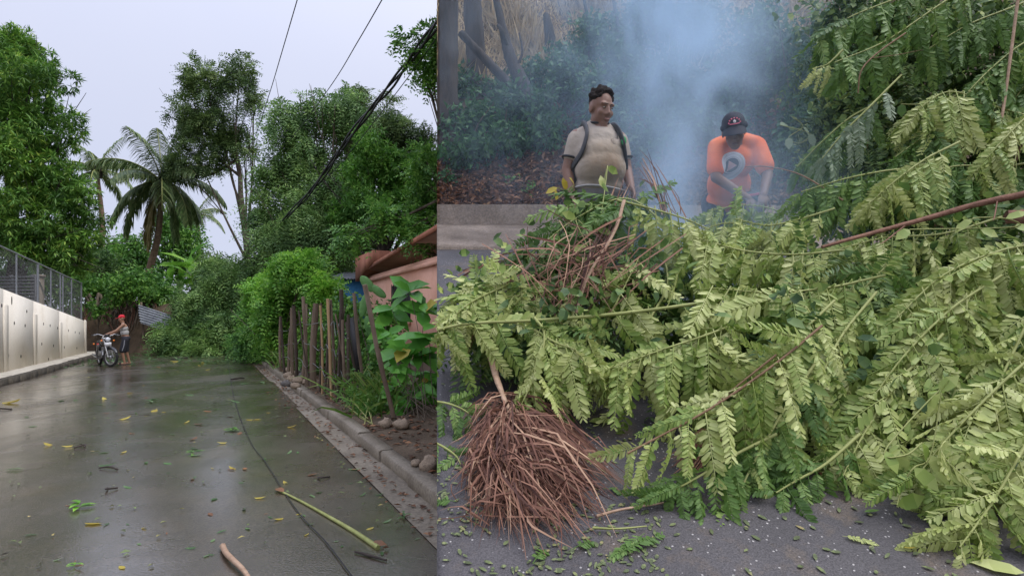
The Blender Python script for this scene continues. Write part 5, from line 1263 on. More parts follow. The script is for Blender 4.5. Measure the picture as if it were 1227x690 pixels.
# leafy wall behind: two fallen shrubs with oval leaves
def rcrown(name, label, lobes, base, n, mat, L, W, seed, k=7, spread=0.1, sprayn=0):
    rng = np.random.default_rng(seed)
    base = np.array(base, dtype=float)
    t = tag(empty(name, base), label, 'fallen shrub')
    parts = []
    for lb in lobes:
        for e in range(3):
            tg = np.array(lb[:3]) + rng.standard_normal(3) * np.array(lb[3:]) * 0.55
            parts += tube(smooth_path([base + rng.standard_normal(3) * (.3, .1, 0), (base + tg) / 2 + rng.standard_normal(3) * .15, tg], 9), [0.02, 0.006], 5)
    build('stems', parts, MT['twig'], t, True)
    p, o = sample_lobes(rng, lobes, n, sub=12, subr=0.4)
    b = np.repeat(p, k, axis=0) + rng.standard_normal((len(p) * k, 3)) * spread
    d = unit(rng.standard_normal(b.shape) + np.array((0, -0.2, -0.5))); nn = rng.standard_normal(b.shape) * .7 + VIEW
    ps = fat_leaves(b, d, nn, L * rng.uniform(.7, 1.2, len(b)), W * rng.uniform(.7, 1.2, len(b)))
    if sprayn:
        p2, o2 = sample_lobes(rng, lobes, sprayn, sub=12, subr=0.4)
        ps.append(sprays(rng, p2, o2, 2, 0.36, 13, 0.07, 0.022, 0.9, 0.3))
    build('foliage', [(clamp_r(v), f) for v, f in ps], mat, t)
rcrown('fallen_shrub', 'wall of dark green leaves filling the upper right behind the branches', [wl(1180, 60, 80, 80, 5.0, .5), wl(1080, 60, 70, 70, 5.2, .5), wl(1220, 170, 80, 80, 4.7, .5), wl(1110, 170, 80, 70, 4.9, .5), wl(1020, 130, 50, 60, 5.2, .4), wl(1040, 220, 60, 50, 4.8, .4), wl(1010, 30, 46, 46, 5.4, .4)], (3.4, 5.1, zr(5.1)), 1100, MT['deep'], 0.085, 0.05, 501, sprayn=520)
rcrown('fallen_shrub', 'dark leaves packed beneath the pale branches of the pile', [wl(1150, 330, 110, 70, 3.7, .35), wl(1000, 370, 100, 60, 3.5, .3), wl(1180, 470, 90, 80, 3.0, .25), wl(1040, 470, 70, 60, 3.0, .2), wl(920, 430, 70, 60, 3.1, .25), wl(1190, 600, 60, 50, 2.45, .1), wl(830, 400, 60, 40, 3.4, .2)], (1.9, 3.8, zr(3.8)), 720, MT['deep'], 0.09, 0.05, 502, sprayn=300)
rcrown('fallen_shrub', 'dark leaves packed inside the left heap before the man', [wl(650, 340, 70, 40, 3.75, .25), wl(720, 290, 50, 36, 4.0, .2), wl(590, 370, 46, 36, 3.5, .2), wl(770, 350, 50, 40, 3.7, .2), wl(680, 400, 60, 30, 3.3, .15)], (0.3, 3.95, zr(3.95)), 300, MT['deep'], 0.08, 0.045, 503, sprayn=120)
# oval-leaved sprigs that stand out
def ovals(label, spots, L, mat, seed, name='leafy_sprig', stem=None):
    rng = np.random.default_rng(seed)
    ps = [P(*s) for s in spots]
    t = tag(empty(name, ps[0]), label, 'sprig')
    for p in ps:
        d = rng.standard_normal(3) * (1, .3, .8) + np.array((0, -.1, -.2))
        base_, dd, nn = np.array([p]), unit(np.array([d])), np.array([VIEW + rng.standard_normal(3) * .35])
        build('leaf', [(clamp_r(v), f) for v, f in fat_leaves(base_, dd, nn, L * rng.uniform(.8, 1.15), L * 0.58, fold=0.08, curl=.12)], MT[mat], t, True)
    build('stem', [(clamp_r(v), f) for v, f in tube(smooth_path(ps, max(6, 4 * len(ps))), 0.0035, 4)], MT['green_stem'], t)
ovals('sprig of pale oval leaves above the bottom right asphalt', [(1075, 605, 2.25), (1082, 580, 2.3), (1095, 560, 2.3), (1115, 545, 2.35), (1128, 470, 2.4)], 0.11, 'pale', 601)
ovals('pale oval leaves on the pile right of the centre', [(1105, 530, 2.35), (1085, 545, 2.33), (1060, 540, 2.35), (1125, 468, 2.45), (1150, 455, 2.45)], 0.10, 'pale', 602)
ovals('yellow green oval leaves in front of the man in beige', [(668, 225, 4.2), (678, 228, 4.2), (688, 222, 4.2), (666, 240, 4.15)], 0.09, 'yellow_leaf', 603)
ovals('pale oval leaf sprig on top of the left heap', [(705, 297, 3.6), (690, 262, 3.75), (715, 275, 3.7), (728, 200, 4.0), (722, 225, 3.95)], 0.10, 'pale', 604)
ovals('oval leaf sprig beside the reddish limb', [(1175, 275, 3.2), (1165, 262, 3.2), (1205, 262, 3.2), (1215, 272, 3.2), (1090, 275, 3.25)], 0.10, 'pale', 605)
ovals('oval leaf sprig hanging in the smoke right of the orange shirt', [(950, 140, 4.3), (962, 152, 4.3), (945, 165, 4.3), (958, 172, 4.3), (970, 160, 4.3), (935, 150, 4.3)], 0.10, 'silver', 606)
ovals('oval leaf sprig at the upper right among hanging leaves', [(1100, 130, 3.9), (1112, 142, 3.9), (1095, 150, 3.9), (1120, 128, 3.9), (1080, 125, 3.9)], 0.10, 'fresh', 607)

# ------------------------------------------------------------------ dry palm fronds
def frond(label, stalk, fans, mat, seed, wpx=2.6, name='dry_palm_frond', sr=(0.02, 0.016), wild=False, kink=0.5):
    """stalk: list of points; fans: list of (origin, [targets...], n, spread)"""
    rng = np.random.default_rng(seed)
    W = smooth_path(stalk, 16)
    t = tag(empty(name, W[0]), label, 'palm frond')
    build('stalk', [(clamp_r(v), f) for v, f in tube(W, list(sr), 7, 0.08, rng, 0.6)], MT['dry_stalk'], t, True)
    parts = []
    for (o, tg, n, sp) in fans:
        o = np.array(o); tg = np.array(tg)
        for k in range(n):
            if wild:
                o = np.array(fans[0][0]) * 0; o = fans[int(rng.integers(len(fans)))][0] + rng.standard_normal(3) * (0.16, 0.10, 0.09)
            u = rng.random() * (len(tg) - 1); i = min(int(u), len(tg) - 2)
            e = tg[i] + (tg[i + 1] - tg[i]) * (u - i); f = rng.uniform(0.45, 1.1) if rng.random() > 0.06 else rng.uniform(1.1, 1.22)
            s = o + rng.standard_normal(3) * (0.035, 0.03, 0.02); e = s + (e - s) * f + rng.standard_normal(3) * sp
            g = zr(e[1]) + 0.008; e[2] = max(e[2], g)
            m = (s + e) / 2 + rng.standard_normal(3) * sp * kink + np.array((0, 0, rng.uniform(0.0, 0.07))); m[2] = max(m[2], zr(m[1]) + 0.012)
            pth = smooth_path([s, m, e], 5)
            w = wpx * 0.5 * s[1] / F * rng.uniform(0.5, 1.4)
            sd = unit(np.cross(pth[-1] - pth[0], VIEW + rng.standard_normal(3) * .5))
            ww = (w * np.array((1.0, 1.2, 1.1, 0.8, 0.15)))[:, None]
            V = np.vstack([pth - sd * ww, pth + sd * ww]); q4 = [(a, a + 1, a + 6, a + 5) for a in range(4)]
            parts.append((clamp_r(V), np.array(q4)))
    tag(build('strands', parts, MT[mat], t), kind='stuff')
    return t
fans = []
for k in range(8):
    u = k / 7.0
    o = GR(613 - 16 * u, 480 + 80 * u, 0.10 - 0.04 * u)
    fans.append((o, [GR(556 - 6 * u, 500 + 60 * u, .03), GR(550 + 6 * u, 545 + 60 * u, .02), GR(566 + 14 * u, 590 + 50 * u, .02)], 32, 0.02))
    fans.append((o, [GR(690 + 20 * u, 508 + 60 * u, .03), GR(738 - 20 * u, 560 + 55 * u, .02), GR(705 - 20 * u, 605 + 40 * u, .02)], 50, 0.022))
    fans.append((o, [GR(690, 600 + 40 * u, .02), GR(640, 620 + 30 * u, .02), GR(580, 610 + 35 * u, .02)], 42, 0.022))
for k in range(26):
    a_ = GR(rr_.uniform(560, 700), rr_.uniform(540, 630), rr_.uniform(0.02, 0.07)); th_ = rr_.uniform(0, 6.28)
    fans.append((a_, [a_ + np.array((math.cos(th_), math.sin(th_), math.sin(th_) * SL)) * 0.22, a_ + np.array((math.cos(th_ + .5), math.sin(th_ + .5), math.sin(th_ + .5) * SL)) * 0.2], 5, 0.02))
frond('dry brown palm frond with its strands splayed over the asphalt', [GR(588, 425, .24), GR(594, 450, .21), GR(604, 478, .16), GR(613, 505, .12), GR(604, 550, .08), GR(588, 592, .05)], fans, 'dry', 701, 1.75, sr=(0.024, 0.017, 0.010, 0.006), kink=1.7)
frond('reddish dry frond strands showing under the front of the pile', [P(880, 520, 2.7), P(850, 535, 2.65), P(820, 545, 2.6)], [(P(885, 525, 2.72), [P(810, 535, 2.65), P(812, 560, 2.58), P(825, 578, 2.52)], 90, 0.015)], 'dry_red', 702, 2.0, sr=(0.008, 0.006))
frond('dry straw coloured frond strands heaped on the left pile', [P(748, 240, 3.7), P(735, 280, 3.5), P(705, 330, 3.3), P(690, 375, 3.2)], [(P(750, 295, 3.45), [P(640, 325, 3.3), P(650, 365, 3.2), P(690, 385, 3.2)], 50, 0.03), (P(655, 300, 3.45), [P(740, 285, 3.45), P(765, 330, 3.35), P(720, 370, 3.2)], 40, 0.03), (P(690, 330, 3.3), [P(650, 385, 3.15), P(690, 385, 3.15), P(740, 350, 3.25)], 36, 0.03)], 'dry', 703, 1.5, sr=(0.012, 0.009), wild=True, kink=0.9)
frond('loose dry strands poking up before the man in beige', [P(770, 190, 4.1), P(800, 245, 3.9), P(815, 260, 3.85)], [(P(800, 258, 3.85), [P(755, 195, 4.1), P(770, 185, 4.1), P(785, 200, 4.1)], 16, 0.03), (P(712, 330, 3.6), [P(735, 215, 4.0), P(748, 235, 3.9), P(770, 205, 4.0)], 14, 0.02)], 'dry', 704, 1.5, sr=(0.006, 0.004))
frond('thin dry stems lying at the left edge of the heap', [P(500, 440, 3.2), P(560, 400, 3.3), P(610, 345, 3.5)], [(P(620, 330, 3.55), [P(520, 420, 3.25), P(560, 440, 3.1)], 14, 0.02), (P(560, 330, 3.7), [P(620, 300, 3.8), P(660, 310, 3.7)], 12, 0.02)], 'dry', 705, 1.8, sr=(0.007, 0.004))
tag(build('dry_stick', tube(smooth_path([GR(715, 618, .02), GR(745, 610, .03), GR(795, 602, .02)], 10), [0.007, 0.004], 5), MT['dry_stalk'], None, True, at=GR(750, 610)), 'pale dry stick on the asphalt right of the dry frond', 'stick')
tag(build('dry_stick', tube(smooth_path([GR(710, 632, .02), GR(740, 633, .02), GR(775, 630, .02)], 10), [0.005, 0.003], 5), MT['green_stem'], None, True, at=GR(740, 632)), 'thin yellowish stick on the asphalt below the pale dry stick', 'stick')

# ------------------------------------------------------------------ loose leaves on the asphalt
rq = np.random.default_rng(210)
def scatter(n, pxr, pyr, L, W, lift=0.006):
    p = np.array([GR(rq.uniform(*pxr), rq.uniform(*pyr), lift) for _ in range(n)])
    a = rq.uniform(0, 6.283, n); d = np.stack([np.cos(a), np.sin(a), np.sin(a) * SL], 1)
    nrm = np.tile(np.array((0, -SL, 1.0)), (n, 1)) + rq.standard_normal((n, 3)) * 0.07
    return fat_leaves(p, unit(d), nrm, L * rq.uniform(.6, 1.2, n), W * rq.uniform(.7, 1.2, n), fold=.05, curl=.05)
parts = scatter(100, (524, 800), (585, 700), 0.034, 0.013) + scatter(120, (630, 790), (600, 695), 0.03, 0.014) + scatter(60, (524, 580), (560, 640), 0.028, 0.012) + scatter(110, (524, 760), (450, 600), 0.036, 0.015) + scatter(60, (790, 1230), (590, 700), 0.036, 0.015)
tag(build('loose_leaflets', [(clamp_r(v), f) for v, f in parts], leaf_mat('strewn_leaflet', [(0, (0.06, 0.075, 0.03)), (0.6, (0.12, 0.15, 0.055)), (0.9, (0.2, 0.23, 0.09)), (1, (0.3, 0.24, 0.1))], trans=0.15)), 'small green leaflets strewn over the asphalt', 'leaflets', kind='stuff')
def ground_leaf(px, py, L, key, label, ang=None, W=0.55):
    p = GR(px, py, 0.008); a = rq.uniform(0, 6.28) if ang is None else ang
    d = unit(np.array([(math.cos(a), math.sin(a), math.sin(a) * SL + .03)]))
    s = L * p[1] / F
    ps = fat_leaves(p[None, :] - d * s * .5 + np.array((0, 0, .006)), d, np.array([(0, -SL, 1.0)]) + rq.standard_normal((1, 3)) * .08, s, s * W, fold=0.06, curl=.06)
    tag(build('fallen_leaf', [(clamp_r(v), f) for v, f in ps], MT[key], None, True, at=p), label, 'leaf')
for a in [(545, 475, 20, 'fresh', 'green leaf on the asphalt at the left edge, above the dry frond'), (575, 487, 34, 'fresh', 'long green leaf left of the dry frond stalk', 0.5, .3), (680, 502, 24, 'fresh', 'oval green leaf right of the dry frond top'), (733, 543, 30, 'fresh', 'large oval green leaf on the asphalt before the snapped twig'), (700, 470, 20, 'brown_leaf', 'reddish brown leaf on the asphalt above the dry frond', 0.1, .4),
          (722, 505, 34, 'pale', 'pale pair leaf on the asphalt beside the oval green leaf', 0.1, .5), (650, 560, 22, 'fresh', 'green leaf caught on the dry frond strands', 1.2, .5), (1085, 592, 40, 'pale', 'large pale oval leaf on the asphalt near the sprig', 0.2, .55), (1195, 680, 54, 'pale', 'very large pale leaf in the bottom right corner', 2.8, .45), (1140, 645, 36, 'pale', 'pale oval leaf left of the corner branch', 0.4, .5),
          (1055, 540, 36, 'pale', 'pale leaf lying under the pile edge at lower right', .4, .5), (1092, 655, 22, 'yellow_leaf', 'yellow green leaf on the bare asphalt at lower right', .3, .5), (1045, 613, 22, 'fresh', 'narrow green leaf on the bare asphalt', .2, .3), (1000, 573, 20, 'fresh', 'narrow leaf at the left of the bare asphalt patch', .1, .3), (1090, 555, 40, 'brown_leaf', 'rusty brown frond scrap under the lower right branch', .2, .4), (985, 568, 14, 'brown_leaf', 'small red brown leaf at the pile foot', 1.2, .5)]:
    ground_leaf(*a)
lf = tag(empty('fallen_compound_leaf', GR(1028, 650, .01)), 'single compound leaf lying on the bare asphalt at lower right', 'leaf')
put_leaf(lf, GR(1012, 642, .012), np.array((1, -.25, -.09)), np.array((0, -SL, 1.0)), 36 * 2.15 / F, 'pale', rq)
for k, (px, py, lab) in enumerate([(690, 655, 'green compound leaf on the asphalt below the dry frond'), (745, 660, 'green compound leaf at the bottom centre left of the asphalt'), (770, 640, 'green compound leaf right of the yellowish stick'), (725, 585, 'green compound leaf touching the dry frond edge'), (640, 672, 'green compound leaf at the bottom edge below the dry frond'), (545, 600, 'green compound leaf left of the dry frond'), (790, 590, 'green compound leaf under the fresh low branch')]):
    lf = tag(empty('fallen_compound_leaf', GR(px, py, .01)), lab, 'leaf')
    a = rq.uniform(0, 6.28)
    put_leaf(lf, GR(px, py, .02), np.array((math.cos(a), math.sin(a), math.sin(a) * SL)), np.array((0, -SL, 1.0)), 60 * 2.2 / F, 'fresh', rq)
# ================================================================== PEOPLE
def capsule(p1, p2, r1, r2, seg=12, squash=None):
    p1, p2 = np.array(p1, dtype=float), np.array(p2, dtype=float)
    ax = unit(p2 - p1); L = np.linalg.norm(p2 - p1)
    ref = np.array((1.0, 0, 0)) if abs(ax[0]) < 0.9 else np.array((0, 1.0, 0))
    A = unit(np.cross(ax, ref)); B = np.cross(ax, A)
    prof = []
    for t in np.linspace(-90, 0, 5): prof.append((r1 * math.sin(math.radians(t)), r1 * math.cos(math.radians(t))))
    for t in np.linspace(0, 90, 5): prof.append((L + r2 * math.sin(math.radians(t)), r2 * math.cos(math.radians(t))))
    V = []
    for z, r in prof:
        for k in range(seg):
            a = 2 * math.pi * k / seg
            V.append(p1 + ax * z + max(r, 1e-4) * (math.cos(a) * A + math.sin(a) * B))
    V = np.array(V); n = len(prof)
    q = [(i * seg + j, i * seg + (j + 1) % seg, (i + 1) * seg + (j + 1) % seg, (i + 1) * seg + j) for i in range(n - 1) for j in range(seg)]
    return [(V, np.array(q)), (V, np.array([tuple(range(seg))[::-1]])), (V, np.array([tuple(range((n - 1) * seg, n * seg))]))]
def weld_parts(ps):
    """each primitive closed with shared vertices"""
    out = []
    V = ps[0][0]
    return V, [f for _, f in ps]
def blob(name, prims, voxel, mat, parent, smooth_it=4):
    """union of closed primitives as one continuous surface"""
    verts, faces, off = [], [], 0
    for ps in prims:
        V = ps[0][0]
        verts.append(V)
        for _, f in ps: faces += [tuple(int(x) + off for x in r) for r in f]
        off += len(V)
    me = bpy.data.meshes.new(name + '_src')
    me.from_pydata(np.concatenate(verts).tolist(), [], faces)
    o = bpy.data.objects.new(name + '_src', me); col.objects.link(o)
    m = o.modifiers.new('r', 'REMESH'); m.mode = 'VOXEL'; m.voxel_size = voxel; m.use_smooth_shade = True
    s = o.modifiers.new('s', 'SMOOTH'); s.iterations = smooth_it; s.factor = 0.5
    dg = bpy.context.evaluated_depsgraph_get()
    out = bpy.data.meshes.new_from_object(o.evaluated_get(dg))
    bpy.data.objects.remove(o); bpy.data.meshes.remove(me)
    out.name = name; out.materials.clear()
    out.polygons.foreach_set('use_smooth', np.ones(len(out.polygons), bool))
    return link(name, out, mat, parent)
def ell(c, r, M=None, nu=14, nv=10): return ball(c, r, nu, nv, M=M)
def hand(w, d, n, curl=0.5, side=1, s=1.0):
    """palm and five fingers from the wrist; d towards the fingers, n out of the back of the hand, side: where the thumb is"""
    w, d = np.array(w, dtype=float), unit(d); n = np.array(n, dtype=float); n = unit(n - d * (n @ d)); x = np.cross(d, n) * side
    R = np.stack([x, d, n], 1)
    ps = [ell(w + d * 0.05 * s, np.array((0.042, 0.055, 0.018)) * s, R)]
    for k, (off, L) in enumerate(((0.030, 0.072), (0.010, 0.080), (-0.011, 0.075), (-0.031, 0.058))):
        b = w + d * 0.088 * s + x * off * s
        d1 = unit(d * math.cos(curl * .6) - n * math.sin(curl * .6)); d2 = unit(d * math.cos(curl * 1.7) - n * math.sin(curl * 1.7))
        k1 = b + d1 * L * 0.5 * s
        ps += [capsule(b - d * 0.02 * s, k1, 0.0105 * s, 0.0098 * s, 8), capsule(k1, k1 + d2 * L * 0.5 * s, 0.0098 * s, 0.008 * s, 8)]
    tb = w + d * 0.025 * s + x * 0.032 * s; td = unit(d * 0.7 + x * 0.7 - n * 0.3)
    ps += [capsule(tb, tb + td * 0.042 * s, 0.014 * s, 0.011 * s, 8), capsule(tb + td * 0.042 * s, tb + td * 0.042 * s + unit(d * 0.9 + x * 0.15 - n * 0.4) * 0.03 * s, 0.011 * s, 0.009 * s, 8)]
    return ps
def head(c, R, hs=1.0):
    c = np.array(c, dtype=float); R = np.array(R)
    q = lambda x, y, z: c + R @ (np.array((x, y, z)) * hs)
    ell = lambda c_, r_, M=None, nu=14, nv=10: ball(c_, np.array(r_) * hs, nu, nv, M=M)
    ps = [ell(q(0, 0.012, 0.035), (0.076, 0.094, 0.092), R), ell(q(0, -0.028, -0.03), (0.063, 0.066, 0.085), R), ell(q(0, -0.052, -0.092), (0.036, 0.034, 0.028), R)]
    ps += [capsule(q(0, -0.084, 0.018), q(0, -0.100, -0.022), 0.010, 0.016, 8), ell(q(-0.015, -0.094, -0.030), (0.011, 0.012, 0.009), R, 8, 6), ell(q(0.015, -0.094, -0.030), (0.011, 0.012, 0.009), R, 8, 6)]
    ps += [capsule(q(-0.045, -0.070, 0.036), q(0.045, -0.070, 0.036), 0.016, 0.016, 8), ell(q(-0.042, -0.062, -0.022), (0.024, 0.024, 0.026), R, 8, 6), ell(q(0.042, -0.062, -0.022), (0.024, 0.024, 0.026), R, 8, 6)]
    for s in (-1, 1): ps.append(ell(q(0.077 * s, 0.012, -0.005), (0.010, 0.024, 0.034), R, 8, 6))
    return ps, q
def face_parts(q, R, parent, skin_lip, seedless=True, brow=None):
    eye_m = MT.setdefault('eye', plain('eye_white', (0.34, 0.30, 0.27), 0.3)); iris = MT.setdefault('iris', plain('dark_iris', (0.02, 0.012, 0.008), 0.2))
    for s in (-1, 1):
        e = local('eye', ell(q(0.031 * s, -0.080, 0.012), (0.013, 0.010, 0.0048), R, 10, 7), eye_m, parent, True)
        local('iris', ell(q(0.031 * s, -0.0885, 0.011), (0.006, 0.003, 0.006), R, 8, 6), iris, e, True)
        local('eyebrow', capsule(q(0.014 * s, -0.091, 0.036), q(0.050 * s, -0.076, 0.040), 0.0036, 0.0025, 6), brow or iris, parent, True)
    local('lips', ell(q(0, -0.091, -0.063), (0.026, 0.012, 0.0095), R, 10, 7), skin_lip, parent, True)
def Rot(yaw=0.0, pitch=0.0, roll=0.0):
    """yaw>0 turns the face to image right, pitch>0 looks down"""
    return np.array(Matrix.Rotation(yaw, 3, 'Z') @ Matrix.Rotation(pitch, 3, 'X') @ Matrix.Rotation(roll, 3, 'Y'))
def skin_mat(name, c): return surf(name, [(0.3, tuple(np.array(c) * 0.94)), (0.7, tuple(np.array(c) * 1.06))], scale=14, rough=0.5, spec=0.4, detail=4)

# ---- man in the beige shirt, behind the left heap
Ym = 4.5
m1 = tag(empty('person', ((717 - 613.5) / F * Ym, Ym, zr(Ym))), 'man in stained beige t-shirt with black backpack looking to the right', 'person')
m1.rotation_euler = (0, 0, math.radians(9))
sk1 = skin_mat('brown_skin', (0.21, 0.115, 0.08))
R1 = Rot(math.radians(22), math.radians(17))
hp, q1 = head((0.005, -0.04, 1.575), R1, 1.08)
body = [ell((0, 0.01, 0.95), (0.185, 0.135, 0.14)), ell((0, -0.045, 1.13), (0.19, 0.165, 0.16)), ell((0, -0.005, 1.31), (0.195, 0.13, 0.155)), capsule((-0.165, 0.01, 1.375), (0.165, 0.01, 1.375), 0.062, 0.062), capsule((-0.05, 0.015, 1.44), (0.05, 0.015, 1.44), 0.045, 0.045), capsule((0, 0.012, 1.42), (0.003, -0.015, 1.51), 0.074, 0.070)] + hp
arm1 = {-1: [(-0.175, 0.01, 1.36), (-0.238, 0.03, 1.12), (-0.225, -0.05, 0.925)], 1: [(0.175, 0.01, 1.36), (0.228, 0.01, 1.14), (0.212, -0.13, 0.985)]}
for s in (-1, 1):
    a, b, c = map(np.array, arm1[s])
    body += [capsule(a, b, 0.060, 0.046), capsule(b, c, 0.046, 0.031), capsule(c, c + unit(c - b) * 0.03, 0.030, 0.028)]
    body += hand(c + unit(c - b) * 0.02, unit((c - b) + np.array((0.05 * s, -0.02, -0.1))), (s * 0.9, -0.35, 0.1), 0.45, side=-s)
    body += [capsule((0.095 * s, 0.01, 0.90), (0.115 * s, -0.005, 0.50), 0.098, 0.066), capsule((0.115 * s, -0.005, 0.50), (0.125 * s, 0.03, 0.09), 0.062, 0.042), capsule((0.125 * s, 0.045, 0.045), (0.14 * s, -0.15, 0.035), 0.042, 0.034)]
blob('body', body, 0.0075, sk1, m1, 3)
face_parts(q1, R1, m1, skin_mat('lips', (0.25, 0.125, 0.10)))
rh = np.random.default_rng(900)
hair = [ell(q1(0, 0.03, 0.055), (0.080, 0.092, 0.085), R1)]
for k in range(120):
    v = unit(rh.standard_normal(3)); v[2] = abs(v[2]) * 1.1
    if v[1] < -0.75: continue
    p = np.array((0, 0.02, 0.07)) + v * np.array((0.078, 0.085, 0.070)) * rh.uniform(0.85, 1.14)
    if p[1] < -0.04 and p[2] < 0.085: continue
    hair.append(ell(q1(*p), rh.uniform(0.012, 0.021), None, 6, 5))
blob('hair', hair, 0.008, surf('black_hair', [(0.3, (0.012, 0.009, 0.008)), (0.7, (0.035, 0.025, 0.02))], scale=60, rough=0.9, bump=1.0, bscale=90), m1, 1)
def beige_shirt():
    m, n, l, out = new_mat('stained_beige_cotton')
    b = n.new('ShaderNodeBsdfPrincipled'); tc = n.new('ShaderNodeTexCoord'); sp = n.new('ShaderNodeSeparateXYZ'); l.new(tc.outputs['Object'], sp.inputs[0])
    ns = n.new('ShaderNodeTexNoise'); ns.inputs['Scale'].default_value = 7; ns.inputs['Detail'].default_value = 6; l.new(tc.outputs['Object'], ns.inputs['Vector'])
    # mud stain over the belly
    vm = n.new('ShaderNodeVectorMath'); vm.operation = 'DISTANCE'; vm.inputs[1].default_value = (0.02, -0.2, 1.10); l.new(tc.outputs['Object'], vm.inputs[0])
    mr = n.new('ShaderNodeMapRange'); mr.inputs[1].default_value = 0.26; mr.inputs[2].default_value = 0.05; l.new(vm.outputs['Value'], mr.inputs[0])
    mu = n.new('ShaderNodeMath'); mu.operation = 'MULTIPLY'; l.new(mr.outputs[0], mu.inputs[0]); l.new(ns.outputs['Fac'], mu.inputs[1])
    r = ramp(n, [(0.0, (0.38, 0.325, 0.27)), (0.22, (0.31, 0.25, 0.185)), (0.55, (0.21, 0.145, 0.09))]); l.new(mu.outputs[0], r.inputs[0])
    r2 = ramp(n, [(0.3, (0.82,) * 3), (0.7, (1.1,) * 3)]); l.new(ns.outputs['Fac'], r2.inputs[0])
    mx = n.new('ShaderNodeMix'); mx.data_type = 'RGBA'; mx.blend_type = 'MULTIPLY'; mx.inputs[0].default_value = 1; l.new(r.outputs[0], mx.inputs[6]); l.new(r2.outputs[0], mx.inputs[7])
    l.new(mx.outputs[2], b.inputs['Base Color']); b.inputs['Roughness'].default_value = 0.9
    w = n.new('ShaderNodeTexNoise'); w.inputs['Scale'].default_value = 9; w.inputs['Detail'].default_value = 3; l.new(tc.outputs['Object'], w.inputs['Vector'])
    bp = n.new('ShaderNodeBump'); bp.inputs['Strength'].default_value = 0.55; bp.inputs['Distance'].default_value = 0.04; l.new(w.outputs['Fac'], bp.inputs['Height']); l.new(bp.outputs[0], b.inputs['Normal'])
    l.new(b.outputs[0], out.inputs['Surface']); return m
shirt = [ell((0, 0.0, 0.99), (0.198, 0.155, 0.09)), ell((0, -0.045, 1.12), (0.204, 0.175, 0.165)), ell((0, -0.03, 1.22), (0.205, 0.163, 0.15)), ell((0, -0.005, 1.31), (0.192, 0.147, 0.150)), capsule((-0.04, 0.01, 1.425), (-0.155, 0.01, 1.37), 0.072, 0.068), capsule((0.04, 0.01, 1.425), (0.155, 0.01, 1.37), 0.072, 0.068), capsule((-0.05, 0.012, 1.45), (0.05, 0.012, 1.45), 0.062, 0.062)]
for s in (-1, 1):
    a, b = np.array(arm1[s][0]), np.array(arm1[s][1]); e = a + (b - a) * 0.55
    shirt.append(capsule(a, e, 0.068, 0.064))
sh1 = blob('t_shirt', shirt, 0.011, beige_shirt(), m1, 14)
trim = MT['rubber']
for s in (-1, 1):
    a, b = np.array(arm1[s][0]), np.array(arm1[s][1]); u = unit(b - a); e = a + (b - a) * 0.62
    th = np.linspace(0, 2 * np.pi, 25); A_ = unit(np.cross(u, (0, 1, 0))); B2 = np.cross(u, A_)
    ring = [e + 0.064 * (math.cos(t) * A_ + math.sin(t) * B2) for t in th]
    local('sleeve_trim', tube(ring, 0.009, 6), trim, sh1, True)
ring = [np.array((0.003, 0.004, 1.486)) + np.array((0.076 * math.cos(t), 0.078 * math.sin(t), 0.022 * math.sin(t))) for t in np.linspace(0, 2 * np.pi, 25)]
local('collar', tube(ring, 0.010, 6), trim, sh1, True)
pk = [(0.05, 1.29), (0.125, 1.29), (0.125, 1.205), (0.05, 1.205)]
local('pocket', [box((0.095, -0.142, 1.275), (0.042, 0.012, 0.046), [unit((1, 0.35, 0)), unit((-0.35, 1, 0.1)), (0, 0, 1)])], beige_shirt(), sh1)
trou = [ell((0, 0.01, 0.93), (0.200, 0.152, 0.12))]
for s in (-1, 1): trou += [capsule((0.095 * s, 0.01, 0.90), (0.115 * s, -0.005, 0.50), 0.112, 0.085), capsule((0.115 * s, -0.005, 0.50), (0.125 * s, 0.03, 0.12), 0.084, 0.07)]
tr1 = blob('trousers', trou, 0.012, surf('grey_trouser_cloth', [(0.3, (0.10, 0.092, 0.085)), (0.7, (0.17, 0.155, 0.145))], scale=10, rough=0.9, bump=.5, bscale=14), m1, 3)
ring = [np.array((0, 0.004, 0.965)) + np.array((0.207 * math.cos(t), 0.163 * math.sin(t), 0.012 * math.sin(t * 2))) for t in np.linspace(0, 2 * np.pi, 33)]
local('waistband', tube(ring, 0.007, 6), plain('white_strap', (0.40, 0.38, 0.36), .8), tr1, True)
for s in (-1, 1): blob('shoe', [capsule((0.125 * s, 0.05, 0.05), (0.142 * s, -0.17, 0.042), 0.05, 0.044)], 0.01, MT['rubber'], m1, 2)
bk = tag(empty('backpack', tuple(np.array(m1.location) + np.array((-0.15 * math.sin(math.radians(9)), 0.15 * math.cos(math.radians(9)), 0.95))), math.radians(9)), 'black backpack worn by the man in the beige shirt', 'backpack')
def bl(p): return np.array(p) - np.array((0, 0.15, 0.95))
blob('bag', [ell(bl((-0.02, 0.235, 1.20)), (0.185, 0.10, 0.25)), ell(bl((-0.03, 0.25, 1.08)), (0.19, 0.10, 0.14)), ell(bl((0, 0.21, 1.36)), (0.14, 0.07, 0.10))], 0.014, MT['dark_metal'], bk, 3)
for s in (-1, 1):
    pts = [bl(p) for p in ((0.105 * s, 0.13, 1.44), (0.118 * s, 0.02, 1.478), (0.122 * s, -0.085, 1.42), (0.135 * s, -0.142, 1.34), (0.168 * s, -0.125, 1.22), (0.212 * s, -0.02, 1.13), (0.19 * s, 0.12, 1.08))]
    st = local('strap', tube(smooth_path(pts, 26), 0.028, 8, flat=0.4), MT['dark_metal'], bk, True)
    if s > 0: local('green_patch', ell(bl((0.150, -0.150, 1.31)), (0.020, 0.016, 0.035)), plain('green_fabric', (0.03, 0.28, 0.09), .7), st, True)

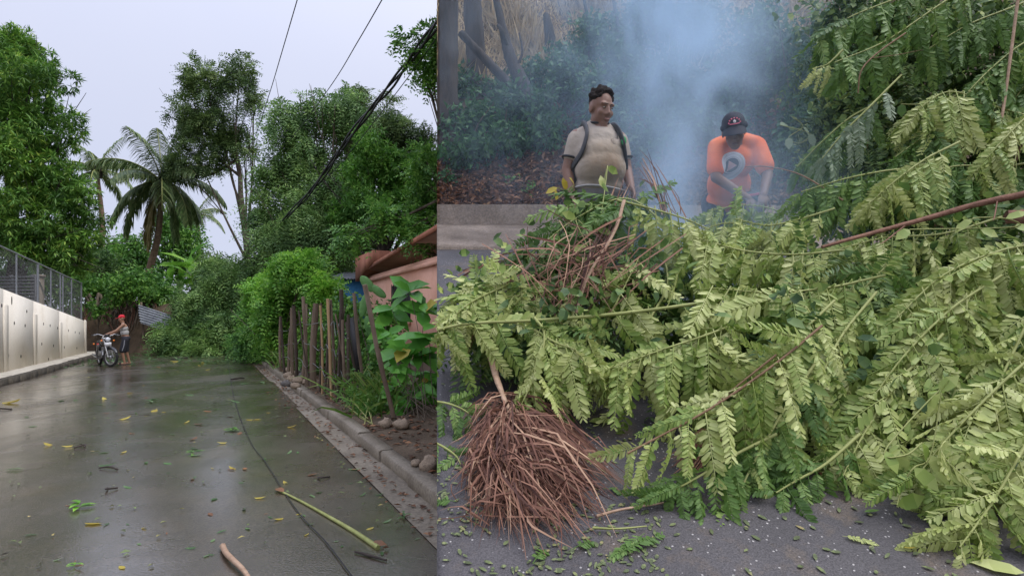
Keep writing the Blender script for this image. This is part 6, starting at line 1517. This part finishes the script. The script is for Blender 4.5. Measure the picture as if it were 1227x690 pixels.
# ---- man in the orange shirt, bending in the smoke
Y2 = 5.0
m2 = tag(empty('person', (1.835, Y2, zr(Y2))), 'man in neon orange t-shirt and dark cap bending down in the smoke', 'person')
sk2 = skin_mat('dark_brown_skin', (0.22, 0.12, 0.085))
R2 = Rot(math.radians(-14), math.radians(30), math.radians(-6))
hc = np.array((-0.115, -0.47, 1.245))
hp, q2 = head(hc, R2, 1.04)
body = [ell((0, 0.06, 0.84), (0.165, 0.135, 0.14)), ell((-0.01, -0.07, 0.96), (0.16, 0.125, 0.15)), ell((-0.02, -0.20, 1.10), (0.17, 0.135, 0.14)), capsule((-0.155, -0.27, 1.205), (0.125, -0.27, 1.215), 0.062, 0.062), capsule((-0.05, -0.30, 1.22), (-0.10, -0.42, 1.22), 0.058, 0.054)] + hp
arm2 = {-1: [(-0.185, -0.28, 1.185), (-0.215, -0.36, 0.92), (0.00, -0.46, 0.73)], 1: [(0.150, -0.28, 1.195), (0.195, -0.36, 0.94), (0.10, -0.50, 0.75)]}
for s in (-1, 1):
    a, b, c = map(np.array, arm2[s])
    body += [capsule(a, b, 0.054, 0.043), capsule(b, c, 0.042, 0.030)]
    body += hand(c, unit((c - b) + np.array((0, -0.05, -0.12))), (0.2 * s, -0.4, 0.8), 1.0, side=-s)
    body += [capsule((0.09 * s, 0.06, 0.81), (0.14 * s, -0.16, 0.46), 0.095, 0.064), capsule((0.14 * s, -0.16, 0.46), (0.15 * s, 0.06, 0.09), 0.06, 0.042), capsule((0.15 * s, 0.075, 0.045), (0.17 * s, -0.12, 0.035), 0.042, 0.034)]
blob('body', body, 0.0075, sk2, m2, 3)
face_parts(q2, R2, m2, skin_mat('dark_lips', (0.14, 0.06, 0.05)))
def orange_shirt():
    m, n, l, out = new_mat('neon_orange_cotton_with_round_print')
    b = n.new('ShaderNodeBsdfPrincipled'); tc = n.new('ShaderNodeTexCoord'); sp = n.new('ShaderNodeSeparateXYZ'); l.new(tc.outputs['Object'], sp.inputs[0])
    def M(op, a, c=None):
        k = n.new('ShaderNodeMath'); k.operation = op
        for i, v in enumerate((a, c)):
            if v is None: continue
            if isinstance(v, (int, float)): k.inputs[i].default_value = v
            else: l.new(v, k.inputs[i])
        return k.outputs[0]
    dx = M('SUBTRACT', sp.outputs[0], -0.075); dz = M('SUBTRACT', sp.outputs[2], 1.03)
    dz = M('MULTIPLY', dz, 1.06)
    r2 = M('SQRT', M('ADD', M('MULTIPLY', dx, dx), M('MULTIPLY', dz, dz)))
    front = M('LESS_THAN', sp.outputs[1], -0.1)
    cr = n.new('ShaderNodeValToRGB'); cr.color_ramp.interpolation = 'CONSTANT'
    e = cr.color_ramp.elements
    st = [(0.0, (0.05, 0.055, 0.08)), (0.50, (0.62, 0.62, 0.66)), (0.56, (0.30, 0.32, 0.36)), (0.60, (0.66, 0.66, 0.70)), (0.80, (0.36, 0.37, 0.42)), (0.83, (0.68, 0.68, 0.72))]
    while len(e) < len(st): e.new(0.5)
    for k, (p, c) in enumerate(st): e[k].position = p; e[k].color = (*c, 1)
    l.new(M('DIVIDE', r2, 0.105), cr.inputs[0])
    # pale map-like wedge inside the dark disc
    w1 = M('LESS_THAN', M('ADD', M('ABSOLUTE', M('ADD', dz, 0.008)), M('MULTIPLY', dx, 0.62)), 0.024); w2 = M('GREATER_THAN', dx, -0.026)
    wedge = M('MULTIPLY', w1, w2)
    mw = n.new('ShaderNodeMix'); mw.data_type = 'RGBA'; l.new(wedge, mw.inputs[0]); l.new(cr.outputs[0], mw.inputs[6]); mw.inputs[7].default_value = (0.75, 0.45, 0.42, 1)
    ns = n.new('ShaderNodeTexNoise'); ns.inputs['Scale'].default_value = 6; l.new(tc.outputs['Object'], ns.inputs['Vector'])
    base = ramp(n, [(0.3, (0.86, 0.17, 0.06)), (0.7, (0.95, 0.26, 0.10))]); l.new(ns.outputs['Fac'], base.inputs[0])
    inside = M('MULTIPLY', M('LESS_THAN', r2, 0.105), front)
    mx = n.new('ShaderNodeMix'); mx.data_type = 'RGBA'; l.new(inside, mx.inputs[0]); l.new(base.outputs[0], mx.inputs[6]); l.new(mw.outputs[2], mx.inputs[7])
    l.new(mx.outputs[2], b.inputs['Base Color']); b.inputs['Roughness'].default_value = 0.85
    bp = n.new('ShaderNodeBump'); bp.inputs['Strength'].default_value = 0.5; bp.inputs['Distance'].default_value = 0.03; l.new(ns.outputs['Fac'], bp.inputs['Height']); l.new(bp.outputs[0], b.inputs['Normal'])
    l.new(b.outputs[0], out.inputs['Surface']); return m
sh = [ell((0, 0.02, 0.80), (0.185, 0.165, 0.12)), ell((-0.01, -0.08, 0.93), (0.185, 0.150, 0.17)), ell((-0.02, -0.20, 1.10), (0.188, 0.155, 0.150)), capsule((-0.05, -0.275, 1.235), (-0.165, -0.275, 1.195), 0.070, 0.072), capsule((0.03, -0.275, 1.235), (0.135, -0.275, 1.205), 0.070, 0.072)]
for s in (-1, 1):
    a, b = np.array(arm2[s][0]), np.array(arm2[s][1]); sh.append(capsule(a, a + (b - a) * 0.70, 0.070, 0.076))
blob('t_shirt', sh, 0.011, orange_shirt(), m2, 9)
trou = [ell((0, 0.06, 0.80), (0.18, 0.15, 0.12))]
for s in (-1, 1): trou += [capsule((0.09 * s, 0.06, 0.80), (0.14 * s, -0.16, 0.46), 0.108, 0.08), capsule((0.14 * s, -0.16, 0.46), (0.15 * s, 0.06, 0.12), 0.08, 0.066)]
blob('trousers', trou, 0.012, plain('navy_cloth', (0.03, 0.035, 0.055), .9), m2, 3)
for s in (-1, 1): blob('shoe', [capsule((0.15 * s, 0.08, 0.05), (0.172 * s, -0.14, 0.042), 0.05, 0.044)], 0.01, MT['rubber'], m2, 2)
wb = blob('waist_bag', [ell((0.15, -0.20, 0.80), (0.10, 0.06, 0.05)), ell((0.08, -0.23, 0.785), (0.09, 0.05, 0.045))], 0.01, MT['dark_metal'], m2, 2)
local('pink_stripe', tube(smooth_path([(0.03, -0.275, 0.795), (0.10, -0.28, 0.795), (0.19, -0.255, 0.815), (0.24, -0.21, 0.825)], 10), 0.011, 6), plain('pink_trim', (0.75, 0.12, 0.2), .7), wb, True)
def cap_mat():
    m, n, l, out = new_mat('dark_cap_with_pink_badge')
    b = n.new('ShaderNodeBsdfPrincipled'); b.inputs['Base Color'].default_value = (0.018, 0.018, 0.028, 1); b.inputs['Roughness'].default_value = 0.85
    l.new(b.outputs[0], out.inputs['Surface']); return m
capm = cap_mat()
cp2 = blob('cap', [ell(q2(0, 0.010, 0.062), (0.088, 0.106, 0.085), R2), capsule(q2(-0.07, -0.03, 0.045), q2(0.07, -0.03, 0.045), 0.03, 0.03)], 0.009, capm, m2, 3)
brim = []
for k in range(3):
    pass
def brimf(u, v):
    a = -1.15 + 2.3 * u; rad = 0.085 + 0.085 * v * math.cos(a * 0.95) ** 0.5
    return q2(math.sin(a) * (0.088 + 0.004 * v), -math.cos(a) * rad * 0.98 - 0.01, 0.045 - 0.022 * v + 0.02 * math.cos(a * 1.3) * (1 - v) - 0.02 * math.sin(a) ** 2)
g = grid(brimf, np.linspace(0, 1, 17), np.linspace(0, 1, 6))
up_ = R2 @ np.array((0, 0, 0.006))
local('brim', [g, (g[0] - up_, g[1][:, ::-1])], capm, cp2, True)
pinkm = plain('pink_thread', (0.70, 0.16, 0.22), .8)
arc = [q2(0.036 * math.cos(t), -0.096 + 0.004 * abs(math.cos(t)), 0.074 + 0.040 * math.sin(t)) for t in np.linspace(-0.15, math.pi + 0.15, 15)]
def capfront(x, z):
    yy = 1 - (x / 0.088) ** 2 - ((z - 0.062) / 0.085) ** 2
    return q2(x, 0.010 - 0.106 * math.sqrt(max(yy, 0.02)) - 0.003, z)
for t in np.linspace(0.15, math.pi - 0.15, 7):
    x, z = 0.040 * math.cos(t), 0.080 + 0.036 * math.sin(t)
    local('badge_letter', ball(capfront(x, z), 0.0065, 6, 5), pinkm, cp2, True)
for (x0, z0, x1, z1) in ((-0.034, 0.078, 0.034, 0.078),):
    local('badge_bar', tube([capfront(x0 + (x1 - x0) * f, z0 + (z1 - z0) * f) for f in np.linspace(0, 1, 8)], 0.0045, 5), pinkm, cp2, True)
local('badge_figure', ball(capfront(0, 0.095), (0.012, 0.006, 0.013), 8, 6), plain('pale_thread', (0.6, 0.55, 0.55), .8), cp2, True)

# ---- man pushing the motorcycle, far down the street
m3 = tag(empty('person', (*(P(150, 437, 20.3)[:2]), 0.012)), 'man in red cap and grey vest holding the motorcycle on the street', 'person')
m3.rotation_euler = (0, 0, math.radians(-62))
sk3 = skin_mat('tan_skin', (0.30, 0.16, 0.10))
R3 = Rot(math.radians(10), math.radians(14))
hp, q3 = head((0, -0.10, 1.59), R3)
body = [ell((0, 0.02, 0.92), (0.155, 0.125, 0.13)), ell((0, -0.015, 1.08), (0.145, 0.115, 0.15)), ell((0, -0.04, 1.27), (0.165, 0.12, 0.15)), capsule((-0.16, -0.05, 1.375), (0.16, -0.05, 1.375), 0.058, 0.058), capsule((0, -0.06, 1.40), (0, -0.09, 1.52), 0.055, 0.052)] + hp
for s, (b, c) in {-1: ((-0.24, -0.22, 1.17), (-0.16, -0.46, 1.02)), 1: ((0.25, -0.24, 1.17), (0.30, -0.50, 1.06))}.items():
    a, b, c = np.array((0.195 * s, -0.05, 1.365)), np.array(b), np.array(c)
    body += [capsule(a, b, 0.050, 0.040), capsule(b, c, 0.040, 0.028)] + hand(c, unit(c - b), (0, 0.3, 1), 0.9, side=-s)
    body += [capsule((0.085 * s, 0.02, 0.88), (0.10 * s, -0.03 - 0.05 * s, 0.48), 0.085, 0.058), capsule((0.10 * s, -0.03 - .05 * s, 0.48), (0.11 * s, 0.05 - .06 * s, 0.08), 0.052, 0.036), capsule((0.11 * s, 0.065 - .06 * s, 0.04), (0.125 * s, -0.11 - .06 * s, 0.03), 0.036, 0.03)]
blob('body', body, 0.009, sk3, m3, 3)
face_parts(q3, R3, m3, skin_mat('tan_lips', (0.3, 0.12, 0.1)))
blob('vest', [ell((0, -0.015, 1.10), (0.157, 0.13, 0.14)), ell((0, -0.04, 1.25), (0.172, 0.134, 0.13)), capsule((-0.09, -0.04, 1.30), (-0.10, -0.05, 1.41), 0.05, 0.035), capsule((0.09, -0.04, 1.30), (0.10, -0.05, 1.41), 0.05, 0.035)], 0.012, surf('grey_vest', [(0.3, (0.32, 0.31, 0.30)), (0.7, (0.48, 0.47, 0.45))], scale=8, rough=.9), m3, 3)
sho = [ell((0, 0.02, 0.91), (0.172, 0.142, 0.12))]
for s in (-1, 1): sho.append(capsule((0.085 * s, 0.02, 0.87), (0.102 * s, -0.03 - .04 * s, 0.50), 0.108, 0.098))
s3 = blob('shorts', sho, 0.012, plain('dark_shorts', (0.022, 0.022, 0.03), .8), m3, 3)
for s in (-1, 1): local('side_stripe', tube(smooth_path([(0.188 * s, 0.0, 0.85), (0.205 * s, -0.02, 0.65), (0.203 * s, -.03 - .04 * s, 0.48)], 8), 0.012, 6), plain('grey_stripe', (0.3, 0.3, 0.33), .8), s3, True)
c3 = blob('cap', [ell(q3(0, 0.012, 0.060), (0.085, 0.103, 0.080), R3)], 0.009, plain('red_cap', (0.55, 0.02, 0.035), .8), m3, 2)
local('brim', ball(q3(0, -0.13, 0.045), (0.07, 0.06, 0.008), 12, 6, M=R3), plain('red_brim', (0.5, 0.02, 0.03), .8), c3, True)
for s in (-1, 1): local('sandal', [box((0.118 * s, -0.03 - .06 * s, 0.008), (0.05, 0.13, 0.012)), box((0.118 * s, -0.07 - .06 * s, 0.055), (0.048, 0.025, 0.018))], MT['rubber'], m3)

# ------------------------------------------------------------------ motorcycle
front = P(130.5, 440, 19.15); rear = np.array((-14.2, 20.1, 0))
hd = math.atan2(rear[1] - front[1], rear[0] - front[0]) + math.pi
mid_ = (front + rear) / 2
mc = tag(empty('motorcycle', (mid_[0], mid_[1], 0.012), hd), 'small dark motorcycle with orange indicators standing at the kerb', 'motorcycle')
chrome = plain('chrome', (0.32, 0.32, 0.33), .25, .5, .9); blackp = plain('black_paint', (0.02, 0.02, 0.022), .25, .5); orange_l = plain('orange_lens', (0.8, 0.2, 0.02), .3); rimm = plain('alloy', (0.42, 0.42, 0.42), .35, .5, .7)
def ringt(c, R_, r, seg=36, ax='y'):
    return tube([np.array(c) + np.array((R_ * math.cos(t), 0, R_ * math.sin(t))) for t in np.linspace(0, 2 * math.pi, seg)], r, 7)
def steer(parts, a=math.radians(26)):
    c_, s_ = math.cos(a), math.sin(a); M_ = np.array(((c_, -s_, 0), (s_, c_, 0), (0, 0, 1))); o_ = np.array((0.5, 0, 0))
    return [((np.asarray(V) - o_) @ M_.T + o_, f) for V, f in parts]
keep_ = lambda parts: parts
for wx, tf in ((0.64, steer), (-0.62, keep_)):
    wh = link('wheel', new_mesh('hub', tf(ball((wx, 0, 0.32), (0.06, 0.06, 0.06), 10, 7)), True), chrome, mc)
    local('tyre', tf(ringt((wx, 0, 0.32), 0.285, 0.042)), MT['rubber'], wh, True)
    local('rim', tf(ringt((wx, 0, 0.32), 0.236, 0.017)), rimm, wh, True)
    for k in range(12):
        a = k * math.pi / 6; local('spoke', tf(tube([(wx, 0.02 * (-1) ** k, 0.32), (wx + 0.225 * math.cos(a), 0, 0.32 + 0.225 * math.sin(a))], 0.005, 4)), chrome, wh)
def fender(cx, a0, a1, w):
    return grid(lambda u, v: np.array((cx + (0.345 - 0.03 * abs(2 * v - 1) ** 2) * math.cos(a0 + (a1 - a0) * u), (v - .5) * w, 0.32 + (0.345 - 0.03 * abs(2 * v - 1) ** 2) * math.sin(a0 + (a1 - a0) * u))), np.linspace(0, 1, 14), np.linspace(0, 1, 7))
local('front_fender', steer([fender(0.64, 0.5, 2.3, 0.12)]), blackp, mc, True)
local('rear_fender', [fender(-0.62, 0.6, 2.9, 0.15)], blackp, mc, True)
fk = local('fork', steer(tube([(0.64, 0.085, 0.32), (0.50, 0.085, 0.72), (0.40, 0.085, 0.98)], [0.026, 0.02], 7) + tube([(0.64, -0.085, 0.32), (0.50, -0.085, 0.72), (0.40, -0.085, 0.98)], [0.026, 0.02], 7) + [box((0.44, 0, 0.93), (0.05, 0.12, 0.025))]), rimm, mc, True)
hb = local('handlebar', tube(smooth_path([(0.24, -0.36, 1.04), (0.36, -0.24, 1.07), (0.41, -0.06, 1.0), (0.41, 0.06, 1.0), (0.36, 0.24, 1.07), (0.24, 0.36, 1.04)], 24), 0.014, 7), chrome, mc, True)
for s in (-1, 1):
    local('grip', tube([(0.22, 0.385 * s, 1.035), (0.29, 0.30 * s, 1.055)], 0.021, 7), MT['rubber'], hb, True)
    local('lever', tube([(0.36, 0.25 * s, 1.06), (0.36, 0.37 * s, 1.03)], 0.007, 5), chrome, hb)
    local('indicator', ball((0.52, 0.17 * s, 0.86), (0.035, 0.03, 0.03), 9, 6), orange_l, mc, True)
    local('indicator', ball((-0.72, 0.15 * s, 0.72), (0.035, 0.03, 0.03), 9, 6), orange_l, mc, True)
hl = local('headlight', ball((0.50, 0, 0.90), (0.07, 0.085, 0.085), 14, 9), blackp, mc, True)
local('lens', ball((0.545, 0, 0.90), (0.034, 0.072, 0.072), 14, 9), plain('glass_lens', (0.6, 0.62, 0.65), .1), hl, True)
local('instrument', [box((0.42, 0, 1.03), (0.05, 0.07, 0.035))], blackp, mc)
local('front_plate', [box((0.575, 0, 0.74), (0.006, 0.09, 0.065))], plain('white_plate', (0.65, 0.65, 0.66), .5), mc)
local('fuel_tank', ball((0.16, 0, 0.80), (0.27, 0.135, 0.125), 16, 10), plain('dark_tank', (0.03, 0.03, 0.035), .2, .6), mc, True)
local('seat', ball((-0.30, 0, 0.80), (0.40, 0.125, 0.065), 16, 8), MT['rubber'], mc, True)
local('side_cover', [box((-0.22, 0.11, 0.62), (0.14, 0.012, 0.09)), ], blackp, mc); local('side_cover', [box((-0.22, -0.11, 0.62), (0.14, 0.012, 0.09))], blackp, mc)
en = local('engine', [box((0.05, 0, 0.40), (0.17, 0.13, 0.10))] + tube([(0.10, 0, 0.45), (0.17, 0, 0.64)], 0.075, 10), plain('engine_alloy', (0.2, 0.2, 0.2), .4, .5, .6), mc)
for k in range(5): local('cooling_fin', [box((0.12 + 0.014 * k, 0, 0.52 + 0.028 * k), (0.09, 0.09, 0.006))], rimm, en)
local('frame', tube([(0.42, 0, 0.92), (0.26, 0, 0.55), (0.20, 0, 0.30), (-0.15, 0, 0.28), (-0.35, 0, 0.62), (-0.66, 0, 0.74)], 0.022, 7) + tube([(0.42, 0, 0.90), (0.1, 0, 0.72), (-0.35, 0, 0.70)], 0.022, 7), blackp, mc, True)
for s in (-1, 1):
    local('swing_arm', tube([(-0.10, 0.08 * s, 0.36), (-0.62, 0.09 * s, 0.32)], 0.018, 6), blackp, mc); local('shock_absorber', tube([(-0.36, 0.11 * s, 0.68), (-0.54, 0.11 * s, 0.36)], 0.028, 8), chrome, mc)
    local('foot_peg', tube([(0.0, 0.12 * s, 0.28), (0.0, 0.27 * s, 0.28)], 0.014, 6), MT['rubber'], mc)
local('exhaust', tube(smooth_path([(0.20, -0.06, 0.55), (0.28, -0.10, 0.36), (0.05, -0.15, 0.25), (-0.3, -0.16, 0.28), (-0.78, -0.17, 0.36)], 20), [0.02, 0.022, 0.03, 0.045, 0.04], 9), chrome, mc, True)
local('tail_light', [box((-0.80, 0, 0.70), (0.02, 0.05, 0.035))], plain('red_lens', (0.5, 0.02, 0.02), .3), mc)
local('kickstand', tube([(-0.02, 0.12, 0.27), (0.05, 0.27, 0.01)], 0.012, 5), chrome, mc)

# ================================================================== SMOKE over the smouldering heap
def smoke():
    m, n, l, out = new_mat('drifting_smoke')
    pv = n.new('ShaderNodeVolumePrincipled')
    pv.inputs['Color'].default_value = (0.62, 0.81, 1.0, 1); pv.inputs['Anisotropy'].default_value = 0.15
    tc = n.new('ShaderNodeTexCoord'); sp = n.new('ShaderNodeSeparateXYZ'); l.new(tc.outputs['Object'], sp.inputs[0])
    X, Yv, Z = sp.outputs
    def M(op, a, c=None, d=None):
        k = n.new('ShaderNodeMath'); k.operation = op
        for i, v in enumerate((a, c, d)):
            if v is None: continue
            if isinstance(v, (int, float)): k.inputs[i].default_value = v
            else: l.new(v, k.inputs[i])
        return k.outputs[0]
    def gauss(terms):
        s = None
        for c, cen, rad in terms:
            q = M('DIVIDE', M('SUBTRACT', c, cen), rad); q = M('MULTIPLY', q, q); s = q if s is None else M('ADD', s, q)
        return M('EXPONENT', M('MULTIPLY', s, -1.0))
    ns = n.new('ShaderNodeTexNoise'); ns.inputs['Scale'].default_value = 1.7; ns.inputs['Detail'].default_value = 4; ns.inputs['Distortion'].default_value = 1.4
    mp = n.new('ShaderNodeMapping'); mp.inputs['Scale'].default_value = (1.0, 1.0, 0.6); l.new(tc.outputs['Object'], mp.inputs[0]); l.new(mp.outputs[0], ns.inputs['Vector'])
    mr = n.new('ShaderNodeMapRange'); mr.inputs[1].default_value = 0.42; mr.inputs[2].default_value = 0.64; mr.inputs[3].default_value = 0.06; mr.inputs[4].default_value = 2.3; l.new(ns.outputs['Fac'], mr.inputs[0])
    h = M('SUBTRACT', Z, 2.0)
    ax = M('ADD', M('MULTIPLY', h, 0.13), 1.36); ay = M('ADD', M('MULTIPLY', h, 0.62), 4.25)
    rad = M('ADD', M('MULTIPLY', M('MAXIMUM', h, 0.0), 0.20), 0.30)
    plume = gauss([(X, ax, rad), (Yv, ay, rad)])
    veil = gauss([(X, 1.1, 1.9), (Yv, 6.8, 1.1), (Z, 4.6, 1.9)])
    base = gauss([(X, 1.55, 0.65), (Yv, 4.25, 0.35), (Z, 2.25, 0.42)])
    hollow = gauss([(X, 0.90, 0.22), (Yv, 3.85, 0.25), (Z, 1.75, 0.28)])
    tot = M('ADD', M('ADD', M('MULTIPLY', plume, 0.7), M('MULTIPLY', veil, 0.11)), M('ADD', M('MULTIPLY', base, 0.9), M('MULTIPLY', hollow, 2.2)))
    l.new(M('MULTIPLY', tot, mr.outputs[0]), pv.inputs['Density'])
    l.new(pv.outputs[0], out.inputs['Volume'])
    return m
zb, zt = 1.35, 7.2
V = []
for z in (zb, zt):
    for (x, y) in ((SEAM * 3.4 + 0.03, 3.4), (4.6, 3.4), (4.6, 8.9), (SEAM * 8.9 + 0.03, 8.9)): V.append((x, y, z))
sm = build('smoke', [hexa(V)], smoke())
tag(sm, 'blue-white smoke drifting up from the heap of branches', 'smoke', kind='stuff')
